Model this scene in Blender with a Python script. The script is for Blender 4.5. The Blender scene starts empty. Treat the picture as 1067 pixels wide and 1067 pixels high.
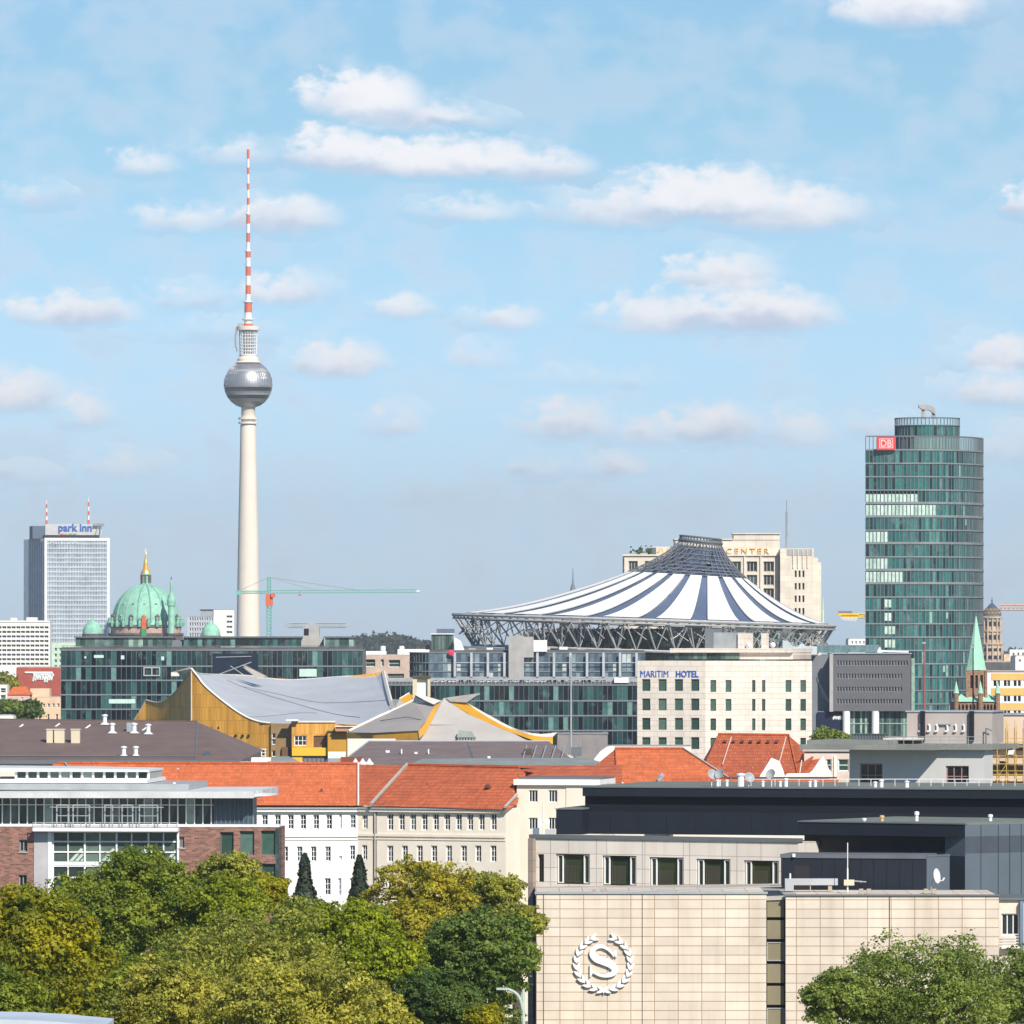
import bpy, math, random
import numpy as np
from mathutils import Vector, Matrix, Quaternion
random.seed(7); RNG = np.random.default_rng(7)
SC = bpy.context.scene; COL = SC.collection
# ---------------------------------------------------------------- camera
F = 7500.0; H = 45.0; CX = 533.5; HY = 665.0     # focal length in photo pixels, eye height in metres, centre column, horizon row
cam = bpy.data.cameras.new('camera'); cam.sensor_width = 36; cam.lens = 36*F/1067
cam.shift_y = (HY-533.5)/1067; cam.clip_start = 5; cam.clip_end = 60000
co = bpy.data.objects.new('camera', cam); COL.objects.link(co)
co.location = (0, 0, H); co.rotation_euler = (math.radians(90), 0, 0); SC.camera = co
# ---------------------------------------------------------------- light
SUN = Vector((0.33, -0.72, 0.60)).normalized()
EL = math.asin(SUN.z); AZ = math.atan2(SUN.x, SUN.y)
sl = bpy.data.lights.new('sun', 'SUN'); sl.energy = 4.9; sl.angle = math.radians(0.5); sl.color = (1, 0.93, 0.83)
so = bpy.data.objects.new('sun', sl); COL.objects.link(so); so.location = (200, -200, 400)
so.rotation_euler = SUN.to_track_quat('Z', 'Y').to_euler()
SC.view_settings.view_transform = 'Standard'; SC.view_settings.look = 'None'
SC.view_settings.exposure = 0.33; SC.view_settings.gamma = 1
W = bpy.data.worlds.new('World'); SC.world = W; W.use_nodes = True
N = W.node_tree.nodes; L = W.node_tree.links; N.clear()
def nd(t, **k):
    n = N.new(t)
    for a, b in k.items(): setattr(n, a, b)
    return n
def mth(op, a, b=None, c=None, clamp=False):
    n = nd('ShaderNodeMath', operation=op); n.use_clamp = clamp
    for i, q in enumerate((a, b, c)):
        if q is None: continue
        if isinstance(q, (int, float)): n.inputs[i].default_value = q
        else: L.new(q, n.inputs[i])
    return n.outputs[0]
sky = nd('ShaderNodeTexSky', sky_type='NISHITA'); sky.sun_disc = False
sky.sun_elevation = EL; sky.sun_rotation = AZ; sky.air_density = 1.0; sky.dust_density = 0.3; sky.ozone_density = 3.0
SKY_STRENGTH = 0.092
tc = nd('ShaderNodeTexCoord'); sx = nd('ShaderNodeSeparateXYZ'); L.new(tc.outputs['Generated'], sx.inputs[0])
yy = mth('MAXIMUM', sx.outputs[1], 0.05)
U0 = mth('DIVIDE', sx.outputs[0], yy); V0 = mth('DIVIDE', sx.outputs[2], yy)
PX = mth('MULTIPLY_ADD', U0, F, CX); PY = mth('MULTIPLY_ADD', V0, -F, HY)     # degrees of sky, in photo units
cv = nd('ShaderNodeCombineXYZ'); L.new(mth('MULTIPLY', PX, 0.014), cv.inputs[0]); L.new(mth('MULTIPLY', PY, 0.019), cv.inputs[1])
nz = nd('ShaderNodeTexNoise'); nz.inputs['Scale'].default_value = 2.6; nz.inputs['Detail'].default_value = 7; nz.inputs['Roughness'].default_value = 0.58
L.new(cv.outputs[0], nz.inputs['Vector'])
nb = nd('ShaderNodeTexNoise'); nb.inputs['Scale'].default_value = 1.1; nb.inputs['Detail'].default_value = 5
cv2 = nd('ShaderNodeVectorMath', operation='ADD'); L.new(cv.outputs[0], cv2.inputs[0]); cv2.inputs[1].default_value = (31, 17, 5); L.new(cv2.outputs[0], nb.inputs['Vector'])
qx = mth('ADD', PX, mth('MULTIPLY_ADD', nz.outputs[0], 70, -35)); qy = mth('ADD', PY, mth('MULTIPLY_ADD', nz.outputs[0], 30, -12))
CL = [(378,104,72,30,1),(430,122,85,20,.8),(500,126,40,14,.5),(350,160,60,26,.95),(450,168,140,24,1),(560,176,70,20,.8),(150,172,44,18,.6),(250,162,60,20,.5),
 (290,228,75,24,.8),(190,230,70,20,.6),(735,206,110,32,1),(820,222,100,30,.85),(650,222,100,22,.75),(490,220,70,18,.6),(755,288,66,26,.85),(790,328,92,26,1),(690,332,80,26,.8),
 (950,8,92,30,.95),(75,326,80,20,.85),(295,304,60,22,.7),(200,312,60,18,.5),(352,378,60,24,.85),(422,322,40,16,.65),(525,332,50,18,.65),(10,412,70,28,.8),(88,432,36,22,.65),
 (410,442,42,24,.55),(590,442,60,26,.75),(742,446,66,26,.8),(672,452,50,20,.6),(640,488,46,14,.65),(560,490,40,16,.5),(835,452,46,26,.6),(1045,374,60,24,.8),(1035,410,60,20,.75),
 (1066,214,30,20,.75),(130,488,56,18,.5),(15,495,50,14,.45),(38,206,40,18,.5),(500,374,50,18,.45),(1050,470,40,26,.5),(920,446,44,18,.55),(620,395,120,14,.3),(240,345,120,16,.3)]
dens = None; shade = None
for (cx, cy, rx, ry, st) in CL:
    rx *= 1.16; ry *= 1.5; cy += 4
    ax = mth('MULTIPLY_ADD', qx, 1/rx, -cx/rx); ay = mth('MULTIPLY_ADD', qy, 1/ry, -cy/ry)
    ab = mth('MAXIMUM', ay, mth('MULTIPLY', ay, 1.7))
    t = mth('MULTIPLY_ADD', ab, ab, mth('MULTIPLY', ax, ax))
    t = mth('MULTIPLY', mth('SUBTRACT', 1.0, t, clamp=True), st)
    s = mth('MULTIPLY', t, ay)
    dens = t if dens is None else mth('MAXIMUM', dens, t)
    shade = s if shade is None else mth('ADD', shade, s)
fine = mth('MULTIPLY_ADD', nz.outputs[0], 0.9, -0.42)
dd = mth('ADD', mth('MULTIPLY', dens, 1.0), mth('MULTIPLY', fine, mth('MINIMUM', mth('MULTIPLY', dens, 4), 1.0)))
mr = nd('ShaderNodeMapRange', interpolation_type='SMOOTHERSTEP'); L.new(dd, mr.inputs['Value'])
mr.inputs['From Min'].default_value = 0.0; mr.inputs['From Max'].default_value = 1.0; mr.inputs['To Max'].default_value = 1
veil = nd('ShaderNodeMapRange', interpolation_type='SMOOTHSTEP'); L.new(nb.outputs[0], veil.inputs['Value'])
veil.inputs['From Min'].default_value = 0.40; veil.inputs['From Max'].default_value = 0.70; veil.inputs['To Max'].default_value = 0.36
gate = mth('GREATER_THAN', sx.outputs[1], 0.5)
alpha = mth('MULTIPLY', mth('MAXIMUM', mth('MULTIPLY', mr.outputs[0], 0.93), veil.outputs[0]), gate)
# shade value: -1 top (lit) .. +1 base (grey)
sh = mth('DIVIDE', shade, mth('MAXIMUM', dens, 0.05)); shl = mth('ADD', sh, mth('MULTIPLY_ADD', nb.outputs[0], 1.2, -0.6))
shr = nd('ShaderNodeMapRange', interpolation_type='SMOOTHSTEP'); L.new(shl, shr.inputs['Value']); shr.inputs['From Min'].default_value = -0.35; shr.inputs['From Max'].default_value = 0.55
thick = nd('ShaderNodeMapRange'); L.new(dd, thick.inputs['Value']); thick.inputs['From Min'].default_value = 0.2; thick.inputs['From Max'].default_value = 0.9
cm = nd('ShaderNodeMix', data_type='RGBA'); cm.inputs['A'].default_value = (0.86, 0.845, 0.86, 1); cm.inputs['B'].default_value = (0.47, 0.55, 0.69, 1)
L.new(shr.outputs[0], cm.inputs['Factor'])
skm = nd('ShaderNodeMix', data_type='RGBA', blend_type='MULTIPLY'); skm.inputs['Factor'].default_value = 1
L.new(sky.outputs[0], skm.inputs['A']); tg = nd('ShaderNodeMapRange', interpolation_type='SMOOTHSTEP'); L.new(V0, tg.inputs['Value']); tg.inputs['From Min'].default_value = 0.0; tg.inputs['From Max'].default_value = 0.085
tnt = nd('ShaderNodeMix', data_type='RGBA'); L.new(tg.outputs[0], tnt.inputs['Factor'])
tnt.inputs['A'].default_value = (SKY_STRENGTH*0.79, SKY_STRENGTH*1.09, SKY_STRENGTH*1.72, 1); tnt.inputs['B'].default_value = (SKY_STRENGTH*0.55, SKY_STRENGTH*0.77, SKY_STRENGTH*0.96, 1)
L.new(tnt.outputs['Result'], skm.inputs['B'])
mx = nd('ShaderNodeMix', data_type='RGBA'); L.new(alpha, mx.inputs['Factor']); L.new(skm.outputs['Result'], mx.inputs['A']); L.new(cm.outputs['Result'], mx.inputs['B'])
bg = nd('ShaderNodeBackground'); L.new(mx.outputs['Result'], bg.inputs[0]); bg.inputs[1].default_value = 1
ow = nd('ShaderNodeOutputWorld'); L.new(bg.outputs[0], ow.inputs[0])
# ---------------------------------------------------------------- helpers
def X(px, d): return (px-CX)*d/F
def Z(py, d): return H-(py-HY)*d/F
def P(px, py, d): return (X(px, d), d, Z(py, d))
def lnk(o, parent=None):
    COL.objects.link(o)
    if parent is not None: o.parent = parent
    return o
def tag(o, label, cat, group=None, kind=None):
    o['label'] = label; o['category'] = cat
    if group: o['group'] = group
    if kind: o['kind'] = kind
    return o
def root(name, label, cat, loc=(0, 0, 0), rz=0, group=None):
    o = bpy.data.objects.new(name, None); o.location = loc; o.rotation_euler = (0, 0, rz); o.empty_display_size = 1
    lnk(o); return tag(o, label, cat, group)
class MB:
    def __init__(s): s.v = []; s.f = []; s.m = []
    def face(s, pts, m=0):
        b = len(s.v); s.v += [tuple(p) for p in pts]; s.f.append(tuple(range(b, b+len(pts)))); s.m.append(m); return s
    def box(s, x0, x1, y0, y1, z0, z1, m=0):
        b = len(s.v); s.v += [(x0,y0,z0),(x1,y0,z0),(x1,y1,z0),(x0,y1,z0),(x0,y0,z1),(x1,y0,z1),(x1,y1,z1),(x0,y1,z1)]
        for q in ((0,3,2,1),(4,5,6,7),(0,1,5,4),(1,2,6,5),(2,3,7,6),(3,0,4,7)): s.f.append(tuple(b+i for i in q)); s.m.append(m)
        return s
    def tube(s, p0, p1, r, n=6, m=0, r1=None, cap=True):
        p0 = Vector(p0); p1 = Vector(p1); r1 = r if r1 is None else r1
        d = (p1-p0)
        if d.length < 1e-6: return s
        q = d.normalized().to_track_quat('Z', 'Y'); b = len(s.v)
        for (p, rr) in ((p0, r), (p1, r1)):
            for i in range(n):
                a = 2*math.pi*i/n; s.v.append(tuple(p+q @ Vector((rr*math.cos(a), rr*math.sin(a), 0))))
        for i in range(n):
            j = (i+1) % n; s.f.append((b+i, b+j, b+n+j, b+n+i)); s.m.append(m)
        if cap:
            s.f.append(tuple(b+i for i in reversed(range(n)))); s.m.append(m)
            s.f.append(tuple(b+n+i for i in range(n))); s.m.append(m)
        return s
    def lathe(s, prof, n=24, c=(0, 0), m=0, mats=None, a0=0.0):
        b = len(s.v)
        for (r, z) in prof:
            for i in range(n):
                a = a0+2*math.pi*i/n; s.v.append((c[0]+r*math.cos(a), c[1]+r*math.sin(a), z))
        for k in range(len(prof)-1):
            for i in range(n):
                j = (i+1) % n; mm = mats[k] if mats else m
                s.f.append((b+k*n+i, b+k*n+j, b+(k+1)*n+j, b+(k+1)*n+i)); s.m.append(mm)
        s.f.append(tuple(b+(len(prof)-1)*n+i for i in range(n))); s.m.append(mats[-1] if mats else m)
        return s
    def prism(s, poly, y0, y1, m=0):            # poly: (x,z) outline, anticlockwise seen from -y
        b = len(s.v); n = len(poly)
        s.v += [(x, y0, z) for x, z in poly]+[(x, y1, z) for x, z in poly]
        s.f.append(tuple(b+i for i in range(n))); s.m.append(m)
        s.f.append(tuple(b+n+i for i in reversed(range(n)))); s.m.append(m)
        for i in range(n):
            j = (i+1) % n; s.f.append((b+i, b+n+i, b+n+j, b+j)); s.m.append(m)
        return s
    def hull(s, top, z0, m=0, mside=None):      # closed polygon of 3-D points, sides dropped to z0
        s.face(top, m); n = len(top); ms = m if mside is None else mside
        for i in range(n):
            a, b_ = top[i], top[(i+1) % n]
            s.face([(a[0],a[1],z0), (b_[0],b_[1],z0), b_, a], ms)
        return s
    def build(s, name, mats, parent=None, smooth=False, link=True):
        me = bpy.data.meshes.new(name); me.from_pydata(s.v, [], s.f)
        if not isinstance(mats, (list, tuple)): mats = [mats]
        for q in mats: me.materials.append(q)
        if len(mats) > 1: me.polygons.foreach_set('material_index', s.m)
        if smooth: me.polygons.foreach_set('use_smooth', [True]*len(s.f))
        me.update()
        if not link: return me
        o = bpy.data.objects.new(name, me); return lnk(o, parent)
def inst(name, me, parent, loc=(0, 0, 0), rz=0):
    o = bpy.data.objects.new(name, me); o.location = loc; o.rotation_euler = (0, 0, rz); return lnk(o, parent)
def stuff(o): o['kind'] = 'stuff'; return o
# ---------------------------------------------------------------- materials
_mc = {}
def newmat(name):
    m = bpy.data.materials.new(name); m.use_nodes = True; nt = m.node_tree
    return m, nt, nt.nodes['Principled BSDF']
def mix(nt, a, b, fac, blend='MIX'):
    n = nt.nodes.new('ShaderNodeMix'); n.data_type = 'RGBA'; n.blend_type = blend
    for k, q in (('A', a), ('B', b), ('Factor', fac)):
        if isinstance(q, (tuple, list)): n.inputs[k].default_value = (*q[:3], 1)
        elif isinstance(q, (int, float)): n.inputs[k].default_value = q
        else: nt.links.new(q, n.inputs[k])
    return n.outputs['Result']
def ramp(nt, val, lo, hi, t0=0.0, t1=1.0):
    n = nt.nodes.new('ShaderNodeMapRange'); nt.links.new(val, n.inputs['Value'])
    n.inputs['From Min'].default_value = lo; n.inputs['From Max'].default_value = hi
    n.inputs['To Min'].default_value = t0; n.inputs['To Max'].default_value = t1
    return n.outputs[0]
def noise(nt, vec, scale, detail=4, rough=.55):
    n = nt.nodes.new('ShaderNodeTexNoise'); n.inputs['Scale'].default_value = scale
    n.inputs['Detail'].default_value = detail; n.inputs['Roughness'].default_value = rough
    if vec is not None: nt.links.new(vec, n.inputs['Vector'])
    return n.outputs[0]
def objco(nt, scale=(1, 1, 1)):
    t = nt.nodes.new('ShaderNodeTexCoord'); m = nt.nodes.new('ShaderNodeMapping'); m.inputs['Scale'].default_value = scale
    nt.links.new(t.outputs['Object'], m.inputs[0]); return m.outputs[0]
def M(name, col, rough=.8, metal=0, var=.18, scale=.35, streak=.0, spec=.4, bump=0):
    if name in _mc: return _mc[name]
    m, nt, b = newmat(name); v = objco(nt)
    n1 = noise(nt, v, scale, 5); n2 = noise(nt, v, scale*9, 3)
    c = mix(nt, [q*(1-var) for q in col], [min(1, q*(1+var*.8)) for q in col], ramp(nt, n1, .3, .7))
    c = mix(nt, c, [q*(1-var*.9) for q in col], ramp(nt, n2, .45, .8, 0, .5))
    if streak:
        v2 = objco(nt, (1.3, 1.3, .07)); n3 = noise(nt, v2, 1.2, 4)
        c = mix(nt, c, [q*.55 for q in col], ramp(nt, n3, .5, .8, 0, streak))
    nt.links.new(c, b.inputs['Base Color']); b.inputs['Roughness'].default_value = rough
    b.inputs['Metallic'].default_value = metal; b.inputs['Specular IOR Level'].default_value = spec
    if bump:
        bp = nt.nodes.new('ShaderNodeBump'); bp.inputs['Strength'].default_value = bump; bp.inputs['Distance'].default_value = .1
        nt.links.new(n2, bp.inputs['Height']); nt.links.new(bp.outputs[0], b.inputs['Normal'])
    _mc[name] = m; return m
def MBrick(name, col, mortar, w, h, ms=.03, off=0.0, var=.12, rough=.8, swap='xz', bump=.3, blot=.15, col2=None, bscale=.25):
    if name in _mc: return _mc[name]
    m, nt, b = newmat(name); t = nt.nodes.new('ShaderNodeTexCoord')
    s = nt.nodes.new('ShaderNodeSeparateXYZ'); nt.links.new(t.outputs['Object'], s.inputs[0])
    c = nt.nodes.new('ShaderNodeCombineXYZ')
    nt.links.new(s.outputs['xyz'.index(swap[0])], c.inputs[0]); nt.links.new(s.outputs['xyz'.index(swap[1])], c.inputs[1])
    k = nt.nodes.new('ShaderNodeTexBrick'); k.offset = off; nt.links.new(c.outputs[0], k.inputs['Vector'])
    k.inputs['Scale'].default_value = 1; k.inputs['Brick Width'].default_value = w; k.inputs['Row Height'].default_value = h
    k.inputs['Mortar Size'].default_value = ms; k.inputs['Mortar Smooth'].default_value = .3; k.inputs['Bias'].default_value = 0
    col2 = col2 or [q*(1-var*1.6) for q in col]
    k.inputs['Color1'].default_value = (*[min(1, q*(1+var*.4)) for q in col], 1); k.inputs['Color2'].default_value = (*col2, 1); k.inputs['Mortar'].default_value = (*mortar, 1)
    n1 = noise(nt, objco(nt), bscale, 6)
    c2 = mix(nt, k.outputs['Color'], [1-blot*2]*3, ramp(nt, n1, .35, .75, 0, .8), 'MULTIPLY')
    n3 = noise(nt, objco(nt, (1.1, 1.1, .06)), .9, 6, .65); c2 = mix(nt, c2, (.72, .66, .60), ramp(nt, n3, .48, .78, 0, .55), 'MULTIPLY')
    nt.links.new(c2, b.inputs['Base Color']); b.inputs['Roughness'].default_value = rough
    if bump:
        bp = nt.nodes.new('ShaderNodeBump'); bp.inputs['Strength'].default_value = bump; bp.inputs['Distance'].default_value = .05; bp.invert = True
        nt.links.new(k.outputs['Fac'], bp.inputs['Height']); nt.links.new(bp.outputs[0], b.inputs['Normal'])
    _mc[name] = m; return m
def MGlass(name, stops, rough=.06, src='island', spec=.5):
    """opaque looking panes: every pane (mesh island / object) picks its own tone: blind, curtain or dark room"""
    if name in _mc: return _mc[name]
    m, nt, b = newmat(name)
    if src == 'island': g = nt.nodes.new('ShaderNodeNewGeometry'); o = g.outputs['Random Per Island']; oi = nt.nodes.new('ShaderNodeObjectInfo'); m1 = nt.nodes.new('ShaderNodeMath'); m1.operation = 'MULTIPLY_ADD'; nt.links.new(oi.outputs['Random'], m1.inputs[0]); m1.inputs[1].default_value = 37.7; nt.links.new(o, m1.inputs[2]); m2 = nt.nodes.new('ShaderNodeMath'); m2.operation = 'FRACT'; nt.links.new(m1.outputs[0], m2.inputs[0]); o = m2.outputs[0]
    else: g = nt.nodes.new('ShaderNodeObjectInfo'); o = g.outputs['Random']
    r = nt.nodes.new('ShaderNodeValToRGB'); r.color_ramp.interpolation = 'CONSTANT'; el = r.color_ramp.elements
    while len(el) < len(stops): el.new(0.5)
    for i, (p, c) in enumerate(stops): el[i].position = p; el[i].color = (*c, 1)
    nt.links.new(o, r.inputs[0]); n1 = noise(nt, objco(nt), .9, 4)
    c = mix(nt, r.outputs[0], (.25, .28, .3), ramp(nt, n1, .45, .8, 0, .6), 'MULTIPLY'); n4 = noise(nt, objco(nt, (1, 1, .6)), .22, 5, .7); c = mix(nt, c, (.20, .30, .29), ramp(nt, n4, .55, .68, 0, .45))  # pale noise patches paint sky reflection into the pane colour
    nt.links.new(c, b.inputs['Base Color']); b.inputs['Roughness'].default_value = rough; b.inputs['Specular IOR Level'].default_value = spec
    _mc[name] = m; return m
GT = lambda n, a, **k: MGlass(n, [(0, [q*.35 for q in a]), (.3, [q*.7 for q in a]), (.6, a), (.86, [min(.8, q*1.7+.015) for q in a]), (.96, [min(.8, q*2.6+.05) for q in a])], **k)
m_teal = MGlass('teal_glass', [(0, (.004,.010,.014)), (.34, (.010,.030,.036)), (.6, (.018,.06,.06)), (.8, (.04,.12,.11)), (.95, (.14,.27,.24))])
m_tower = MGlass('tower_glass', [(0, (.003,.022,.026)), (.14, (.010,.080,.080)), (.42, (.018,.12,.115)), (.7, (.03,.165,.15)), (.9, (.07,.23,.20)), (.98, (.22,.40,.34))])
m_towerlit = MGlass('blind_glass', [(0, (.5,.66,.56)), (.5, (.6,.75,.64)), (.8, (.4,.56,.49))])
m_dark = MGlass('dark_glass', [(0, (.012,.016,.018)), (.5, (.025,.035,.035)), (.8, (.06,.09,.08))], src='object')
m_darki = MGlass('dim_glass', [(0, (.012,.016,.018)), (.5, (.025,.035,.035)), (.8, (.06,.09,.08))])
m_greenp = MGlass('green_pane', [(0, (.03,.07,.055)), (.5, (.05,.11,.085)), (.85, (.09,.16,.13))], src='object')
m_bluei = MGlass('blue_glass', [(0, (.06,.10,.14)), (.4, (.12,.17,.21)), (.75, (.22,.29,.33)), (.93, (.5,.55,.55))])
m_gst = MGlass('sea_glass', [(0, (.03,.06,.055)), (.35, (.07,.12,.105)), (.7, (.13,.2,.17)), (.9, (.3,.42,.35))])
m_white = M('white_plaster', (.78,.76,.71), var=.06, streak=.12)
m_whitem = M('white_metal', (.75,.76,.76), rough=.45, var=.06)
m_cream = M('cream_render', (.74,.66,.55), var=.07, streak=.1)
m_steel = M('grey_steel', (.33,.35,.36), rough=.5, var=.15, scale=.6)
m_slab = M('slab_edge', (.17,.185,.20), rough=.5, var=.1)
m_mull = M('mullion_metal', (.12,.14,.15), rough=.5, var=.1)
m_dkroof = M('bitumen_roof', (.10,.10,.10), var=.3, scale=.3)
m_ltroof = M('gravel_roof', (.42,.39,.34), var=.3, scale=.5)
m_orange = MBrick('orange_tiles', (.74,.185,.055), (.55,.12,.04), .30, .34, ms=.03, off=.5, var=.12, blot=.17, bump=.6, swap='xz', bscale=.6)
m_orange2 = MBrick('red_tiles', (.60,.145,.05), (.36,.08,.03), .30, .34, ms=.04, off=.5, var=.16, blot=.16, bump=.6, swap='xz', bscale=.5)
m_brown = MBrick('brown_tiles', (.17,.115,.092), (.10,.07,.06), .4, .34, ms=.04, off=.5, var=.15, blot=.22, bump=.4, bscale=.3)
m_copper = M('copper_patina', (.27,.54,.40), rough=.7, var=.25, scale=.3, streak=.45)
m_navy = M('navy_panel', (.014,.019,.028), rough=.6, spec=.2, var=.12, streak=.15)
m_black = M('black_and_recess_shade', (.006,.007,.011), rough=.5, var=.2)
m_gold = M('gold_cladding', (.62,.36,.07), rough=.55, var=.16, scale=.5, streak=.5, spec=.5)
m_goldb = M('yellow_panel', (.80,.46,.03), rough=.5, var=.08)
m_concrete = M('concrete', (.38,.37,.35), var=.15, streak=.3)
m_timber = M('bark', (.09,.065,.045), var=.3, scale=2)
# ---------------------------------------------------------------- facades
class Fac:
    def __init__(s, px0, d0, px1, d1):
        s.A = Vector((X(px0, d0), d0)); s.B = Vector((X(px1, d1), d1)); s.L = (s.B-s.A).length
        s.t = (s.B-s.A)/s.L; s.rz = math.atan2(s.t.y, s.t.x)
    def U(s, px):                       # where the view line through column px meets the facade
        k = (px-CX)/F; return (k*s.A.y-s.A.x)/(s.t.x-k*s.t.y)
    def d(s, px): return s.A.y+s.t.y*s.U(px)
    def Zz(s, px, py): return Z(py, s.d(px))
    def R(s, x0, x1, y0, y1):           # photo rectangle -> facade rectangle
        c = (x0+x1)/2; return (s.U(x0), s.U(x1), s.Zz(c, y1), s.Zz(c, y0))
    def root(s, name, label, cat, group=None): return root(name, label, cat, (s.A.x, s.A.y, 0), s.rz, group)
def wallgrid(mb, u0, u1, z0, z1, rects, v=0.0, dep=.25, m=0, mr=None):
    mr = m if mr is None else mr
    rects = [r for r in rects if r[1] > u0 and r[0] < u1 and r[3] > z0 and r[2] < z1]
    us = sorted({u0, u1, *[max(u0, r[0]) for r in rects], *[min(u1, r[1]) for r in rects]})
    # vertical strips, each split by the openings crossing it
    for a, b in zip(us[:-1], us[1:]):
        if b-a < 1e-5: continue
        c = (a+b)/2; hs = sorted([(max(z0, r[2]), min(z1, r[3])) for r in rects if r[0] < c < r[1]]); z = z0
        for (p, q) in hs+[(z1, z1)]:
            if p-z > 1e-4: mb.face([(a,v,z),(b,v,z),(b,v,p),(a,v,p)], m)
            z = max(z, q)
    for (a, b, p, q) in rects:
        w = v+dep
        mb.face([(a,v,p),(a,w,p),(a,w,q),(a,v,q)], mr); mb.face([(b,w,p),(b,v,p),(b,v,q),(b,w,q)], mr)
        mb.face([(a,v,p),(b,v,p),(b,w,p),(a,w,p)], mr); mb.face([(a,w,q),(b,w,q),(b,v,q),(a,v,q)], mr)
_wc = {}
def win_meshes(w, h, nx, ny, fw, mf, mp, simple=False, fd=.07):
    key = (round(w, 1), round(h, 1), nx, ny, round(fw, 3), mf.name, mp.name, simple)
    if key in _wc: return _wc[key]
    fr = MB(); fr.box(0, fw, 0, fd, 0, h).box(w-fw, w, 0, fd, 0, h).box(fw, w-fw, 0, fd, 0, fw).box(fw, w-fw, 0, fd, h-fw, h)
    for i in range(1, nx): c = w*i/nx; fr.box(c-fw*.4, c+fw*.4, .01, fd-.01, fw, h-fw)
    for j in range(1, ny): c = h*j/ny; fr.box(fw, w-fw, .014, fd-.014, c-fw*.35, c+fw*.35)
    if simple:
        fr.face([(0,fd,0),(w,fd,0),(w,fd,h),(0,fd,h)], 1); r = (fr.build('window', [mf, mp], link=False), None)
    else:
        pm = MB(); pm.face([(0,fd,0),(w,fd,0),(w,fd,h),(0,fd,h)]); r = (fr.build('window', mf, link=False), pm.build('pane', mp, link=False))
    _wc[key] = r; return r
def windows(par, rects, nx=2, ny=2, fw=.08, mf=None, mp=None, simple=False, v=0.0, dep=.25, z=0):
    mf = mf or m_whitem; mp = mp or m_dark
    for (a, b, p, q) in rects:
        fm, pm = win_meshes(b-a, q-p, nx, ny, fw, mf, mp, simple)
        o = inst('window', fm, par, (a, v+dep-.07, p))
        o.scale = ((b-a)/round(b-a, 1) if False else 1, 1, 1)
        if pm: inst('pane', pm, o)
def shell(mb, u0, u1, D, z0, z1, v=0.0, m=0, roof=True):   # sides, back (front left to wallgrid)
    mb.face([(u1,v,z0),(u1,v+D,z0),(u1,v+D,z1),(u1,v,z1)], m); mb.face([(u0,v+D,z0),(u0,v,z0),(u0,v,z1),(u0,v+D,z1)], m)
    mb.face([(u1,v+D,z0),(u0,v+D,z0),(u0,v+D,z1),(u1,v+D,z1)], m)
    if roof: mb.face([(u0,v,z1),(u1,v,z1),(u1,v+D,z1),(u0,v+D,z1)], m)
def block(par, u0, u1, D, z0, z1, rects, mw, v=0.0, dep=.25, roofmat=None, par_h=.5, name='wall', **wk):
    mb = MB(); wallgrid(mb, u0, u1, z0, z1, rects, v, dep); shell(mb, u0, u1, D, z0, z1, v)
    o = mb.build(name, mw, par)
    if roofmat: MB().box(u0+.3, u1-.3, v+.3, v+D-.3, z1+.004, z1+.25).build('roof', roofmat, par)
    windows(par, rects, v=v, dep=dep, **wk); return o
def curtain(par, u0, u1, zs, w, mg, D=20, v=0.0, slab=.35, mm=None, ms=None, skip=None, prow=.12, name='window_band'):
    """curtain wall: one band of separate panes per storey, a slab edge per storey, one mullion set per storey"""
    mm = mm or m_mull; ms = ms or m_slab; n = max(1, round((u1-u0)/w)); pw = (u1-u0)/n
    for k in range(len(zs)-1):
        z0, z1 = zs[k], zs[k+1]-slab; g = MB(); f = MB()
        for i in range(n):
            a, b = u0+i*pw, u0+(i+1)*pw
            if skip and skip(k, (a+b)/2): continue
            j = [random.uniform(-.012, .012) for _ in range(4)]
            g.face([(a+.02,v+j[0],z0),(b-.02,v+j[1],z0),(b-.02,v+j[2],z1),(a+.02,v+j[3],z1)])
            f.box(a-.05, a+.05, v-.10, v+.05, z0, z1)
        f.box(u1-.05, u1+.05, v-.10, v+.05, z0, z1)
        if g.f: o = g.build(name, mg, par); f.build('mullions', mm, o)
        MB().box(u0-.1, u1+.1, v-.2, v+.4, z1, zs[k+1]).build('floor_slab', ms, par)
    c = MB(); c.box(u0, u1, v+.4, v+D, zs[0], zs[-1]-.01); c.build('wall', m_slab, par)
def text(body, par, x0, x1, z0, z1, y, mat, ext=.12, name='lettering', space=1.0, bold=0.0, gap=None):
    cu = bpy.data.curves.new(name, 'FONT'); cu.body = body; cu.extrude = .05; cu.space_character = space; cu.offset = bold; cu.resolution_u = 3
    o = bpy.data.objects.new(name, cu); COL.objects.link(o); bpy.context.view_layer.update()
    dg = bpy.context.evaluated_depsgraph_get(); me = bpy.data.meshes.new_from_object(o.evaluated_get(dg)); bpy.data.objects.remove(o)
    co_ = np.empty(len(me.vertices)*3); me.vertices.foreach_get('co', co_); c = co_.reshape(-1, 3)
    mn, mxx = c.min(0), c.max(0)
    x = x0+(c[:, 0]-mn[0])/(mxx[0]-mn[0])*(x1-x0); z = z0+(c[:, 1]-mn[1])/(mxx[1]-mn[1])*(z1-z0); yv = y-ext*(c[:, 2]-mn[2])/(mxx[2]-mn[2])
    me.vertices.foreach_set('co', np.stack([x, yv, z], 1).ravel()); me.materials.clear(); me.materials.append(mat); me.update()
    return inst(name, me, par)
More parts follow.
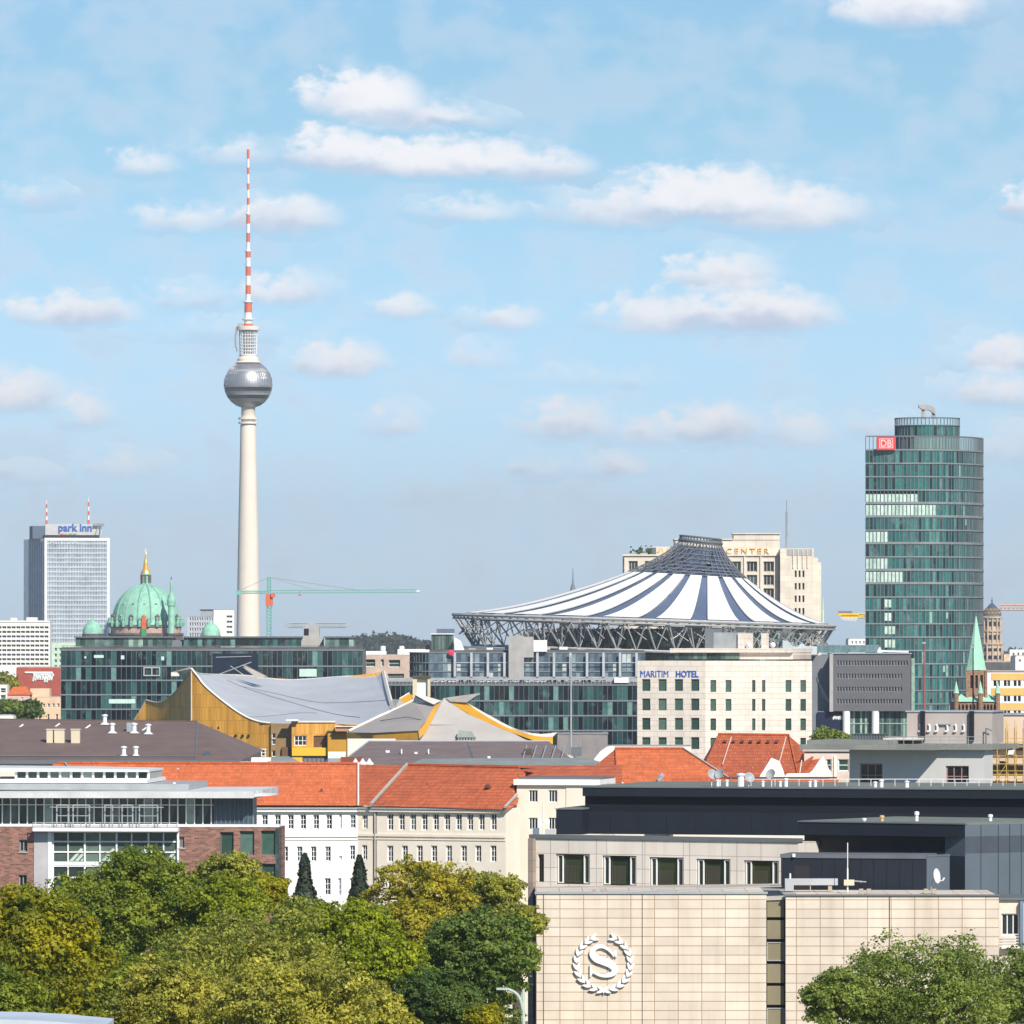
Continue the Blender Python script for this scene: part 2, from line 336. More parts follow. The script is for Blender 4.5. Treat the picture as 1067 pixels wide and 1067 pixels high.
def lattice(mb, p0, p1, w, n, r, up=(0, 0, 1), m=0):       # square lattice beam
    p0 = Vector(p0); p1 = Vector(p1); d = (p1-p0).normalized(); a = d.cross(Vector(up))
    a = a.normalized() if a.length > 1e-3 else Vector((1, 0, 0)); b = d.cross(a).normalized()
    cs = [(a*sx+b*sy)*w/2 for sx, sy in ((-1,-1),(1,-1),(1,1),(-1,1))]
    for c in cs: mb.tube(p0+c, p1+c, r, 4, m)
    for k in range(n):
        q0 = p0.lerp(p1, k/n); q1 = p0.lerp(p1, (k+1)/n)
        for i in range(4): mb.tube(q0+cs[i], q1+cs[(i+1) % 4], r*.6, 3, m, cap=False)
# ================================================================ ground
g = MB(); g.face([(-8000,-1500,0),(8000,-1500,0),(8000,20000,0),(-8000,20000,0)])
m_ground, nt, b_ = newmat('city_ground'); n_ = noise(nt, objco(nt), .004, 6)
nt.links.new(mix(nt, (.05,.075,.035), (.17,.165,.15), ramp(nt, n_, .4, .62)), b_.inputs['Base Color']); b_.inputs['Roughness'].default_value = .95
o = g.build('ground', m_ground); o['kind'] = 'structure'
hz_m = bpy.data.materials.new('haze'); hz_m.use_nodes = True; hz_m.node_tree.nodes.clear(); pv = hz_m.node_tree.nodes.new('ShaderNodeVolumePrincipled'); ho = hz_m.node_tree.nodes.new('ShaderNodeOutputMaterial'); hz_m.node_tree.links.new(pv.outputs[0], ho.inputs['Volume'])
pv.inputs['Density'].default_value = 4.5e-5; pv.inputs['Color'].default_value = (.93,.96,1,1); pv.inputs['Anisotropy'].default_value = .2
o = MB().box(-8050,8050,-1550,20050,-1.2,420).build('haze', hz_m); o['kind'] = 'stuff'; o['label'] = 'thin pale air between the city and the camera'; o['category'] = 'haze'
rd = MB(); rd.face([(-400,600,.004),(400,560,.004),(400,572,.004),(-400,612,.004)]); o = rd.build('road', M('asphalt', (.05,.05,.052))); o['kind'] = 'structure'
# ---- wooded hills on the horizon
def wood(name, px0, px1, d, tops, seed, col):
    rg = np.random.default_rng(seed); s = d/F; n = 2600
    px = rg.uniform(px0, px1, n); top = np.interp(px, [t[0] for t in tops], [t[1] for t in tops])
    zt = H-(top-HY)*s; z = zt*rg.uniform(0.2, 1, n)**.5; dd_ = d+rg.uniform(-60, 60, n)+(zt-z)*-3
    c = np.stack([(px-CX)*d/F, dd_, z+rg.normal(0, 2.2, n)], 1)
    V, Q = leafquads(c, rg.normal(size=(n, 3)), rg.uniform(3.5, 8, n), rg)
    o = npmesh(name, V, Q, m_leaf(name+'_leaf', col, col)); return o
def leafquads(c, nrm, size, rg):
    nrm = nrm/np.linalg.norm(nrm, axis=1, keepdims=True); a = np.cross(nrm, rg.normal(size=nrm.shape)); a /= np.linalg.norm(a, axis=1, keepdims=True)
    b = np.cross(nrm, a); s = size[:, None]; n = len(c)
    V = np.stack([c-a*s*.6, c-b*s*.36+nrm*s*.08, c+a*s*.6, c+b*s*.36+nrm*s*.08], 1).reshape(-1, 3)
    return V, np.arange(4*n).reshape(-1, 4)
def npmesh(name, V, Q, mat, parent=None, link=True):
    me = bpy.data.meshes.new(name); me.vertices.add(len(V)); me.vertices.foreach_set('co', V.astype(np.float32).ravel())
    me.loops.add(Q.size); me.loops.foreach_set('vertex_index', Q.astype(np.int32).ravel()); me.polygons.add(len(Q))
    me.polygons.foreach_set('loop_start', np.arange(0, Q.size, 4, dtype=np.int32)); me.update(); me.validate(); me.materials.append(mat)
    if not link: return me
    return lnk(bpy.data.objects.new(name, me), parent)
def m_leaf(name, c1, c2, trans=.35):
    if name in _mc: return _mc[name]
    m, nt, b = newmat(name); g = nt.nodes.new('ShaderNodeNewGeometry'); r = g.outputs['Random Per Island']
    n1 = noise(nt, objco(nt), .45, 5, .65)
    c = mix(nt, c1, c2, ramp(nt, n1, .38, .62)); c = mix(nt, c, [q*.5 for q in c1], ramp(nt, r, 0, .5, .45, 0))
    c = mix(nt, c, [min(1, q*1.45) for q in c2], ramp(nt, r, .75, 1, 0, .45))
    nt.links.new(c, b.inputs['Base Color']); b.inputs['Roughness'].default_value = .55; b.inputs['Specular IOR Level'].default_value = .25
    t = nt.nodes.new('ShaderNodeBsdfTranslucent'); nt.links.new(mix(nt, c, (1.5, 1.5, .6), 1.0, 'MULTIPLY'), t.inputs[0])
    x = nt.nodes.new('ShaderNodeMixShader'); x.inputs[0].default_value = trans
    nt.links.new(b.outputs[0], x.inputs[1]); nt.links.new(t.outputs[0], x.inputs[2]); nt.links.new(x.outputs[0], nt.nodes['Material Output'].inputs[0])
    _mc[name] = m; return m
o = wood('wooded_hill', 345, 480, 7200, [(345,672),(375,665),(395,662.5),(420,664.5),(432,669),(480,674)], 3, (.045,.065,.04)); tag(o, 'dark wooded hill far off on the horizon right of the grey rooftop crane', 'woodland', kind='stuff')
o = wood('far_wood', 1046, 1110, 6500, [(1046,684),(1055,681),(1067,684),(1110,682)], 4, (.05,.07,.045)); tag(o, 'distant strip of trees at the right edge beside the stone bell tower', 'woodland', kind='stuff')
hill = MB(); hill.lathe([(340,0),(300,14),(200,30),(60,38),(5,39)], 32, (X(405,7300), 7400)); o = hill.build('hill', m_ground, smooth=True); o['kind'] = 'structure'
# ================================================================ television tower
d = 4760; s = d/F; c0 = P(258.6, HY, d)
tv = root('television_tower', 'tall slender television tower with a silver ball and a red and white striped mast', 'television tower', (c0[0], d, 0))
m_shaft = M('pale_concrete', (.72,.64,.54), var=.05, scale=.08, streak=.06); m_tvmetal = M('steel_panels', (.42,.42,.43), rough=.42, metal=.7, var=.12, scale=.25)
def zz(y): return Z(y, d)
prof = [(16,0),(13.6*s,zz(700)),(12.2*s,zz(664)),(10.5*s,zz(560)),(9.2*s,zz(500)),(8.1*s,zz(443)),(7.7*s,zz(441))]
MB().lathe(prof, 48).build('shaft', m_shaft, tv, smooth=True)
for y in (436, 440.6): MB().lathe([(7*s,zz(y+1.2)),(10.2*s,zz(y+1.0)),(10.2*s,zz(y-1.0)),(7*s,zz(y-1.3))], 40).build('ring_platform', m_shaft, tv)
MB().lathe([(7.3*s,zz(440)),(7.3*s,zz(424)),(8,zz(420))], 32).build('neck', m_shaft, tv, smooth=True)
R_ = 25.2*s; zc = zz(400.5); pr = []; mats_ = []
for k in range(37):
    a = -math.pi/2+math.pi*(k/36)*.97+.0; pr.append((max(.5, R_*math.cos(a)), zc+R_*math.sin(a)))
for k in range(36):
    zm = (pr[k][1]+pr[k+1][1])/2; y = HY-(zm-H)/s
    mats_.append(1 if (404.8 < y < 408.6 or 411.6 < y < 415) else (2 if (385.5 < y < 387.5 or 409 < y < 411 or 417 < y < 418.2) else 0))
mats_.append(0)
sp = MB().lathe(pr, 60, mats=mats_); sp.build('sphere', [m_tvmetal, M('sphere_window', (.02,.025,.03), rough=.2), m_steel], tv)
sb = MB()
for i in range(60):     # upright ribs of the panels
    a = 2*math.pi*i/60
    for k in range(6, 31, 3):
        p = [(r*1.004*math.cos(a), r*1.004*math.sin(a), zc+(z-zc)*1.004) for r, z in (pr[k], pr[k+3])]; sb.tube(p[0], p[1], .13, 3, cap=False)
sb.build('sphere_ribs', m_tvmetal, tv)
MB().lathe([(9,zz(378)),(11.3*s,zz(376.5)),(11.3*s,zz(374)),(9*s,zz(371.5)),(9.3*s,zz(370)),(8*s,zz(369.5))], 32).build('collar', m_shaft, tv)
MB().lathe([(5.2*s,zz(371)),(5.2*s,zz(344))], 24).build('core', m_shaft, tv)
lt = MB()
for k in range(8):
    z = zz(369.5-k*3.4); r = 8.6*s
    for i in range(20):
        a, b = 2*math.pi*i/20, 2*math.pi*(i+1)/20; lt.tube((r*math.cos(a), r*math.sin(a), z), (r*math.cos(b), r*math.sin(b), z), .28, 4, cap=False)
    lt.lathe([(5*s,z-.1),(8.2*s,z-.1),(8.2*s,z+.15),(5*s,z+.15)], 20)
for i in range(20): a = 2*math.pi*i/20; lt.tube((8.6*s*math.cos(a), 8.6*s*math.sin(a), zz(370)), (9.4*s*math.cos(a), 9.4*s*math.sin(a), zz(343)), .22, 4, cap=False)
lt.build('antenna_gallery', m_whitem, tv)
MB().lathe([(9*s,zz(344.5)),(12.2*s,zz(344)),(12.4*s,zz(340.5)),(9*s,zz(339.8))], 32).build('top_platform', m_shaft, tv)
MB().tube((-11.5*s,-2,zz(341)), (-13*s,-2,zz(350)), .8, 6).tube((-13*s,-2,zz(350)), (-12.8*s,-2,zz(360)), .8, 6).tube((-12.8*s,-2,zz(360)), (-10.8*s,-2,zz(366)), .8, 6).box(-11*s,-6*s,-3,3,zz(339.8),zz(337)).build('service_crane', m_steel, tv)
bd = [97,132,158,195,220,252,280,317,355,392,428,465,490,525,562,600,635,670,708,728,735,752,765]; bd = [60]+bd
ys = [140+q/3.814 for q in bd]
def mr_(y): return (1.35 if y < 223 else 2.0 if y < 262 else 2.7 if y < 315 else 3.9 if y < 335 else 4.8)*s
mm_ = MB()
for k in range(len(ys)-1):
    r = mr_((ys[k]+ys[k+1])/2); col = 1 if k % 2 else 0
    if k >= 20: col = 1
    if k == len(ys)-2: col = 0
    mm_.lathe([(r,zz(ys[k+1])),(r*.97,zz(ys[k]))], 16, m=col)
for y in (223.2, 262, 315, 333): r = mr_(y+2)*1.35; mm_.lathe([(r*.6,zz(y+1.5)),(r,zz(y)),(r,zz(y-.8)),(r*.6,zz(y-1.2))], 16, m=1)
mm_.build('mast', [M('signal_red', (.62,.13,.06), var=.08), m_whitem], tv)
# ================================================================ hotel slab with blue sign (far left)
d = 4950; f = Fac(47.5, d, 113, d+8); r = f.root('hotel_tower', 'tall pale gridded hotel slab with a blue rooftop sign at the far left', 'hotel')
zs0, zt = f.Zz(80, 668), f.Zz(80, 562)
side = Fac(30, d+30, 47.5, d)
m_park = MBrick('window_grid', (.16,.22,.28), (.55,.58,.60), 1.9, 3.25, ms=.35, off=0, var=.5, rough=.25, bump=0, blot=.2, col2=(.30,.36,.42), bscale=.08)
m_park2 = M('blue_grey_glass', (.56,.61,.68), rough=.3, var=.3, scale=.2)
mb = MB(); mb.box(0, f.L, 0, 22, 0, zt); mb.build('wall', m_park, r)
MB().box(-.8, 1.0, -.5, 1, 0, zt+1).build('edge_pier', m_whitem, r); MB().box(f.L-1, f.L+.8, -.5, 22, 0, zt+1).build('edge_pier', m_whitem, r); MB().box(1.0, f.L-1, -.45, 3, zt-1, zt+1).build('edge_band', m_whitem, r)
for k in range(26):
    z = zt-3.25*(k+1)
    MB().box(1.0, f.L-1, -.32, 0, z-.28, z+.28).build('spandrel', M('grey_spandrel', (.5,.53,.56)), r)
Ainv = Matrix.Rotation(-f.rz, 4, 'Z'); sA = Ainv @ Vector((side.A.x-f.A.x, side.A.y-f.A.y, 0))
mb = MB(); mb.hull([(sA.x, sA.y, zt+.5), (-.8, 1, zt+.5), (-.8, 40, zt+.5), (sA.x, sA.y+30, zt+.5)], 0); mb.build('side_wall', m_park2, r)
mb = MB()
for k in range(9):
    q = Vector((sA.x, sA.y, 0)).lerp(Vector((-.8, 1, 0)), (k+.2)/9); mb.box(q.x-.35, q.x+.35, q.y-.7, q.y+.4, 0, zt+.6)
mb.build('side_pilasters', m_steel, r)
U = f.U; ZR = lambda y: f.Zz(80, y)
MB().box(U(46), U(104), 2, 16, zt+1, ZR(557.5)).build('roof_storey', m_black, r)
MB().box(U(35), U(48), 6, 24, zt+.5, ZR(548)).build('plant_room', M('slate_blue', (.10,.13,.19), var=.1), r)
MB().box(U(48), U(107), 5, 7, ZR(557.4), ZR(546)).build('sign_board', M('pale_grey_sheet', (.5,.5,.5), var=.08), r)
bl = M('sign_blue', (.02,.10,.42), rough=.5, var=.03)
text('park inn', r, U(61.8), U(96.5), ZR(555.8), ZR(545.5), 4.9, bl, ext=.6, bold=.02)
for i, c in enumerate([(.6,.1,.05), (.6,.3,.1), (.1,.35,.2), (.2,.25,.2)]): MB().box(U(64+i*4.5), U(67+i*4.5), 3.5, 4.5, ZR(557.6), ZR(555.9)).build('coloured_lamp_box', M('lamp_box_%d' % i, c), r)
text('Park Inn', r, U(52), U(80), ZR(566.8), ZR(564.6), -.32, m_whitem, ext=.3)
fr = MB(); lattice(fr, (U(98),3,ZR(546.5)), (U(109),3,ZR(546.5)), 1.2, 6, .3); fr.tube((U(100),3,ZR(557)), (U(104),3,ZR(546)), .4).tube((U(105),3,ZR(557)), (U(106),3,ZR(546)), .4); fr.build('maintenance_rig', m_steel, r)
for px in (50.2, 94): 
    a = MB(); y0, y1 = 546, (521 if px < 60 else 518)
    for k in range(6): a.tube((U(px),9,Z(y0+(y1-y0)*k/6,d)), (U(px),9,Z(y0+(y1-y0)*(k+1)/6,d)), (.75 if k < 2 else .55 if k < 5 else .3), 6, m=(0 if k % 2 == 0 else 1))
    a.build('antenna', [M('signal_red', (.62,.13,.06)), m_whitem], r)
# ================================================================ domed cathedral
d = 3900; s = d/F; zz = lambda y: Z(y, d)
ct = root('cathedral', 'domed cathedral with a green copper dome and golden lantern behind the dark glass offices', 'cathedral', (X(150, d), d+20, 0))
m_st = M('sooty_stone', (.15,.12,.11), var=.5, scale=.3); m_stp = M('pink_stone', (.48,.33,.27), var=.25)
pr = [(38.5*s,zz(664)),(38.5*s,zz(657)),(37*s,zz(656.5)),(36.6*s,zz(651)),(35.5*s,zz(649))]
for k in range(1, 15): a = math.radians(6*k); pr.append((35.5*s*math.cos(a)**.93, zz(649)+39.5*s*math.sin(a)))
pr = [q for q in pr if q[0] > 6*s]; pr.append((6*s, zz(609)))
MB().lathe(pr[3:], 48).build('dome', m_copper, ct, smooth=True)
rb = MB()
for i in range(16):
    a = 2*math.pi*(i+.5)/16
    for k in range(4, len(pr)-1): rb.tube((pr[k][0]*math.cos(a), pr[k][0]*math.sin(a), pr[k][1]), (pr[k+1][0]*math.cos(a), pr[k+1][0]*math.sin(a), pr[k+1][1]), .45, 4, cap=False)
rb.build('dome_ribs', M('dark_patina', (.20,.40,.31), streak=.4), ct)
MB().lathe([(39*s,0),(39*s,zz(662)),(40*s,zz(661.5)),(40*s,zz(660)),(37*s,zz(659.5)),(37*s,zz(654)),(38*s,zz(653.5)),(38*s,zz(652)),(35*s,zz(651))], 32, mats=[0,0,0,0,1,0,0,0,0]).build('drum', [m_st, m_stp], ct)
for i in range(16):
    a = 2*math.pi*i/16; c, s_ = math.cos(a), math.sin(a)
    for rr, y, w in ((34.5,644,2.3),(29.5,630.5,1.3)):
        q = MB(); q.box(-w*s, w*s, -1, 1.2, -w*s, w*s*.7).prism([(-w*s*1.2,w*s*.7),(w*s*1.2,w*s*.7),(0,w*s*1.7)], -1.2, 1.4); o = q.build('dormer', m_st if i % 2 else M('dark_patina', (.20,.40,.31)), ct); o.location = (rr*s*c, rr*s*s_, zz(y)); o.rotation_euler = (0, 0, a+math.pi/2)
MB().lathe([(5.6*s,zz(609.5)),(5.6*s,zz(607.5)),(3.8*s,zz(607)),(3.8*s,zz(599)),(5.4*s,zz(598.5)),(5.2*s,zz(597))], 12).build('lantern', m_copper, ct)
lc = MB()
for i in range(8): a = 2*math.pi*i/8; lc.tube((4.9*s*math.cos(a), 4.9*s*math.sin(a), zz(608)), (4.9*s*math.cos(a), 4.9*s*math.sin(a), zz(598.5)), .4, 6)
lc.build('lantern_columns', m_st, ct)
gd = M('gilding', (.70,.40,.08), rough=.35, var=.2, metal=.3)
MB().lathe([(5.3*s,zz(597)),(4.2*s,zz(594)),(2.7*s,zz(592)),(2.2*s,zz(586)),(1.3*s,zz(582)),(.8*s,zz(578))], 12).build('gilded_cap', gd, ct)
MB().lathe([(.5,zz(578)),(1.1*s,zz(576.5)),(.4,zz(575.2))], 8).box(-.35,.35,-.3,.3,zz(576),zz(571)).box(-1.3*s,1.3*s,-.25,.25,zz(573.7),zz(572.9)).build('cross', M('pale_gilding', (.8,.7,.5), metal=.3, rough=.4), ct)
# red hoist and green base on the drum front
q = MB(); q.box(-1.2*s*2, 1.2*s*2, -40*s, -36.5*s, zz(655), zz(643)); q.lathe([(2*s,zz(643)),(1.4*s,zz(641.3)),(.3,zz(640.8))], 8, (0,-38*s)); q.build('hoist', M('red_sheet', (.60,.12,.04)), ct); MB().box(-2.6*s,2.6*s,-41*s,-37*s,zz(663),zz(655)).build('hoist_base', M('green_sheet', (.04,.25,.10)), ct)
for px, py, rr in ((95, 665, 10.5), (218.5, 667, 10)):       # corner towers
    cx_ = X(px, d)-X(150, d); q = MB(); q.lathe([(rr*s*1.05,0),(rr*s*1.05,zz(py-3)),(rr*s*1.12,zz(py-4)),(rr*s,zz(py-4.8))], 24, (cx_, -6)); q.build('corner_tower', m_st, ct)
    q = MB(); q.lathe([(rr*s*math.cos(math.radians(8*k)), zz(py-4.8)+rr*1.3*s*math.sin(math.radians(8*k))) for k in range(11)]+[(.3, zz(py-21))], 24, (cx_, -6)); q.build('corner_dome', m_copper, ct, smooth=True)
cx_ = X(178.8, d)-X(150, d); MB().lathe([(3.3*s,zz(660)),(3.3*s,zz(632)),(4.3*s,zz(631)),(4.6*s,zz(626)),(3*s,zz(620)),(1.6*s,zz(617)),(1.3*s,zz(608)),(.2,zz(604))], 12, (cx_,-24)).build('turret', m_copper, ct); MB().tube((cx_,-24,zz(605)),(cx_,-24,zz(601)),.25).build('turret_cross', m_st, ct)
q = MB()
for i in range(14): a = math.pi+math.pi*i/13; q.lathe([(.9,zz(653)),(1.1,zz(649)),(.5,zz(646)),(.7,zz(645)),(.2,zz(643))], 6, (38.6*s*math.cos(a), 38.6*s*math.sin(a)))
q.build('balustrade_statues', M('dark_patina', (.20,.40,.31)), ct)
MB().box(X(88,d)-X(150,d), X(224,d)-X(150,d), 0, 60, 0, zz(666)).build('nave', m_st, ct)
# ================================================================ pale block behind the tower foot
f = Fac(195, 5200, 244, 5200); r = f.root('office_block', 'white and grey gridded block left of the television tower foot', 'building')
U = f.U; zr = lambda y: Z(y, 5200)
g1 = [(U(197.5+i*2.55), U(198.9+i*2.55), zr(663-j*5.4), zr(659.4-j*5.4)) for i in range(10) for j in range(4)]
block(r, 0, U(222.5), 20, 0, zr(642.5), g1, M('grey_grid', (.45,.48,.52)), simple=True, nx=1, ny=1, dep=.8, fw=.2, roofmat=m_dkroof)
g2 = [(U(236), U(242), zr(660-j*5.4), zr(657.5-j*5.4)) for j in range(4)]
block(r, U(222.5)+.01, f.L, 20, 0, zr(635.5), g2, m_white, simple=True, nx=2, ny=1, dep=.8, fw=.2, roofmat=m_dkroof)
MB().box(U(209), U(222), 1, 12, zr(642.4)+.3, zr(636)).build('penthouse', m_steel, r)
MB().box(U(208), U(223.5), 0.5, 13, zr(636), zr(635)).build('penthouse_roof', m_black, r)
# ================================================================ white slab, far left
d = 2700; f = Fac(-14, d, 52, d); r = f.root('apartment_slab', 'white apartment slab with rows of dark balconies at the left edge', 'apartment block'); U = f.U; zr = lambda y: Z(y, d)
rc = []
for k in range(9):
    y = 653.8+k*4.75
    for i in range(13): x = -12.5+i*4.9; rc.append((U(x), U(x+4.15), zr(y+1.25), zr(y-1.35)))
block(r, 0, f.L, 12, 0, zr(648), rc[:100+17], m_white, simple=True, nx=2, ny=1, dep=1.1, fw=.12, roofmat=m_ltroof)
MB().box(0, f.L, -.3, 0, zr(648.2), zr(646.6)).build('parapet', m_white, r)
for a, b, y in ((27, 38, 643.3), (10.5, 17, 643.8)): MB().box(U(a), U(b), 3, 8, zr(647)-.5, zr(y)).build('lift_house', m_white, r)
MB().box(U(-8), U(-4), 3, 8, zr(647)-.5, zr(644)).build('lift_house', m_white, r)
# ================================================================ pale green block, red hall, peach and red roofed houses at left
def simple_house(name, label, cat, px0, px1, d, ytop, rects, mw, D=14, roofmat=m_ltroof, mp=None, ny=2, nx=1, fw=.12, dep=.3, d1=None, group=None, z0=0):
    f = Fac(px0, d, px1, d1 or d); r = f.root(name, label, cat, group)
    rc = [f.R(*q) for q in rects]
    block(r, 0, f.L, D, z0, f.Zz((px0+px1)/2, ytop), rc, mw, simple=True, nx=nx, ny=ny, fw=fw, dep=dep, mp=mp, roofmat=roofmat); return f, r
simple_house('green_block', 'narrow pale green block squeezed beside the dark glass offices', 'building', 54, 84, 2350, 670, [(56.5+5*i, 59.5+5*i, 675+6*j, 678.5+6*j) for i in range(4) for j in range(4)], M('mint_render', (.50,.66,.50)))
f, r = simple_house('red_hall', 'red walled hall with white painted scrawls behind the peach house', 'building', 17, 66, 2050, 695.5, [], M('red_render', (.36,.085,.06)))
q = MB(); U = f.U; zr = lambda y: Z(y, 2050)
for k in range(9):
    a = 34+k*2.4; q.tube((U(a),-.15,zr(701+random.uniform(-.5,1.5))), (U(a+2.8),-.15,zr(703.5+random.uniform(0,6))), .25, 4); q.tube((U(a+2),-.15,zr(701.5)), (U(a+.3),-.15,zr(708+random.uniform(0,3))), .25, 4)
q.tube((U(26),-.15,zr(701)), (U(55),-.15,zr(701)), .3, 4); q.build('painted_scrawl', m_whitem, r)
f, r = simple_house('peach_house', 'peach house with small dark windows beside the dark glass offices', 'building', 17, 64, 1900, 727, [(34.5+5*i, 37+5*i, 733, 737) for i in range(6)]+[(40+9*i, 42.5+9*i, 744, 750) for i in range(3)], M('peach_render', (.72,.50,.33)))
MB().box(f.U(31), f.U(51), 2, 10, f.Zz(40,727)+.2, f.Zz(40,717.5)).build('upper_storey', M('peach_render', (.72,.50,.33)), r)
def gable(par, u0, u1, D, ze, zr_, v=0, over=.3, mat=None, hip=0.0, name='roof', th=.18):   # ridge along u
    mat = mat or m_orange; a, b = u0-over, u1+over; y0, y1 = v-over, v+D+over; m_ = v+D/2; mb = MB()
    p = [(a,y0,ze),(b,y0,ze),(b,y1,ze),(a,y1,ze),(a+hip,m_,zr_),(b-hip,m_,zr_)]
    mb.face([p[0],p[1],p[5],p[4]]); mb.face([p[2],p[3],p[4],p[5]]); mb.face([p[1],p[2],p[5]]); mb.face([p[3],p[0],p[4]]); mb.face([p[3],p[2],p[1],p[0]])
    return mb.build(name, mat, par)
f, r = simple_house('small_house', 'small pink house with an orange hipped roof among trees at the left edge', 'house', 8, 31, 1850, 724, [(11,12.5,727,730),(22,24,726.5,729.5)], M('pink_render', (.65,.45,.40)), D=9, roofmat=None)
gable(r, 0, f.L, 9, f.Zz(20,724), f.Zz(20,715.5), hip=1.4)
simple_house('white_cottage', 'white cottage with a dark glazed front at the very left edge', 'house', -6, 7.5, 1860, 714, [(0.5,6,717,722),(0.5,6,724,731)], m_white, D=8)
simple_house('low_annex', 'low white flat annex poking up over the brown roof at left', 'building', -8, 14, 1500, 746, [], m_white, D=8)
# ================================================================ office behind trees (middle gap)
f, r = simple_house('terrace_building', 'sandy pink terraced building between the two dark glass office blocks', 'building', 377, 448, 1900, 683, [(381,391,687,694.5),(397,400,687,694),(405,417,687.5,695),(404,421,702,707)], M('pinkish_stone', (.52,.40,.32), streak=.2), D=25, mp=m_greenp, dep=.8)
MB().box(f.U(380), f.U(402), 4, 14, f.Zz(400,683)+.26, f.Zz(400,678.5)).build('roof_unit', m_whitem, r); MB().box(f.U(414), f.U(447), 5, 18, f.Zz(400,683)+.26, f.Zz(400,676.5)).build('attic', m_white, r)
for px in (398.5, 418): MB().lathe([(.7,f.Zz(400,678)),(.7,f.Zz(400,673.5)),(.3,f.Zz(400,673))], 10, (f.U(px), 9)).build('vent_pipe', m_whitem, r)
# ================================================================ tower cranes
d = 3000; s = d/F; r = root('tower_crane', 'green tower crane with a red cab and long jib right of the television tower', 'crane', (X(280.5, d), d, 0)); zr = lambda y: Z(y, d); ux = lambda px: X(px, d)-X(280.5, d)
m_cg = M('crane_green', (.16,.46,.36), rough=.5, var=.1); q = MB(); lattice(q, (0,0,0), (0,0,zr(622)), 1.7, 46, .22); q.build('mast', m_cg, r)
q = MB(); lattice(q, (0,0,zr(616)), (0,0,zr(601)), 1.3, 5, .2); q.build('apex', m_cg, r)
q = MB(); lattice(q, (0,0,zr(616.5)), (ux(437),0,zr(615.8)), 1.15, 44, .13); q.build('jib', m_cg, r)
q = MB(); lattice(q, (0,0,zr(617)), (ux(246),0,zr(617)), 1.0, 10, .16); q.box(ux(246), ux(252), -.8, .8, zr(619.5), zr(616)); q.build('counter_jib', m_cg, r)
MB().box(-1.5, 1.5, -1.3, 1.3, zr(631.5), zr(619)).box(.8, 2.5, -2.2, -.6, zr(622.5), zr(618.5)).build('cab', M('signal_red', (.62,.13,.06)), r)
MB().tube((0,0,zr(601.5)), (ux(375),0,zr(615)), .10, 4).tube((0,0,zr(601.5)), (ux(330),0,zr(615.5)), .08, 4).tube((0,0,zr(601.5)), (ux(248),0,zr(616)), .09, 4).build('stay_cables', m_steel, r)
MB().tube((ux(312),0,zr(616)), (ux(312),0,zr(620)), .1, 4).box(ux(310.5), ux(313.8), -.5, .5, zr(621), zr(619.5)).build('hook', M('signal_red', (.62,.13,.06)), r)
MB().box(ux(434), ux(437), -.6, .6, zr(617), zr(614.5)).build('jib_light', m_whitem, r)
d = 2300; r = root('tower_crane', 'yellow crane jib end showing just left of the curved glass tower', 'crane', (X(925, d), d+20, 0)); ux = lambda px: X(px, d)-X(925, d); zr = lambda y: Z(y, d)
q = MB(); lattice(q, (0,0,0), (0,0,zr(641)), 1.8, 20, .2); q.build('mast', M('crane_yellow', (.75,.48,.03)), r)
q = MB(); lattice(q, (0,0,zr(642)), (ux(880),0,zr(641)), 1.2, 12, .2); q.box(ux(876), ux(898), -.9, .9, zr(641), zr(638.6)); q.prism([(ux(880),zr(643)),(ux(902),zr(643.2)),(ux(902),zr(640)),(ux(880),zr(640.5))], -.5, .5); q.build('counter_jib', M('crane_yellow', (.75,.48,.03)), r)
MB().prism([(ux(877),zr(643)),(ux(881),zr(646)),(ux(895),zr(647)),(ux(897),zr(643))], -1, 1).build('counterweight', M('pale_grey_sheet', (.5,.5,.5)), r)
MB().box(ux(876.5), ux(891), -.8, .8, zr(638.5), zr(636.6)).build('winch', M('dull_violet', (.18,.15,.22)), r)
d = 5200; r = root('tower_crane', 'faded orange crane jib beside the stone bell tower at the right edge', 'crane', (X(1080, d), d, 0)); ux = lambda px: X(px, d)-X(1080, d); zr = lambda y: Z(y, d)
m_co = M('crane_orange', (.68,.36,.22), var=.1); q = MB(); lattice(q, (0,0,0), (0,0,zr(633)), 3, 20, .35); q.build('mast', m_co, r); q = MB(); lattice(q, (ux(1042),0,zr(633)), (ux(1110),0,zr(633)), 3.6, 16, .5); q.build('jib', m_co, r)
# ---- little roof masts and steeple
d = 2800; s = d/F; r = root('steeple', 'small dark pointed steeple behind the left slope of the striped tent roof', 'steeple', (X(597, d), d, 0)); zr = lambda y: Z(y, d)
MB().lathe([(5,0),(5,zr(623)),(5.5,zr(622)),(4,zr(618)),(2.6*s*1.2,zr(617)),(2.2*s,zr(611)),(.9*s,zr(607)),(.5*s,zr(600)),(.12,zr(592))], 10).build('spire', M('slate', (.17,.20,.22)), r)
MB().box(-1.2*s,1.2*s,-.2,.2,zr(597.5),zr(596.7)).build('cross_arm', m_steel, r)
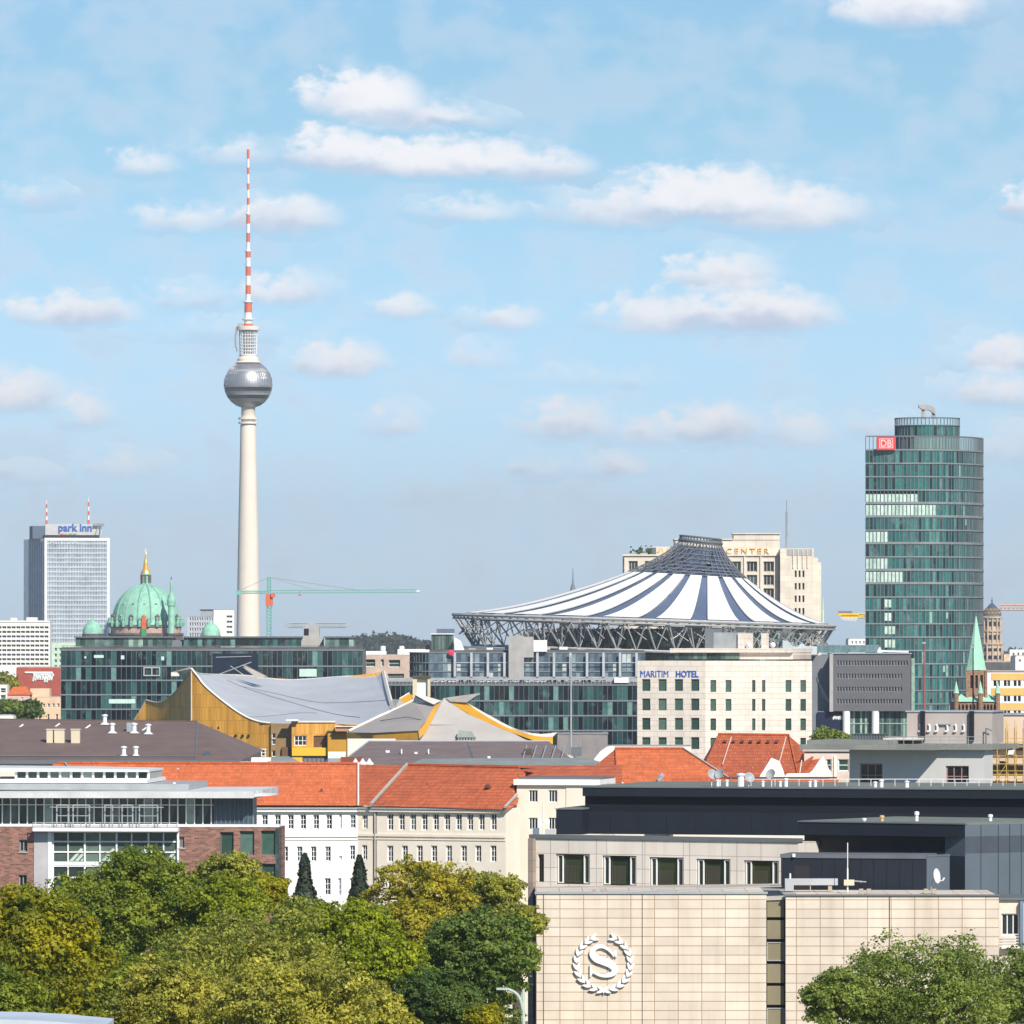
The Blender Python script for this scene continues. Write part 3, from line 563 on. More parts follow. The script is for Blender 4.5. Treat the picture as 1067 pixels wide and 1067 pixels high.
# ---- stone bell tower
d = 4500; s = d/F; r = root('bell_tower', 'ornate stone bell tower with a patterned dome at the right edge behind the green spire', 'tower', (X(1034.5, d), d+8, 0)); zr = lambda y: Z(y, d)
m_bs = M('warm_stone', (.55,.42,.30), var=.3, scale=.2, streak=.2)
def octt(name, rr, y0, y1, m): return MB().lathe([(rr*s,zr(y0)),(rr*s,zr(y1))], 12, a0=math.pi/12).build(name, m, r)
s *= 1.13
occt_ = [octt('lower_tier', 9.6, 700, 672, m_bs), octt('upper_tier', 7.9, 672, 644, m_bs)]
for rr, y in ((10.8, 671), (9.6, 643.5), (10.6, 690), (9.2, 657.5)): MB().lathe([(rr*s*.8,zr(y+1)),(rr*s,zr(y+.6)),(rr*s,zr(y-.6)),(rr*s*.8,zr(y-1))], 24).build('cornice', m_st if y > 671 else m_bs, r)
q = MB(); w = MB()
for i in range(12):
    a = 2*math.pi*i/12
    for rr, y0, y1 in ((8.5, 671, 644.5), (10.1, 690, 672)): q.tube((rr*s*math.cos(a), rr*s*math.sin(a), zr(y0)), (rr*s*math.cos(a), rr*s*math.sin(a), zr(y1)), .55, 8)
    a += math.pi/12
    for rr, y, hh in ((8.2, 664, 3), (8.2, 650, 3), (9.9, 685, 2.5), (9.9, 677, 2)):
        c, s_ = math.cos(a), math.sin(a); t = Vector((-s_, c, 0)); p = Vector((rr*s*c, rr*s*s_, 0))*.985; z = zr(y)
        (MB().face([p-t*1.1+Vector((0,0,z-hh*s*.7)), p+t*1.1+Vector((0,0,z-hh*s*.7)), p+t*1.1+Vector((0,0,z+hh*s*.7)), p-t*1.1+Vector((0,0,z+hh*s*.7))]).build('louvre', m_black, r) if s_ < .3 else None)
q.build('columns', m_bs, r)
MB().lathe([(8.9*s*math.cos(math.radians(10*k)), zr(642)+9.5*s*math.sin(math.radians(10*k))) for k in range(8)]+[(2.6*s,zr(631.5))], 24).build('dome', MBrick('patterned_tile', (.38,.27,.08), (.12,.09,.08), 2.2, 2.0, ms=.5, off=.5, var=.3, bump=0), r)
MB().lathe([(4.5*s,zr(632.5)),(2.5*s,zr(630)),(1.2*s,zr(628.5)),(.4*s,zr(628))], 12).lathe([(.3,zr(628)),(.8*s,zr(626)),(.2,zr(624)),(.12,zr(622))], 8).build('finial', M('dark_lead', (.07,.08,.13)), r)
# ---- pale blocks at the right-hand horizon
simple_house('pale_block', 'hazy white building far off at the right edge', 'building', 1052, 1075, 5000, 677, [(1055+5*i, 1057+5*i, 680, 683) for i in range(3)], m_white, D=20)
simple_house('pale_block', 'small white building just above the grey office left of the glass tower', 'building', 884, 905, 2500, 666, [(887+4*i, 889+4*i, 668, 671) for i in range(4)], m_white, D=20)
simple_house('dark_roof_block', 'low dark flat roofed block behind the yellow banded building', 'building', 1024, 1080, 2100, 690, [], m_dkroof, D=30)
simple_house('white_block', 'white cube shaped block at the right edge above the yellow banded building', 'building', 1058, 1085, 2000, 684, [(1061,1064,687,690)], m_white, D=20)
simple_house('ochre_house', 'small ochre house right behind the foot of the stone bell tower', 'house', 1046, 1052, 2900, 682, [], M('peach_render', (.72,.50,.33)), D=8)
# ================================================================ curved glass tower
d = 1880; s = d/F; ox = X(902, d)
dbt = root('glass_tower', 'tall curved teal glass tower with a red lettered sign on its top corner', 'skyscraper', (ox, d, 0))
def plan(n=120):        # front line of the tower in plan, from its left corner round to its right flank
    pts = []; xr = X(1023, d+32)-ox; r = 19.0; xc = xr-r
    n1 = 400
    for i in range(n1+1): t = i/n1; pts.append((xc*t, -1.2*math.sin(math.pi*t*.5)+0*t))
    y0 = pts[-1][1]
    for i in range(1, 401): a = -math.pi/2+(math.pi/2)*i/400; pts.append((xc+r*math.cos(a), y0+r*1.6*(1+math.sin(a))))
    P_ = np.array(pts); sg = np.r_[0, np.cumsum(np.hypot(*np.diff(P_, axis=0).T))]; q = np.linspace(0, sg[-1], n+1)
    return np.stack([np.interp(q, sg, P_[:, 0]), np.interp(q, sg, P_[:, 1])], 1)
pl = plan(54); z_top = Z(469.6, d); fh = 3.49
def strip(pl, z0, z1, off=0.0, gap=.03, skip=None):
    g = MB()
    for i in range(len(pl)-1):
        if skip and skip(i): continue
        a, b = pl[i], pl[i+1]; t = (b-a)/np.hypot(*(b-a)); nn = np.array((t[1], -t[0])); j = [random.uniform(-.015, .015)+off for _ in range(4)]
        q = [a+t*gap+nn*j[0], b-t*gap+nn*j[1], b-t*gap+nn*j[2], a+t*gap+nn*j[3]]
        g.face([(*q[0], z0), (*q[1], z0), (*q[2], z1), (*q[3], z1)])
    return g
def ledge(pl, z0, z1, out, inn):
    g = MB(); o = []; i_ = []
    for k in range(len(pl)):
        a = pl[max(0, k-1)]; b = pl[min(len(pl)-1, k+1)]; t = (b-a)/np.hypot(*(b-a)); nn = np.array((t[1], -t[0])); o.append(pl[k]+nn*out); i_.append(pl[k]-nn*inn)
    for k in range(len(pl)-1):
        g.face([(*o[k],z0),(*o[k+1],z0),(*o[k+1],z1),(*o[k],z1)]); g.face([(*o[k],z1),(*o[k+1],z1),(*i_[k+1],z1),(*i_[k],z1)]); g.face([(*o[k+1],z0),(*o[k],z0),(*i_[k],z0),(*i_[k+1],z0)])
    g.face([(*i_[0],z0),(*o[0],z0),(*o[0],z1),(*i_[0],z1)]); return g
def posts(pl, z0, z1, w=.10, out=.14, step=1):
    g = MB()
    for k in range(0, len(pl), step):
        a = pl[max(0, k-1)]; b = pl[min(len(pl)-1, k+1)]; t = (b-a)/np.hypot(*(b-a)); nn = np.array((t[1], -t[0])); p = pl[k]
        c = [p-t*w, p+t*w, p+t*w+nn*out, p-t*w+nn*out]; g.face([(*c[3],z0),(*c[2],z0),(*c[2],z1),(*c[3],z1)]); g.face([(*c[2],z0),(*c[1],z0),(*c[1],z1),(*c[2],z1)]); g.face([(*c[0],z0),(*c[3],z0),(*c[3],z1),(*c[0],z1)])
    return g
lit = {3: 14, 4: 19, 6: 6, 8: 6, 9: 10, 11: 0, 13: 0}
m_ledge = M('pale_ledge', (.20,.23,.235), rough=.5)
for k in range(28):
    z1 = z_top-fh*k; z0 = z1-fh; zb = z0+.34 if k not in (3, 4, 6, 8, 9) else z0+.6
    nl = lit.get(k, 0)
    o = strip(pl, zb, z1-.0, skip=(lambda i, n=nl: i < n)).build('window_band', m_tower, dbt)
    if k not in lit:
        rs = {random.randrange(8, 50) for _ in range(3)}
        for r_ in rs: strip(pl, zb+random.choice([.2, 1.2]), z1-.3, off=.04, gap=.15, skip=(lambda i, r_=r_: i != r_)).build('blinds_or_reflections', m_gst, dbt)  # single pale panes painted in for bright reflections in the glass
    if nl: strip(pl, zb, z1-(.9 if k == 3 else .2), skip=(lambda i, n=nl: i >= n)).build('blinds_or_reflections', m_towerlit, dbt); 
    if k in (11, 12, 13, 14, 15): strip(pl, zb+.6, z1-.5, off=.05, gap=.12, skip=(lambda i: not (5 <= i < 5+(2 if k < 13 else 3)))).build('blinds_or_reflections', m_towerlit, dbt)
    posts(pl, zb, z1).build('mullions', m_mull, o)
    ledge(pl, z0, zb, .28, .4).build('floor_slab', m_ledge if k % 1 == 0 and k < 16 else m_slab, dbt)
# body behind
inner = [tuple(p) for p in pl]; bk = MB(); n_ = len(pl)
body = [(p[0]+.02, p[1]+.45) for p in pl]; 
for i in range(n_-1): bk.face([(*body[i],0),(*body[i+1],0),(*body[i+1],z_top+.25),(*body[i],z_top+.25)])
bk.face([(body[0][0],body[0][1],0),(body[0][0],body[0][1],z_top+.25),(body[0][0]+3,34,z_top+.25),(body[0][0]+3,34,0)])
bk.face([(*body[-1],z_top+.25),(*body[-1],0),(body[0][0]+3,34,0),(body[0][0]+3,34,z_top+.25)]); bk.face([(p[0],p[1],z_top+.25) for p in body]+[(body[0][0]+3,34,z_top+.25)])
bk.build('core', M('dark_teal', (.02,.05,.055), rough=.4), dbt)
# parapet screen and upper drum
m_screen, nt, b_ = newmat('screen_glass'); b_.inputs['Base Color'].default_value = (.28,.42,.42,1); b_.inputs['Roughness'].default_value = .1; b_.inputs['Alpha'].default_value = .38
zp = Z(455.2, d)
strip(pl, z_top+.5, zp, off=.1, skip=lambda i: i < 13).build('parapet_glass', m_screen, dbt); posts(pl, z_top, zp, w=.09, out=.2).build('parapet_posts', m_mull, dbt)
ledge(pl, zp, zp+.3, .2, .1).build('parapet_rail', m_mull, dbt); ledge(pl, z_top, z_top+.4, .25, .2).build('parapet_sill', m_ledge, dbt)
def arcp(x0, x1, y0, bulge, n):
    return np.array([(x0+(x1-x0)*(.5-.5*math.cos(math.pi*i/n)), y0-bulge*math.sin(math.pi*i/n)) for i in range(n+1)])
dl = arcp(X(936.6, d)-ox, X(1004, d)-ox, 18, 9.5, 26)
for k, (a, b) in enumerate(((z_top+.4, zp+.2), (zp+.6, zp+3.2), (zp+3.5, Z(434.6, d)))):
    o = strip(dl, a, b).build('drum_glass', m_gst if k == 0 else m_tower if k == 1 else m_screen, dbt); posts(dl, a, b, w=.09).build('mullions', m_mull, o); ledge(dl, b, b+.25, .25, .2).build('drum_rail', m_ledge if k == 0 else m_mull, dbt)
MB().hull([(p[0]+(.6 if p[0] < 12 else -.3), p[1]+.8, zp+3.4) for p in dl]+[(dl[0][0]+2,26,zp+3.4)], z_top, 0).build('drum_core', M('dark_teal', (.02,.05,.055)), dbt)
q = MB(); u = lambda px: X(px, d+14)-ox; zr = lambda y: Z(y, d+14)
q.prism([(u(957),zr(424.5)),(u(961),zr(427)),(u(968),zr(427.5)),(u(974),zr(432)),(u(974),zr(426)),(u(970),zr(423)),(u(964),zr(421.5)),(u(957),zr(422))], 12, 15); q.prism([(u(960.5),zr(427)),(u(960.5),zr(436)),(u(964.5),zr(436)),(u(963),zr(427))][::-1], 12.5, 14.5); q.prism([(u(971),zr(436)),(u(975.5),zr(436)),(u(974),zr(426)),(u(971),zr(427))], 12.5, 14.5); q.build('maintenance_rig', m_concrete, dbt)
u = lambda px: X(px, d)-ox; zr = lambda y: Z(y, d)
MB().box(u(913.3), u(932.4), -2.3, -1.6, zr(469), zr(455.4)).build('sign_panel', M('sign_red', (.78,.035,.035), rough=.5, var=.03), dbt)
m_pk = M('sign_white', (.8,.45,.43), var=.03); q = MB(); a0, a1, b0, b1 = u(915.6), u(930.2), zr(467.3), zr(457.1); t = .22
q.box(a0, a1, -2.36, -2.3, b0, b0+t).box(a0, a1, -2.36, -2.3, b1-t, b1).box(a0, a0+t, -2.36, -2.3, b0+t, b1-t).box(a1-t, a1, -2.36, -2.3, b0+t, b1-t); q.build('sign_frame', m_pk, dbt)
text('DB', dbt, u(917.2), u(928.8), zr(466), zr(458.4), -2.3, m_pk, ext=.08, bold=.03)
# ================================================================ offices with gold lettering behind the tent roof
d = 2010; f = Fac(650.5, d, 818, d); bc = f.root('office_tower', 'cream stone office tower with gold lettering behind the striped tent roof', 'office building'); U = f.U; zr = lambda y: Z(y, d)
m_lime = MBrick('limestone', (.74,.66,.55), (.58,.51,.43), 3.2, 1.6, ms=.05, off=.5, var=.07, blot=.06, bump=0)
def rect(x0, x1, y0, y1): return (U(x0), U(x1), zr(y1), zr(y0))
wl = [rect(655+17*i, 664.5+17*i, 584.5+14*j, 594.5+14*j) for i in range(3) for j in range(3)]
wc = [rect(x, x+11, y, y+11) for x in (743, 761, 778, 795.5) for y in (585, 599, 613, 627)]
mb = MB(); wallgrid(mb, 0, U(704), 0, zr(578.5), wl, 0, .7); shell(mb, 0, U(704), 30, 0, zr(578.5)); wallgrid(mb, U(704), f.L, 0, zr(579), wc, 0, .7); shell(mb, U(704), f.L, 30, 0, zr(579)); mb.build('wall', m_lime, bc)
windows(bc, wl+wc, nx=3, ny=1, fw=.25, dep=.7, simple=True, mp=m_darki, mf=m_concrete)
MB().box(U(704), U(812.5), .8, 26, zr(579), zr(562.5)).build('attic', m_lime, bc); MB().box(U(764.5), U(812.5), .6, 14, zr(562.5), zr(556.5)).build('upper_attic', m_lime, bc)
MB().box(U(763.5), U(813.5), .2, 14.5, zr(556.5), zr(555.3)).box(U(703), U(764), .4, 26.5, zr(562.5), zr(561.2)).build('cornice', m_lime, bc); MB().box(U(648.8), U(818.8), -.5, 1.5, zr(579.3), zr(577.6)).build('ledge', m_lime, bc)
MB().box(U(676), U(704), 3, 20, zr(578), zr(569.5)).build('terrace_house', m_lime, bc); MB().box(U(677), U(684), 2.8, 3.1, zr(577), zr(570.5)).build('terrace_window', m_bluei, bc)
q = MB()
for i in range(60): x, y, z = U(669)+random.gauss(0, 1.5), 2+random.gauss(0, .6), zr(575)+random.gauss(0, .7); a = random.uniform(.3, .7); v = Vector((random.gauss(0,1), random.gauss(0,1), random.gauss(0,1))).normalized()*a; w = v.orthogonal().normalized()*a; p = Vector((x, y, z)); q.face([p-v, p-w, p+v, p+w])
q.build('terrace_bush', M('bush_green', (.04,.07,.03)), bc); MB().box(U(663), U(675), 1.2, 3, zr(577.6), zr(576)).build('planter', m_concrete, bc)
for i, x in enumerate((737, 757.5, 775, 792, 809)): MB().box(U(x), U(x+1.7), -.5, 0, 0, zr(580)).build('pilaster', m_lime, bc)
ml = M('gold_letters', (.62,.42,.12), rough=.5, var=.05)
text('BEISHEIM', bc, U(686), U(746), zr(577), zr(571.2), .8, ml, ext=.4, space=1.3); text('CENTER', bc, U(757), U(801.5), zr(577), zr(571.2), .8, ml, ext=.4, space=1.5)
MB().tube((U(820),-.0,zr(575)), (U(820),0,zr(533)), .35, 6).tube((U(820),0,zr(533)), (U(820),0,zr(521)), .18, 5).build('flagpole', m_steel, bc)
f2 = Fac(818.2, d-3, 848, d-3); r = bc; q = MB(); dx = f2.A.x-f.A.x; V = lambda px: X(px, d-3)-f.A.x; zq = lambda y: Z(y, d-3)
wr = [(V(x), V(x+2.2), zq(y+7), zq(y)) for x in (828, 832, 836) for y in (594.5, 607.5, 620.5, 633.5)]
wallgrid(q, V(813), V(848), 0, zq(571.5), wr, -3, .7); shell(q, V(813), V(848), 28, 0, zq(571.5), -3); q.build('side_wing', m_lime, bc); windows(bc, wr, nx=1, ny=1, fw=.12, v=-3, dep=.7, simple=True, mp=m_black, mf=m_steel)
MB().box(V(820), V(846), -3.1, -3, zq(579), zq(572)).build('louvre_band', m_concrete, bc)
MB().box(V(848), V(852.5), -2.5, 22, 0, zq(581)).build('stepped_pier', m_lime, bc); MB().box(V(852.5), V(855.8), -2, 20, 0, zq(586)).build('stepped_pier', m_lime, bc)
for x in (826, 831, 836, 841): MB().box(V(x), V(x+.8), -3.35, -3, zq(592), zq(573)).build('rib', m_lime, bc)
MB().tube((V(858),0,zq(662)), (V(858),0,zq(622)), .5, 5, r1=.1).build('scaffold_tarp', M('mint_render', (.50,.66,.50)), bc)
# ================================================================ tent roof
d = 1850; s = d/F; tc_ = root('tent_roof', 'great tent roof with white and blue fabric stripes on a steel truss ring', 'tent roof', (X(671, d), d, 0))
RX, RY = 199*s, 150*s; zL = lambda a: Z(650.5, d)+.0+(-6.0*s)*math.cos(a)*1.0; UX = (730-671)*s; UR, UYR = 21.5*s, 15*s
def tp(a, t, off=0.0):
    Lx, Ly, Lz = RX*math.cos(a), RY*math.sin(a), zL(a)+1.2; Ux, Uy, Uz = UX+UR*math.cos(a), UYR*math.sin(a)+0, Z(566.5, d)-.9*math.cos(a)*.6
    h = .85*t**1.55+.15*t**12; return Vector((Lx*(1-t)+Ux*t, Ly*(1-t)+Uy*t, Lz+(Uz-Lz)*h+off))
m_fab = M('white_fabric', (.80,.80,.79), rough=.7, var=.04, scale=.1); m_fabb = M('blue_grey_mesh', (.10,.135,.215), rough=.5, var=.18, scale=.15)
NS = 22; T0, T1 = .05, .77
for k in range(NS):
    a0 = 2*math.pi*(k+.62)/NS; a1 = a0+2*math.pi/NS*.66; a2 = 2*math.pi*(k+1.62)/NS; q = MB(); b_ = MB()
    ts = np.linspace(T0, T1, 15)
    for i in range(14):
        for (A0, A1, mbx, n, dz) in ((a0, a1, q, 5, .25), (a1, a2, b_, 3, -.15)):
            for j in range(n):
                x0, x1 = A0+(A1-A0)*j/n, A0+(A1-A0)*(j+1)/n
                sg = lambda jj: dz-(.55*math.sin(math.pi*jj/n) if mbx is q else 0)*0
                mbx.face([tp(x0, ts[i], sg(j)), tp(x1, ts[i], sg(j+1)), tp(x1, ts[i+1], sg(j+1)), tp(x0, ts[i+1], sg(j))])
    q.build('fabric_panel', m_fab, tc_); b_.build('mesh_panel', m_fabb, tc_)
    q = MB()
    for A in (a0, a1):
        for i in range(0, 14, 1): q.tube(tp(A, ts[i], .2), tp(A, ts[i+1], .2), .13, 3, cap=False)
    q.build('stay_cable', m_steel, tc_)
# open lattice cone at the top
q = MB(); lat = MB(); na = 44; ts = np.linspace(T1, .995, 9)
for i in range(8):
    for j in range(na):
        a, b = 2*math.pi*j/na, 2*math.pi*(j+1)/na
        if (j*5+i*3) % 11: q.face([tp(a, ts[i], -.5), tp(b, ts[i], -.5), tp(b, ts[i+1], -.5), tp(a, ts[i+1], -.5)])
for i in range(9):
    for j in range(na): lat.tube(tp(2*math.pi*j/na, ts[i], .3), tp(2*math.pi*(j+1)/na, ts[i], .3), .11, 3, cap=False)
for j in range(na):
    for i in range(8):
        lat.tube(tp(2*math.pi*j/na, ts[i], .3), tp(2*math.pi*j/na, ts[i+1], .3), .10, 3, cap=False)
        if (i+j) % 2: lat.tube(tp(2*math.pi*j/na, ts[i], .35), tp(2*math.pi*(j+1)/na, ts[i+1], .35), .09, 3, cap=False)
q.build('glazed_cone', M('cone_glass', (.05,.075,.13), rough=.35, var=.5, scale=.5), tc_); lat.build('cone_lattice', M('grey_lattice', (.15,.165,.18), var=.3), tc_)
q = MB()
for j in range(40):
    a, b = 2*math.pi*j/40, 2*math.pi*(j+1)/40; q.tube(tp(a, 1, .5), tp(b, 1, .5), .5, 6, cap=False); q.tube(tp(a, 1, 1.6), tp(b, 1, 1.6), .22, 5, cap=False); q.tube(tp(a, 1, .5), tp(a, 1, 1.6), .12, 4, cap=False)
q.build('top_ring', m_mull, tc_)
# ring truss
m_truss = M('truss_steel', (.37,.38,.38), rough=.5, var=.15); nr = 56
def rp(a, rr, dz): return Vector((RX*rr*math.cos(a), RY*rr*math.sin(a), zL(a)+dz))
ch = MB()
for j in range(nr*2):
    a, b = math.pi*j/nr, math.pi*(j+1)/nr
    ch.tube(rp(a, 1.0, 1.0), rp(b, 1.0, 1.0), .42, 6, cap=False); ch.tube(rp(a, 1.0, 0.1), rp(b, 1.0, 0.1), .22, 5, cap=False); ch.tube(rp(a, .90, -.2), rp(b, .90, -.2), .26, 5, cap=False); ch.tube(rp(a, .90, -6.8), rp(b, .90, -6.8), .38, 6, cap=False)
ch.build('ring_chords', m_truss, tc_)
for j in range(nr):
    a = 2*math.pi*j/nr; b = 2*math.pi*(j+1)/nr; c = (a+b)/2; q = MB()
    for (p0, p1, rr) in ((rp(a, 1, .9), rp(c, .90, -6.8), .20), (rp(b, 1, .9), rp(c, .90, -6.8), .20), (rp(a, .90, -.2), rp(c, .90, -6.8), .15), (rp(a, 1, .5), rp(a, .90, -.2), .14), (rp(c, 1, .5), rp(a, .90, -.2), .12), (rp(b, .90, -.2), rp(c, .90, -6.8), .14), (rp(a, .90, -.2), rp(b, .97, -4.0), .12)): q.tube(p0, p1, rr, 4, cap=False)
    q.build('truss_bay', m_truss, tc_)
for j in (19, 22, 24, 33, 39, 40): # little white sails under the ring
    a = 2*math.pi*(j-.5+28)/nr; MB().face([rp(a, .96, .4), rp(a+.16, .96, .4), rp(a+.08, .84, -4.4)]).build('sail', m_fab, tc_)
# ================================================================ glass offices round the tent
def glassblock(name, label, px0, px1, d, ys, w, D, mg=None, d1=None, slab=.35, grp=None, cat='office building', skip=None):
    f = Fac(px0, d, px1, d1 or d); r = f.root(name, label, cat, grp); z = [f.Zz((px0+px1)/2, y) for y in ys]
    n = int((z[0])/4.0); z = [z[0]-4.0*k for k in range(n, 0, -1)]+z if n > 0 else z
    z[0] = 0 if z[0] < 4 else z[0]
    curtain(r, 0, f.L, z, w, mg or m_teal, D=D, slab=slab, skip=skip); MB().box(.1, f.L-.1, .45, D-.1, z[-1]+.004, z[-1]+.5).build('roof', m_dkroof, r); return f, r, z
f, r, zs = glassblock('glass_office', 'dark teal glass office block behind the golden concert hall', 63.5, 378, 1760, [753, 738.3, 723.2, 708.2, 693.4, 676.6], 1.22, 40)
U = f.U; zr = lambda y: Z(y, 1760)
z_ = [zr(676)+.5, zr(664.5)]; 
for x0, x1 in ((77, 178), (190, 313), (338, 368)): 
    q = strip(np.array([(U(x0)+(U(x1)-U(x0))*i/round((x1-x0)/5), 6.) for i in range(round((x1-x0)/5)+1)]), z_[0], z_[1]); q.build('penthouse_glass', m_gst if x0 != 190 else m_teal, r); MB().box(U(x0)+.1, U(x1)-.1, 6.1, 30, z_[0], z_[1]-.05).build('penthouse', m_slab, r); MB().box(U(x0)-.3, U(x1)+.3, 5.4, 30.5, z_[1], z_[1]+.35).build('penthouse_roof', m_mull, r)
MB().box(U(178)+.01, U(190)-.4, 6.5, 25, z_[0], zr(667)).build('plant_room', m_slab, r)
q = MB()
for i in range(80): x = U(66+i*3.9); q.box(x-.05, x+.05, .3, .4, zr(676.4), zr(673))
q.box(U(64), U(377), .28, .42, zr(673.2), zr(672.7)); q.build('roof_railing', m_mull, r)
MB().box(U(222), U(269), -.35, -.1, zr(705), zr(681)).build('dark_recess', M('deep_blue', (.012,.02,.04), rough=.2, var=.3), r); MB().tube((U(225),-.5,zr(704)), (U(262),-.5,zr(690)), .15, 4).tube((U(240),-.5,zr(694)), (U(256),-.5,zr(705)), .15, 4).tube((U(225),-.5,zr(685)), (U(262),-.5,zr(684)), .12, 4).build('recess_braces', m_steel, r)
q = MB(); a0, a1, b0, b1 = U(149.5), U(167), zr(704.5), zr(695); q.box(a0,a1,-.5,-.25,b0,b0+.3).box(a0,a1,-.5,-.25,b1-.3,b1).box(a0,a0+.3,-.5,-.25,b0+.3,b1-.3).box(a1-.3,a1,-.5,-.25,b0+.3,b1-.3).box((a0+a1)/2-.15,(a0+a1)/2+.15,-.5,-.25,b0+.3,b1-.3); q.build('window_frame', m_steel, r)
m_blind = M('pale_blind', (.50,.66,.58), rough=.4, var=.1)
for (x0, x1, y0, y1) in ((98, 108, 682.5, 685.5), (126, 129.5, 683, 687), (113.5, 141, 728.5, 733), (312, 330, 697, 705), (88, 90, 684, 686), (168, 171, 684, 688), (180, 184, 733, 738)): MB().box(U(x0), U(x1), -.16, -.13, zr(y1), zr(y0)).build('blind', m_blind, r)
# grey rooftop crane on it
cr = root('rooftop_crane', 'grey maintenance crane with a long lattice boom on the dark glass office roof', 'roof crane', (X(325, 1775), 1775, Z(676, 1760)+.5)); u = lambda px: X(px, 1775)-X(325, 1775); zq = lambda y: Z(y, 1775)-Z(676, 1760)-.5
MB().box(u(313), u(337), -3, 4, 0, zq(664)).build('base', m_concrete, cr); MB().box(u(316), u(333), -2, 3, zq(664), zq(653.5)).build('turret', m_concrete, cr); MB().box(u(317), u(322), -2.1, -2, zq(662), zq(655)).build('opening', m_black, cr)
q = MB(); lattice(q, (u(300),0,zq(651.6)), (u(360),0,zq(651.6)), 1.0, 26, .14); q.prism([(u(295),zq(653.5)),(u(304),zq(654)),(u(304),zq(649.5)),(u(298),zq(650))], -.6, .6); q.prism([(u(318),zq(654)),(u(331),zq(654)),(u(329),zq(648.6)),(u(321),zq(648.6))], -.8, .8); q.box(u(358), u(365.5), -.5, .5, zq(653.5), zq(651.8)); q.build('boom', m_steel, cr)
# upper tier beside the tent
f, r, zs = glassblock('glass_office', 'blue grey glass office with white balcony frames right under the tent ring', 447, 672, 1800, [706, 699, 690, 679.5], 1.15, 26, mg=m_bluei, slab=.3); U = f.U; zr = lambda y: Z(y, 1800)
cvp = np.array([(U(447)-4.8*math.sin(t*math.pi/2), .0+7*(1-math.cos(t*math.pi/2))) for t in np.linspace(1, 0, 10)])
for y0, y1 in ((705.8, 700), (698.8, 691), (689.8, 680.5)): o = strip(cvp, zr(y0), zr(y1)).build('corner_glass', m_teal, r); posts(cvp, zr(y0), zr(y1)).build('mullions', m_mull, o); ledge(cvp, zr(y1), zr(y1-1), .3, .3).build('floor_slab', m_slab, r)
MB().hull([(p[0]+.2, p[1]+.4, zr(679.6)) for p in cvp]+[(U(447), 12, zr(679.6)), (U(444),12,zr(679.6))], 0).build('corner_core', m_slab, r)
q = MB()
for i in range(12):
    x = U(474+i*17.2)
    q.box(x-.3, x+.3, -1.5, -1.2, zr(706), zr(680)); q.box(x-.3, x+4.0*.95, -1.5, -1.3, zr(706), zr(705.2)).box(x+.3, x+3.8, -1.5, -1.3, zr(690.6), zr(690))
q.build('balcony_frame', M('pale_frame', (.42,.45,.47)), r)
MB().box(U(530), U(546), -2.5, 6, zr(708), zr(662.5)).build('stair_tower', m_concrete, r); MB().box(U(546)+.01, U(556), -1.6, 6, zr(685), zr(663.5)).build('lift_tower', m_concrete, r); MB().box(U(556)+.01, U(570), -1.4, 5, zr(679), zr(667)).build('plant_room', m_white, r)
q = MB(); q.lathe([(.3,0),(.7,.1),(.75,.35),(.3,.5)], 16); o = q.build('round_sign', M('sign_pink', (.65,.05,.10)), r); o.location = (U(470), -.8, zr(680)); o.rotation_euler = (math.pi/2, 0, 0)
f2 = Fac(449, 1812, 473, 1812); q = strip(np.array([(U(449)+(U(472)-U(449))*i/12, 8.) for i in range(13)]), zr(679)+.5, zr(661)); q.build('penthouse_glass', m_gst, r); MB().box(U(449)+.1, U(472), 8.1, 18, zr(679)+.5, zr(661)).build('penthouse', m_ltroof, r); MB().box(U(448.5), U(473), 7.5, 18.5, zr(661), zr(660)).build('penthouse_roof', m_whitem, r); MB().box(U(454.5), U(473), 9, 16, zr(660), zr(655.2)).build('plant_room', M('slate_blue', (.10,.13,.19)), r)
MB().box(U(443), U(449)-.4, 8, 14, zr(679)+.5, zr(672)).build('plant_box', m_navy, r)
MB().prism([(U(473.3),zr(678)),(U(484),zr(678)),(U(480),zr(668)),(U(473.3),zr(664))], 4, 12).build('white_hood', m_white, r)
for i in range(9): MB().box(U(488+i*19), U(494+i*19+random.uniform(0,4)), 4, 8, zr(679)+.5, zr(676-random.uniform(0,2))).build('roof_unit', random.choice([m_whitem, m_concrete, m_steel]), r)
# inner facade seen through the truss
f, r, zs = glassblock('glass_office', 'pale glass office seen through the truss under the tent roof', 545, 842, 1888, [690, 682, 674, 666, 657], 1.6, 10, mg=m_gst, slab=.5)
# lower tier
f, r, zs = glassblock('glass_office', 'dark teal glass office below the tent roof with a grey metal roof edge', 402, 664, 1745, [791, 776, 760.5, 745, 729.5, 713], 1.2, 40)
U = f.U; zr = lambda y: Z(y, 1745); MB().box(U(402), U(664), 1.5, 3.5, zr(713), zr(707)).build('roof_upstand', m_steel, r)
q = MB()
for i in range(65): x = U(404+i*4); q.box(x-.06, x+.06, .2, .3, zr(713), zr(706.5))
q.box(U(402), U(664), .2, .34, zr(706.8), zr(706.2)); q.build('roof_railing', m_steel, r)
for i in range(26): x = 450+i*7+random.uniform(0, 3); MB().box(U(x), U(x+4), 1.0, 1.4, zr(710.5), zr(708.5)).build('roof_vent', random.choice([m_whitem, m_steel, m_black]), r)
MB().box(U(640), U(655), -.5, 1, zr(711.5), zr(706)).build('roof_unit', m_whitem, r)
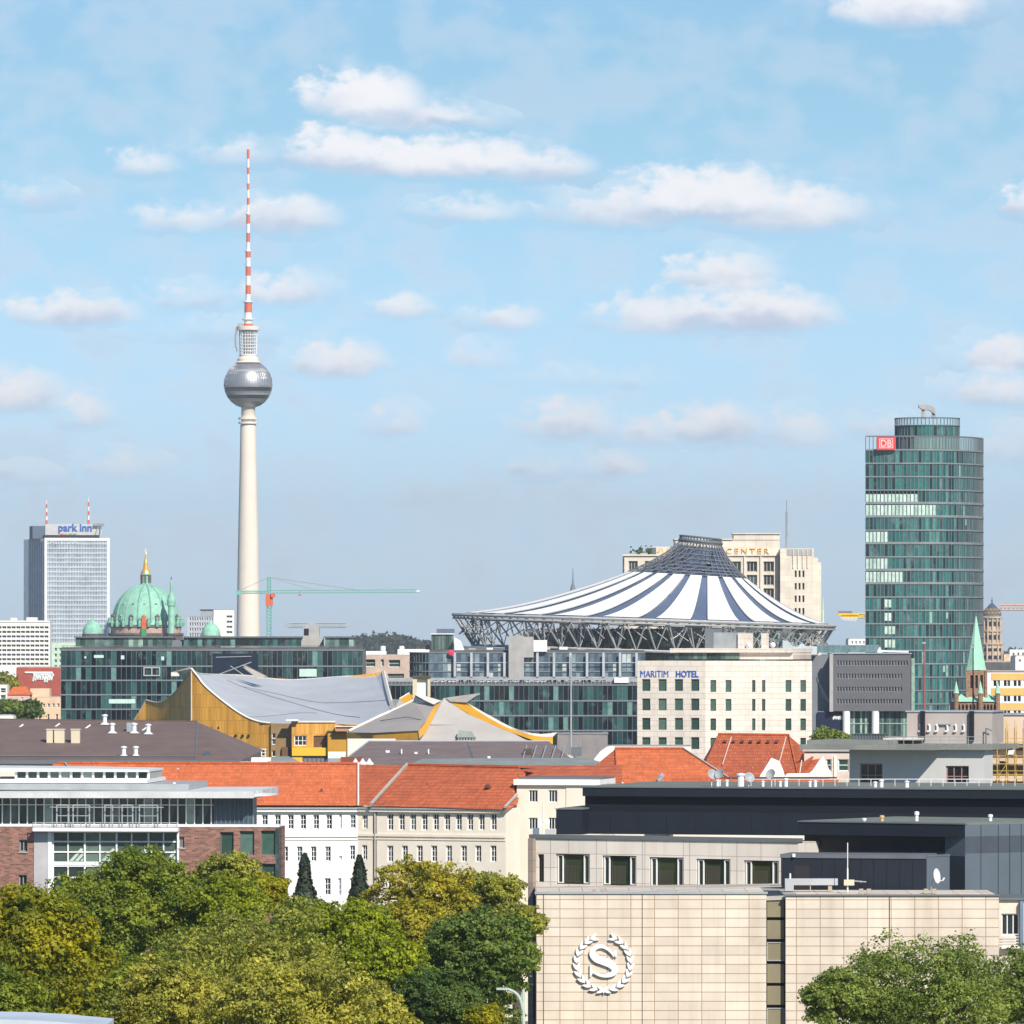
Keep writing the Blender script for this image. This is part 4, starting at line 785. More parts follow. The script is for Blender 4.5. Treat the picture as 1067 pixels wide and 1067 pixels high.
# grey plant box and lamp mast in front
f = Fac(576, 1500, 633, 1500); r = f.root('plant_house', 'long grey windowless box at the foot of the teal glass office', 'building'); MB().box(0, f.L, 0, 10, 0, f.Zz(600, 764.5)).build('wall', M('mauve_grey', (.24,.22,.22)), r); MB().box(f.U(604.5), f.U(605), -.1, 0, 0, f.Zz(600,764.7)).build('joint', m_steel, r); MB().box(-.2, f.L+.2, -.2, 10.2, f.Zz(600, 764.5), f.Zz(600, 763.9)).build('roof', m_steel, r)
def mast(label, px, y0, y1, d, r0=.18, mats=None, name='mast', cat='mast'):
    r = root(name, label, cat, (X(px, d), d, 0)); q = MB(); n = 6
    for k in range(n): z0, z1 = Z(y0, d)*0 if k == 0 else Z(y0+(y1-y0)*k/n, d), Z(y0+(y1-y0)*(k+1)/n, d); q.tube((0,0,z0), (0,0,z1), r0*(1-.5*k/n), 8)
    q.build('pole', mats or m_steel, r); q = MB(); q.lathe([(r0*2.5,0),(r0*2.5,.3),(r0*1.2,.5)], 8); q.build('base', m_concrete, r); MB().box(-.25, .25, -.1, .1, Z(y1, d)-.35, Z(y1, d)-.15).build('head', m_steel, r); return r
mast('tall grey mast in front of the teal glass office left of the cream hotel', 595, 790, 684, 1300, .22)
# ================================================================ cream hotel with blue letters
d = 1350; f = Fac(664, d+0, 735, d-4); r = f.root('stone_hotel', 'cream stone hotel with blue lettering and rows of green windows', 'hotel'); 
m_cs = MBrick('banded_stone', (.76,.68,.59), (.52,.44,.37), 2.6, 1.02, ms=.05, off=.5, var=.05, blot=.07, bump=0)
ff = [f, Fac(735, d-4, 846, d+1)]
def relf(base, F2):     # second facade expressed in the first one's frame
    mi = Matrix.Rotation(-base.rz, 4, 'Z'); p = mi @ Vector((F2.A.x-base.A.x, F2.A.y-base.A.y, 0)); o = bpy.data.objects.new('wing', None); o.location = p; o.rotation_euler = (0,0,F2.rz-base.rz); return p, F2.rz-base.rz
w1 = [f.R(x, x+8.6, y, y+12.4) for x in (669, 686, 703, 720) for y in (707.6, 727.8, 748, 768.2)]
ztop = f.Zz(700, 688.6)
block(r, 0, f.L, 25, 0, ztop, w1, m_cs, nx=1, ny=1, fw=.1, mp=m_greenp, mf=M('bronze_frame', (.07,.08,.07)), dep=.35)
F2 = ff[1]; p2, rz2 = relf(f, F2)
w2 = [F2.R(x, x+wd, y, y+12.4) for (x, wd) in ((740.3, 5.9), (756.2, 5.9), (783.7, 3.4), (794, 3.4), (818.6, 6), (834, 5.8)) for y in (708.6, 728.4, 748.6, 768.8)]
mb = MB(); wallgrid(mb, .01, F2.L, 0, ztop-.01, w2, 0, .35); shell(mb, .01, F2.L, 25, 0, ztop-.01); o = mb.build('side_wall', m_cs, r); o.location = p2; o.rotation_euler = (0,0,rz2)
for (a, b, z0, z1) in w2:
    fm, pm = win_meshes(b-a, z1-z0, 1, 1, .08, M('bronze_frame', (.07,.08,.07)), m_greenp); q = Matrix.Rotation(rz2, 4, 'Z') @ Vector((a, .28, z0)); o = inst('window', fm, r, (p2.x+q.x, p2.y+q.y, z0), rz2); inst('pane', pm, o)
U = f.U; zr = lambda y: f.Zz(700, y)
text('MARITIM', r, U(667.4), U(696.5), zr(705.6), zr(698.8), 0, M('sign_blue', (.02,.10,.42)), ext=.10, bold=0.0); text('HOTEL', r, U(704.5), U(728), zr(705.6), zr(698.8), 0, M('sign_blue', (.02,.10,.42)), ext=.12, bold=.02)
dx = lambda px: X(px, d+8)-f.A.x
MB().box(dx(686), dx(756), 11, 24, ztop+.26, zr(680.2)).build('penthouse', m_mull, r)
o = strip(np.array([(dx(686)+(dx(756)-dx(686))*i/14, 10.9) for i in range(15)]), ztop+.3, zr(680.6)).build('penthouse_glass', m_gst, r)
MB().box(dx(756)+.01, dx(814), 11, 24, ztop+.26, zr(676.8)).build('stone_attic', m_cs, r); MB().box(dx(682), dx(814.5), 10.2, 24.5, zr(680), zr(675.6)).build('roof_edge', m_cs, r)
MB().box(dx(725), dx(752), 13, 19, zr(676), zr(659)).build('plant_room', m_steel, r); MB().box(dx(715.5), dx(725)-.01, 13, 19, zr(676), zr(655)).build('dark_plant_room', m_slab, r); MB().box(dx(752)+.01, dx(758.5), 12.5, 19, zr(676), zr(659.5)).build('white_box', m_cs, r)
MB().box(dx(775), dx(780), 14, 16, zr(676), zr(659.5)).build('chimney', m_cs, r)
for px in (763, 789): q = MB(); q.lathe([(.55*math.cos(t), .65*math.sin(t)) for t in np.linspace(-1.2, 1.45, 8)], 12); o = q.build('satellite_dish', m_whitem, r, smooth=True); o.location = (dx(px), 13, zr(675.5)+.6); o.rotation_euler = (1.2, 0, .3)
# ================================================================ grey office on pillars
d = 1620; f = Fac(868, d, 949, d); r = f.root('grey_office', 'boxy grey office on white pillars below the curved glass tower', 'office building'); U = f.U; zr = lambda y: Z(y, d)
m_gp = M('mauve_panel', (.11,.11,.12), rough=.55, var=.08, scale=.3)
wr = [(U(872+i*3.0), U(873.9+i*3.0), zr(y+4), zr(y-1.2)) for y in (689.5, 703.2, 716.8, 729.6) for i in range(25 if y < 700 else 23)]
mb = MB(); wallgrid(mb, 0, f.L, zr(741), zr(681.4), wr, 0, .3); shell(mb, 0, f.L, 24, zr(741), zr(681.4)); mb.face([(0,0,zr(741)),(0,24,zr(741)),(f.L,24,zr(741)),(f.L,0,zr(741))]); mb.build('wall', m_gp, r)
windows(r, wr, nx=1, ny=1, fw=.08, simple=True, mf=m_concrete, mp=m_darki, dep=.3)
MB().box(-.3, f.L+.3, -.3, 24.3, zr(681.4), zr(680.6)).build('roof', m_steel, r); MB().box(-.8, 0, -.4, 1, zr(741.5), zr(681)).build('edge_frame', m_concrete, r)
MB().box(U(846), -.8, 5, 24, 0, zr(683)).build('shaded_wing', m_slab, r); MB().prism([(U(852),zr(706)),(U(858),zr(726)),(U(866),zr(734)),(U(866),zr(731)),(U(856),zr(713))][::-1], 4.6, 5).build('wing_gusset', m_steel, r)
for px in (880.5, 910.8): MB().lathe([(.85,0),(.85,zr(741))], 16, (U(px+1.5), .6)).build('pillar', m_whitem, r)
o = strip(np.array([(U(884)+(U(949)-U(884))*i/26, 2.) for i in range(27)]), 0, zr(741.1)).build('ground_glass', m_gst, r); MB().box(U(846), U(949), 2.2, 24, 0, zr(741.1)).build('ground_core', m_slab, r)
MB().box(U(884), U(949), 1.85, 1.98, zr(754.5), zr(753.5)).build('transom', m_steel, r)
MB().box(U(852), U(879), 1.5, 1.9, 0, zr(742)).build('poster', M('poster_navy', (.006,.012,.04), rough=.4, var=.05), r)
q = MB()
for i in range(16): a = 868+i*.62; q.tube((U(a),1.45,zr(747.5+2*math.sin(i*2.3))), (U(a+.8),1.45,zr(748+2.2*math.sin(i*2.3+1.9))), .13, 4)
q.build('poster_scrawl', m_whitem, r)
q = MB(); lt_ = [(U(852),5),(U(855),3)]
o = strip(np.array([(U(853)+(U(918)-U(853))*i/50, 7.) for i in range(51)]), zr(680), zr(672)).build('roof_glass', M('frosted_roof_glass', (.16,.25,.26), rough=.3, var=.3, scale=.8), r); MB().box(U(853), U(918), 7.2, 20, zr(680), zr(672.3)).build('roof_hall', m_slab, r)
q = MB(); q.prism([(U(816),zr(682)),(U(852),zr(682)),(U(852),zr(673.5)),(U(840),zr(673)),(U(836),zr(670)),(U(832),zr(674)),(U(826),zr(673)),(U(822),zr(668)),(U(816),zr(667))], 3, 9); q.build('pale_ventilation_unit', M('pale_blue_sheet', (.48,.54,.56), var=.15), r)
MB().box(U(813), U(846), 8, 22, 0, zr(683.2)).build('rear_wing', M('brown_grey', (.13,.11,.105)), r)
MB().box(U(949)+.31, U(954), 3, 20, 0, zr(686)).build('glass_stair', m_gst, r)
MB().tube((U(917),1,zr(678.5)), (U(947),1,zr(679.3)), .25, 5).prism([(U(914),zr(680)),(U(919),zr(680)),(U(917.5),zr(674)),(U(916),zr(675))], .8, 1.2).build('window_cleaning_arm', m_whitem, r)
# ================================================================ brick church
d = 1420; s = d/F; r = root('church', 'brick church tower with a green pointed spire in front of the curved glass tower', 'church', (X(1017, d), d, 0)); u = lambda px: X(px, d)-X(1017, d); zr = lambda y: Z(y, d)
m_chb = MBrick('church_brick', (.36,.19,.11), (.28,.2,.15), .5, .16, ms=.02, off=.5, var=.3, bump=0)
m_cop2 = M('pale_copper', (.34,.62,.47), rough=.7, var=.14, streak=.3)
a4 = [(11.4*s,zr(698.2)),(10.2*s,zr(694)),(.08,zr(642))]; q = MB(); q.lathe(a4, 8, a0=math.pi/8); q.build('spire', m_cop2, r)
w = 9.8*s; mb = MB(); ar = [(x*s-1.3*s, x*s+1.3*s, zr(717), zr(703.5)) for x in (-5.2, 0, 5.2)]; sh_ = [(a+w, b+w, c, e) for a, b, c, e in ar]
q = MB(); wallgrid(q, -w, w, 0, zr(698.3), ar, -w, .5); shell(q, -w, w, 2*w, 0, zr(698.3), -w); q.build('belfry', m_chb, r)
for a, b, c, e in ar: MB().face([(a,-w+.45,c),(b,-w+.45,c),(b,-w+.45,e),(a,-w+.45,e)]).build('belfry_opening', m_black, r)
for sx_ in (-1, 1): MB().box(sx_*w-.25, sx_*w+.25, -w-.25, -w+.3, 0, zr(698.4)).build('buttress', m_chb, r)
q = MB(); bx0, bx1 = u(993.5), u(1039.5); oc = [(bx0+.9+i*1.42, bx0+1.7+i*1.42, zr(744), zr(734)) for i in range(5)]+[(bx1-1.7-i*1.42, bx1-.9-i*1.42, zr(744), zr(734)) for i in range(0)]
wallgrid(q, bx0, bx1, 0, zr(731), [(u(x), u(x+2.2), zr(745), zr(734.5)) for x in (997,1001,1005,1009,1013,1023.5,1027,1030.5,1034)], -w-2, .5); shell(q, bx0, bx1, 16, 0, zr(731), -w-2); q.build('nave', m_chb, r)
for x in (997,1001,1005,1009,1013,1023.5,1027,1030.5,1034): MB().box(u(x), u(x+2.2), -w-1.55, -w-1.5, zr(745), zr(734.5)).build('arch_window', m_black, r); q = MB(); q.lathe([(1.1*s,0),(1.1*s,.2)], 12); o = q.build('arch_head', m_black, r); o.location = (u(x+1.1), -w-2.02, zr(734.7)); o.rotation_euler = (math.pi/2, 0, 0); o.scale = (1, 1, .2)
q = MB(); e = bx0-.2; q.face([(bx0-.2,-w-2.3,zr(731)),(bx1+.2,-w-2.3,zr(731)),(bx1-1.5,-w+1.5,zr(723)),(bx0+1.5,-w+1.5,zr(723))]); q.face([(bx1+.2,-w-2.3,zr(731)),(bx1+.2,14-w,zr(731)),(bx1-1.5,12-w,zr(723)),(bx1-1.5,-w+1.5,zr(723))]); q.face([(bx0-.2,14-w,zr(731)),(bx0-.2,-w-2.3,zr(731)),(bx0+1.5,-w+1.5,zr(723)),(bx0+1.5,12-w,zr(723))]); q.face([(bx0+1.5,-w+1.5,zr(723)),(bx1-1.5,-w+1.5,zr(723)),(bx1-1.5,12-w,zr(723)),(bx0+1.5,12-w,zr(723))]); q.build('roof', m_cop2, r)
for px, yy_ in ((995, -w-2.3), (1020, -w-2.6), (1038, -w-2.3)):
    MB().lathe([(2.5*s,0),(2.5*s,zr(722.5)),(3.0*s,zr(722.3))], 8, (u(px), yy_)).build('turret', m_chb, r); MB().lathe([(3.3*s,zr(722.3)),(2.6*s,zr(720)),(.05,zr(709.5))], 8, (u(px), yy_)).build('turret_spire', m_cop2, r)
# ================================================================ yellow banded building
d = 1600; f = Fac(1026, d, 1090, d); r = f.root('banded_building', 'yellow and white banded building at the right edge behind the green spire', 'building'); U = f.U; zr = lambda y: Z(y, d)
rc = [(U(x), U(x+3.3), zr(y+6.3), zr(y)) for y in (709, 725, 740.5, 756) for x in (1035,1038.7,1045.7,1049.4,1056,1060.4,1066.7,1070.4,1077,1081)]
mb = MB(); wallgrid(mb, 0, f.L, 0, zr(699.6), rc, 0, .3); shell(mb, 0, f.L, 20, 0, zr(699.6)); mb.build('wall', m_white, r); windows(r, rc, nx=1, ny=1, fw=.08, simple=True, dep=.3, mp=m_darki)
for y0, y1 in ((701.5, 708.6), (717, 724.4), (732.6, 740), (748, 755.5)): MB().box(U(1033), f.L, -.12, 0, zr(y1), zr(y0)).build('yellow_band', M('ochre_tile', (.70,.42,.13), var=.12), r)
MB().box(-.2, f.L, -.3, 20, zr(699.6), zr(698.8)).build('roof', m_ltroof, r)
# thin poles by the grey blockhouse
mast('tall thin red and grey pole in front of the curved glass tower', 962.8, 760, 668, 1000, .16, M('rusty_red', (.30,.08,.09)))
mast('thin dark pole standing in front of the green church spire', 1014, 760, 672, 995, .12, m_black)
# ================================================================ golden concert hall
def pp(px, py, d): return Vector(P(px, py, d))
ph = root('concert_hall', 'larger golden clad concert hall with a sweeping pale grey tent shaped roof', 'concert hall', P(199.5, 1000, 1440)); ph.location.z = 0; off = Vector(ph.location)
def rel(pts): return [Vector(p)-off for p in pts]
def drop(mb, pts, m=0, z0=0.0):      # wall under a curved top edge
    for a, b in zip(pts[:-1], pts[1:]): mb.face([(a.x,a.y,z0),(b.x,b.y,z0),b,a], m)
def curve(cps, n=24):                # smooth interpolation (Catmull-Rom)
    c = [Vector(q) for q in cps]; c = [c[0]*2-c[1]]+c+[c[-1]*2-c[-2]]; out = []
    for i in range(1, len(c)-2):
        for k in range(n//(len(cps)-1)+1):
            t = k/(n//(len(cps)-1)+1); p0, p1, p2, p3 = c[i-1:i+3]
            out.append(.5*((2*p1)+(-p0+p2)*t+(2*p0-5*p1+4*p2-p3)*t*t+(-p0+3*p1-3*p2+p3)*t**3))
    return out+[c[-2]]
m_goldw, nt, b_ = newmat('gold_panels'); t_ = nt.nodes.new('ShaderNodeTexCoord'); s_ = nt.nodes.new('ShaderNodeSeparateXYZ'); nt.links.new(t_.outputs['Object'], s_.inputs[0])
ad = nt.nodes.new('ShaderNodeMath'); ad.operation = 'SUBTRACT'; nt.links.new(s_.outputs[0], ad.inputs[0]); nt.links.new(s_.outputs[1], ad.inputs[1]); cc = nt.nodes.new('ShaderNodeCombineXYZ'); nt.links.new(ad.outputs[0], cc.inputs[0]); nt.links.new(s_.outputs[2], cc.inputs[1])
k_ = nt.nodes.new('ShaderNodeTexBrick'); nt.links.new(cc.outputs[0], k_.inputs['Vector']); k_.inputs['Brick Width'].default_value = .95; k_.inputs['Row Height'].default_value = 2.6; k_.inputs['Scale'].default_value = 1; k_.inputs['Mortar Size'].default_value = .035; k_.offset = .5
k_.inputs['Color1'].default_value = (.78,.40,.065,1); k_.inputs['Color2'].default_value = (.62,.31,.045,1); k_.inputs['Mortar'].default_value = (.40,.19,.03,1)
n_ = noise(nt, objco(nt, (.5,.5,.06)), 1.3, 5); nt.links.new(mix(nt, k_.outputs[0], (.55,.5,.45), ramp(nt, n_, .42, .75, 0, .8), 'MULTIPLY'), b_.inputs['Base Color']); b_.inputs['Roughness'].default_value = .5
dF = 1430
left_n = rel([pp(139.5,750.5,1462), pp(145,742,1461), pp(152,729.4,1460)])
left_m = rel(curve([pp(152,729.4,1460), pp(164.8,732,1456), pp(175,727.7,1452), pp(186.7,716,1447), pp(199.5,696.5,1440)]))
gold_t = rel(curve([pp(199.5,696.5,1440), pp(206,704.5,1439), pp(214,714.9,1438), pp(232.5,730.6,1436), pp(250.9,743.7,1434), pp(266.6,751,1432), pp(282,753.7,1430)]))
q = MB(); drop(q, left_n); q.build('wall', m_goldw, ph); q = MB(); drop(q, left_m); q.build('wall', m_goldw, ph)
gw = MB(); drop(gw, gold_t); gw.build('wall', m_goldw, ph)
def edge(name, pts, r, m, par=None):
    q = MB()
    for a, b in zip(pts[:-1], pts[1:]): q.tube(a, b, r, 4, cap=False)
    return q.build(name, m, par or ph)
m_rim = M('pale_rim', (.70,.66,.58), var=.06); m_rg = M('roof_membrane', (.43,.455,.48), rough=.6, var=.10, scale=.12, streak=.1)
edge('roof_rim', left_n+left_m[1:], .16, M('dull_rim', (.42,.38,.32)), ph); edge('roof_rim', gold_t, .22, m_rim); edge('wall_edge', [gold_t[0], Vector((gold_t[0].x, gold_t[0].y-.05, 0))], .14, m_rim)
back = rel(curve([pp(199.8,697,1441), pp(208,702,1475), pp(230,703.2,1500), pp(258.7,704.3,1508), pp(290.5,708.3,1508), pp(313,708.3,1508), pp(357.5,705.2,1508), pp(389,703.8,1508), pp(399.5,700,1506)], 32))
front = rel(curve([pp(199.5,696.6,1440), pp(214,715,1438.2), pp(232.5,730.7,1436.2), pp(250.9,743.8,1434.2), pp(266.6,751.1,1432.2), pp(282,753.7,1430), pp(345,754,1430), pp(380,755,1430), pp(410.5,741,1440)], 32))
nn_ = 40
def resamp(pts, n):
    c = np.array([tuple(p) for p in pts]); L_ = np.r_[0, np.cumsum(np.linalg.norm(np.diff(c, axis=0), axis=1))]; q = np.linspace(0, L_[-1], n); return [Vector([np.interp(t, L_, c[:, k]) for k in range(3)]) for t in q]
B_ = resamp(back, nn_); Fp = resamp(front, nn_); q = MB(); rows = 12
def rpnt(i, j):
    t = j/rows; p = Fp[i].lerp(B_[i], t); sag = 4*t*(1-t)*min(i, nn_-1-i, 8)/8*1.1; return p-Vector((0,0,sag))
for i in range(nn_-1):
    for j in range(rows): q.face([rpnt(i,j), rpnt(i+1,j), rpnt(i+1,j+1), rpnt(i,j+1)])
q.build('roof', m_rg, ph, smooth=True)
def rline(i0, j0, i1, j1, r=.11): return [rpnt(min(nn_-1, int(round(i0+(i1-i0)*k/10))), min(rows, int(round(j0+(j1-j0)*k/10))))+Vector((0,0,.08)) for k in range(11)]
for ln in ((23,11,32,2), (8,1,28,4), (24,10,38,4), (0,0,12,6)):
    a, b = rpnt(ln[0], ln[1]), rpnt(ln[2], ln[3]); pts = []
    for k in range(25):
        fi, fj = ln[0]+(ln[2]-ln[0])*k/24, ln[1]+(ln[3]-ln[1])*k/24; i, j = int(fi), int(fj); a_, b_2 = fi-i, fj-j; i1, j1 = min(i+1, nn_-1), min(j+1, rows)
        p = rpnt(i,j)*(1-a_)*(1-b_2)+rpnt(i1,j)*a_*(1-b_2)+rpnt(i,j1)*(1-a_)*b_2+rpnt(i1,j1)*a_*b_2; pts.append(p+Vector((0,0,.03)))
    edge('roof_seam', pts, .10, M('seam_grey', (.20,.215,.23)))
edge('back_rim', back, .2, M('seam_light', (.45,.47,.48))); edge('roof_rim', rel([pp(399.5,700,1506), pp(403,715,1480), pp(407,730,1455), pp(410.5,741,1440)]), .42, m_rim)
q = MB(); dp = resamp(back, 12)
for a, b in zip(dp[:-1], dp[1:]): q.face([(b.x,b.y,0),(a.x,a.y,0),a,b])
q.build('back_wall', m_goldw, ph); q = MB(); q.face([Vector((Fp[-1].x,Fp[-1].y,0)), Vector((B_[-1].x,B_[-1].y,0)), B_[-1], Fp[-1]]); q.build('side_wall', m_goldw, ph)
fi_ = gold_t[-1]; q = MB(); drop(q, rel([pp(282,753.7,1430), pp(345,754,1430), pp(380,755,1430), pp(410.5,741,1440)])); q.build('wall', m_goldw, ph)
# peaks above the ridge (roof fins behind)
q = MB(); pts = rel([pp(252,692.5,1495), pp(257,693.5,1494), pp(279,705,1490), pp(268,705,1490)]); q.face(pts); q.face([p+Vector((0,3,-.5)) for p in pts][::-1]); q.build('roof_fin', M('fin_beige', (.40,.37,.32)), ph)
q = MB(); pts = rel([pp(178.5,700.5,1444), pp(186,702,1444), pp(199.6,697,1440), pp(199,694.6,1440)]); q.face(pts); q.face([p+Vector((0,1.2,-.3)) for p in pts][::-1]); q.build('roof_fin', m_rim, ph)
q = MB(); q.box(*(sorted((rel([pp(178.5,700.5,1444)])[0].x, rel([pp(187,700.5,1444)])[0].x))), rel([pp(180,700,1444)])[0].y-1, rel([pp(180,700,1444)])[0].y+1, Z(704.5,1444), Z(700.5,1444)); q.build('roof_vent', m_rim, ph)
# stair tower fronts
O = off
def fbox(name, x0, x1, y0, y1, d0, dep, m, par=ph): 
    return MB().box(X(x0,d0)-O.x, X(x1,d0)-O.x, d0-O.y, d0+dep-O.y, Z(y1,d0), Z(y0,d0)).build(name, m, par)
d = 1421
def fwall(name, x0, x1, ytop, dd_, dep, rects, m, ybot=None):
    z0 = 0 if ybot is None else Z(ybot, dd_); rr = [(X(a,dd_)-O.x, X(b,dd_)-O.x, Z(y1,dd_), Z(y0,dd_)) for a, b, y0, y1 in rects]; q = MB()
    wallgrid(q, X(x0,dd_)-O.x, X(x1,dd_)-O.x, z0, Z(ytop,dd_), rr, dd_-O.y, .3); shell(q, X(x0,dd_)-O.x, X(x1,dd_)-O.x, dep, z0, Z(ytop,dd_), dd_-O.y); q.build(name, m, ph)
    return rr
m_gdull = M('shaded_gold_cladding', (.27,.17,.07), rough=.6, var=.2, streak=.4)  # gold cladding dulled in colour to stand for shade on the stair front
rr = fwall('stair_wall', 282.3, 304, 753.9, 1429.2, 3, [(283.3,287.3,764,769.5),(283.3,287.3,770.5,776),(283.3,287.3,782,788.5)], m_gdull); windows(ph, rr, nx=1, ny=1, fw=.12, v=1429.2-O.y, dep=.3)
rr = fwall('entrance_wall', 304, 349, 752.8, 1426.5, 6, [(306.6,319.6,766.5,777),(326.6,341,766.5,778.6)], m_goldw); windows(ph, rr[:1], nx=3, ny=2, fw=.16, v=1426.5-O.y, dep=.3); fbox('brown_panel', 326.6, 341, 766.5, 778.6, 1426.75, .04, M('brown_panel', (.14,.075,.035)))
fbox('roof_edge', 303.6, 349.4, 751.3, 752.8, 1426.2, 6.5, m_rim); fbox('roof_vent', 298, 311, 749.6, 751.2, 1425, 2, m_whitem); fbox('brown_panel', 293.8, 304, 778.5, 790, 1428.3, .8, M('brown_panel', (.14,.075,.035)))
fbox('yellow_balcony', 304.2, 342.5, 779.2, 787.5, 1425, 1.5, m_goldb); fbox('yellow_balcony', 304.2, 315, 787.5, 795, 1425.4, 1, m_goldb); fbox('dark_foyer', 315.2, 343, 787.6, 800, 1425.6, .8, m_slab)
q = MB()
for i in range(6): q.box(X(316+i*4.6,1425)-O.x, X(316.6+i*4.6,1425)-O.x, 1425.4-O.y, 1425.6-O.y, Z(799,1425), Z(788,1425))
q.build('foyer_mullions', m_mull, ph)
rr = [(X(a,1423)-O.x, X(b,1423)-O.x, Z(y1,1423), Z(y0,1423)) for a, b, y0, y1 in ((257.3,266.2,780.5,789),(270.6,279.2,780.8,789))]
for (a, b, z0, z1) in rr:
    fm, pm = win_meshes(b-a, z1-z0, 2, 2, .2, m_whitem, m_dark); t = ((a+b)/2-gold_t[0].x)/(gold_t[-1].x-gold_t[0].x); yv = gold_t[0].y+(gold_t[-1].y-gold_t[0].y)*t-.1; o = inst('window', fm, ph, (a, yv, z0)); inst('pane', pm, o)
for px, py in ((220.6,758.2),(227.8,758.4),(245.6,766.5),(253,766.5),(259.4,766.5)):
    p = rel([pp(px, py, 1435)])[0]; t = (p.x-gold_t[0].x)/(gold_t[-1].x-gold_t[0].x); q = MB(); q.lathe([(.28,0),(.28,.4)], 12); o = q.build('porthole', m_black, ph); o.location = (p.x, gold_t[0].y+(gold_t[-1].y-gold_t[0].y)*t+.33, p.z); o.rotation_euler = (math.pi/2, 0, 0)
# low entrance pavilion of the chamber hall, dark gold
fbox('link_wall', 341.5, 363, 762.3, 800, 1424, 6, M('amber_cladding', (.52,.27,.03), rough=.5, var=.15, streak=.5)); fbox('link_roof', 340.8, 364, 761.3, 762.3, 1423.6, 7, m_mull); fbox('link_upper', 349.6, 371, 757.5, 762, 1422, 4, M('salmon_wall', (.55,.27,.16)))
fbox('link_upper_roof', 349, 372, 756.5, 757.5, 1421.6, 5, m_rim)
# ================================================================ chamber music hall
ch = root('concert_hall', 'pale tent roofed hall with orange gold edges and a cream chimney box', 'concert hall', P(455, 1000, 1400)); ch.location.z = 0; O2 = Vector(ch.location)
def rel2(pts): return [Vector(p)-O2 for p in pts]
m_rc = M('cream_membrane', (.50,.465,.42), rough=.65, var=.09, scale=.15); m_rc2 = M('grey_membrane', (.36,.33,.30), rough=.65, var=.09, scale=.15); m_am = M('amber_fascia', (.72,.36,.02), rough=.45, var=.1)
fA = rel2([pp(361,763,1385), pp(389,764,1376), pp(435.7,761.6,1370), pp(444.5,750,1380), pp(452.5,735.8,1394), pp(431,731,1400), pp(415,738.5,1400), pp(392,748,1398)])
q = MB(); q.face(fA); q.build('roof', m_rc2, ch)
q = MB(); drop(q, fA[:3]); q.build('wall', M('amber_cladding', (.52,.27,.03)), ch)
stp = rel2(curve([pp(435.7,761.6,1370), pp(441,755.5,1376), pp(445,749,1381), pp(449,742,1388), pp(453.4,734.3,1394)], 12)); st2 = rel2(curve([pp(437,769.8,1370), pp(443.5,762.5,1376), pp(448,755,1381), pp(453,744,1388), pp(459,731.8,1394)], 12))
q = MB()
for i in range(min(len(stp), len(st2))-1): q.face([st2[i]+Vector((0,-.3,0)), st2[i+1]+Vector((0,-.3,0)), stp[i+1]+Vector((0,-.3,0)), stp[i]+Vector((0,-.3,0))])
q.build('fascia', m_am, ch); edge('roof_rim', rel2([pp(363,762,1385), pp(392,748,1397), pp(415,738,1400), pp(431,730,1400)]), .3, m_rim, ch)
edge('seam', rel2([pp(396,751,1390), pp(424,747,1386), pp(441,750.5,1381)]), .08, m_mull, ch); edge('roof_seam', rel2([pp(436,761.6,1369.8), pp(389,764,1375.8), pp(362,763.5,1385)]), .1, m_mull, ch)
fB = rel2([pp(437,772,1370), pp(563,773,1370), pp(538,763,1376), pp(512,751.5,1384), pp(490,742,1390), pp(470,731.5,1396), pp(463,727,1398), pp(458,731.8,1396), pp(452.5,744,1388.5), pp(448,755,1381.5), pp(443.5,762.5,1376.5)])
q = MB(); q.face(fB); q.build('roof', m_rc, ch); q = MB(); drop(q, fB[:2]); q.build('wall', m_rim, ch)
for pts in ([(456,740,1391),(481,741,1391)], [(448,755.5,1381),(500,756,1381.3),(520,758,1380.8)], [(455,741,1390.5),(465,752.5,1383.5),(478,757.5,1380)]): edge('roof_seam', rel2([pp(*p) for p in pts]), .08, m_mull, ch)
up = rel2(curve([pp(470,731.4,1395), pp(485.6,732.6,1392), pp(498,741,1388), pp(512,749.5,1383), pp(525,756.5,1379), pp(538,761.3,1376), pp(551,765.3,1372), pp(564,767.6,1370), pp(576,767.8,1369)], 24)); lo = rel2(curve([pp(470,732.4,1395), pp(481,739.5,1391), pp(493,746.5,1387), pp(508,753.5,1382.5), pp(522,759,1378.5), pp(536,764.2,1375), pp(549,769,1371), pp(563,773.5,1369), pp(576,775.3,1368.5)], 24))
q = MB()
for i in range(min(len(up), len(lo))-1): q.face([lo[i], lo[i+1], up[i+1], up[i]])
q.build('fascia', m_am, ch)
wt = rel2(curve([pp(486,732,1391.5), pp(495,737,1390), pp(513,747,1384), pp(532,757,1378), pp(551,763.2,1372.5), pp(566,764.8,1371), pp(581,763,1371)], 24)); q = MB(); n_ = min(len(up), len(wt)); upr = resamp(up[6:], 20); wtr = resamp(wt, 20)
for i in range(19): q.face([upr[i], upr[i+1], wtr[i+1], wtr[i]]); q.face([wtr[i], wtr[i+1], wtr[i+1]+Vector((0,18,-3)), wtr[i]+Vector((0,18,-3))])
q.build('roof_slope', m_rim, ch); q = MB(); q.face([wtr[-1], upr[-1], upr[-1]+Vector((0,16,-1)), wtr[-1]+Vector((0,18,-3))]); q.build('end_wall', m_am, ch)
q = MB(); pts = rel2([pp(431.5,721.8,1402), pp(459.7,730,1396), pp(452,734,1393), pp(444,730.5,1395), pp(434,725,1400)]); q.face(pts); q.face([p+Vector((0,.6,-.15)) for p in pts][::-1]); q.build('roof_flap', m_rim, ch)
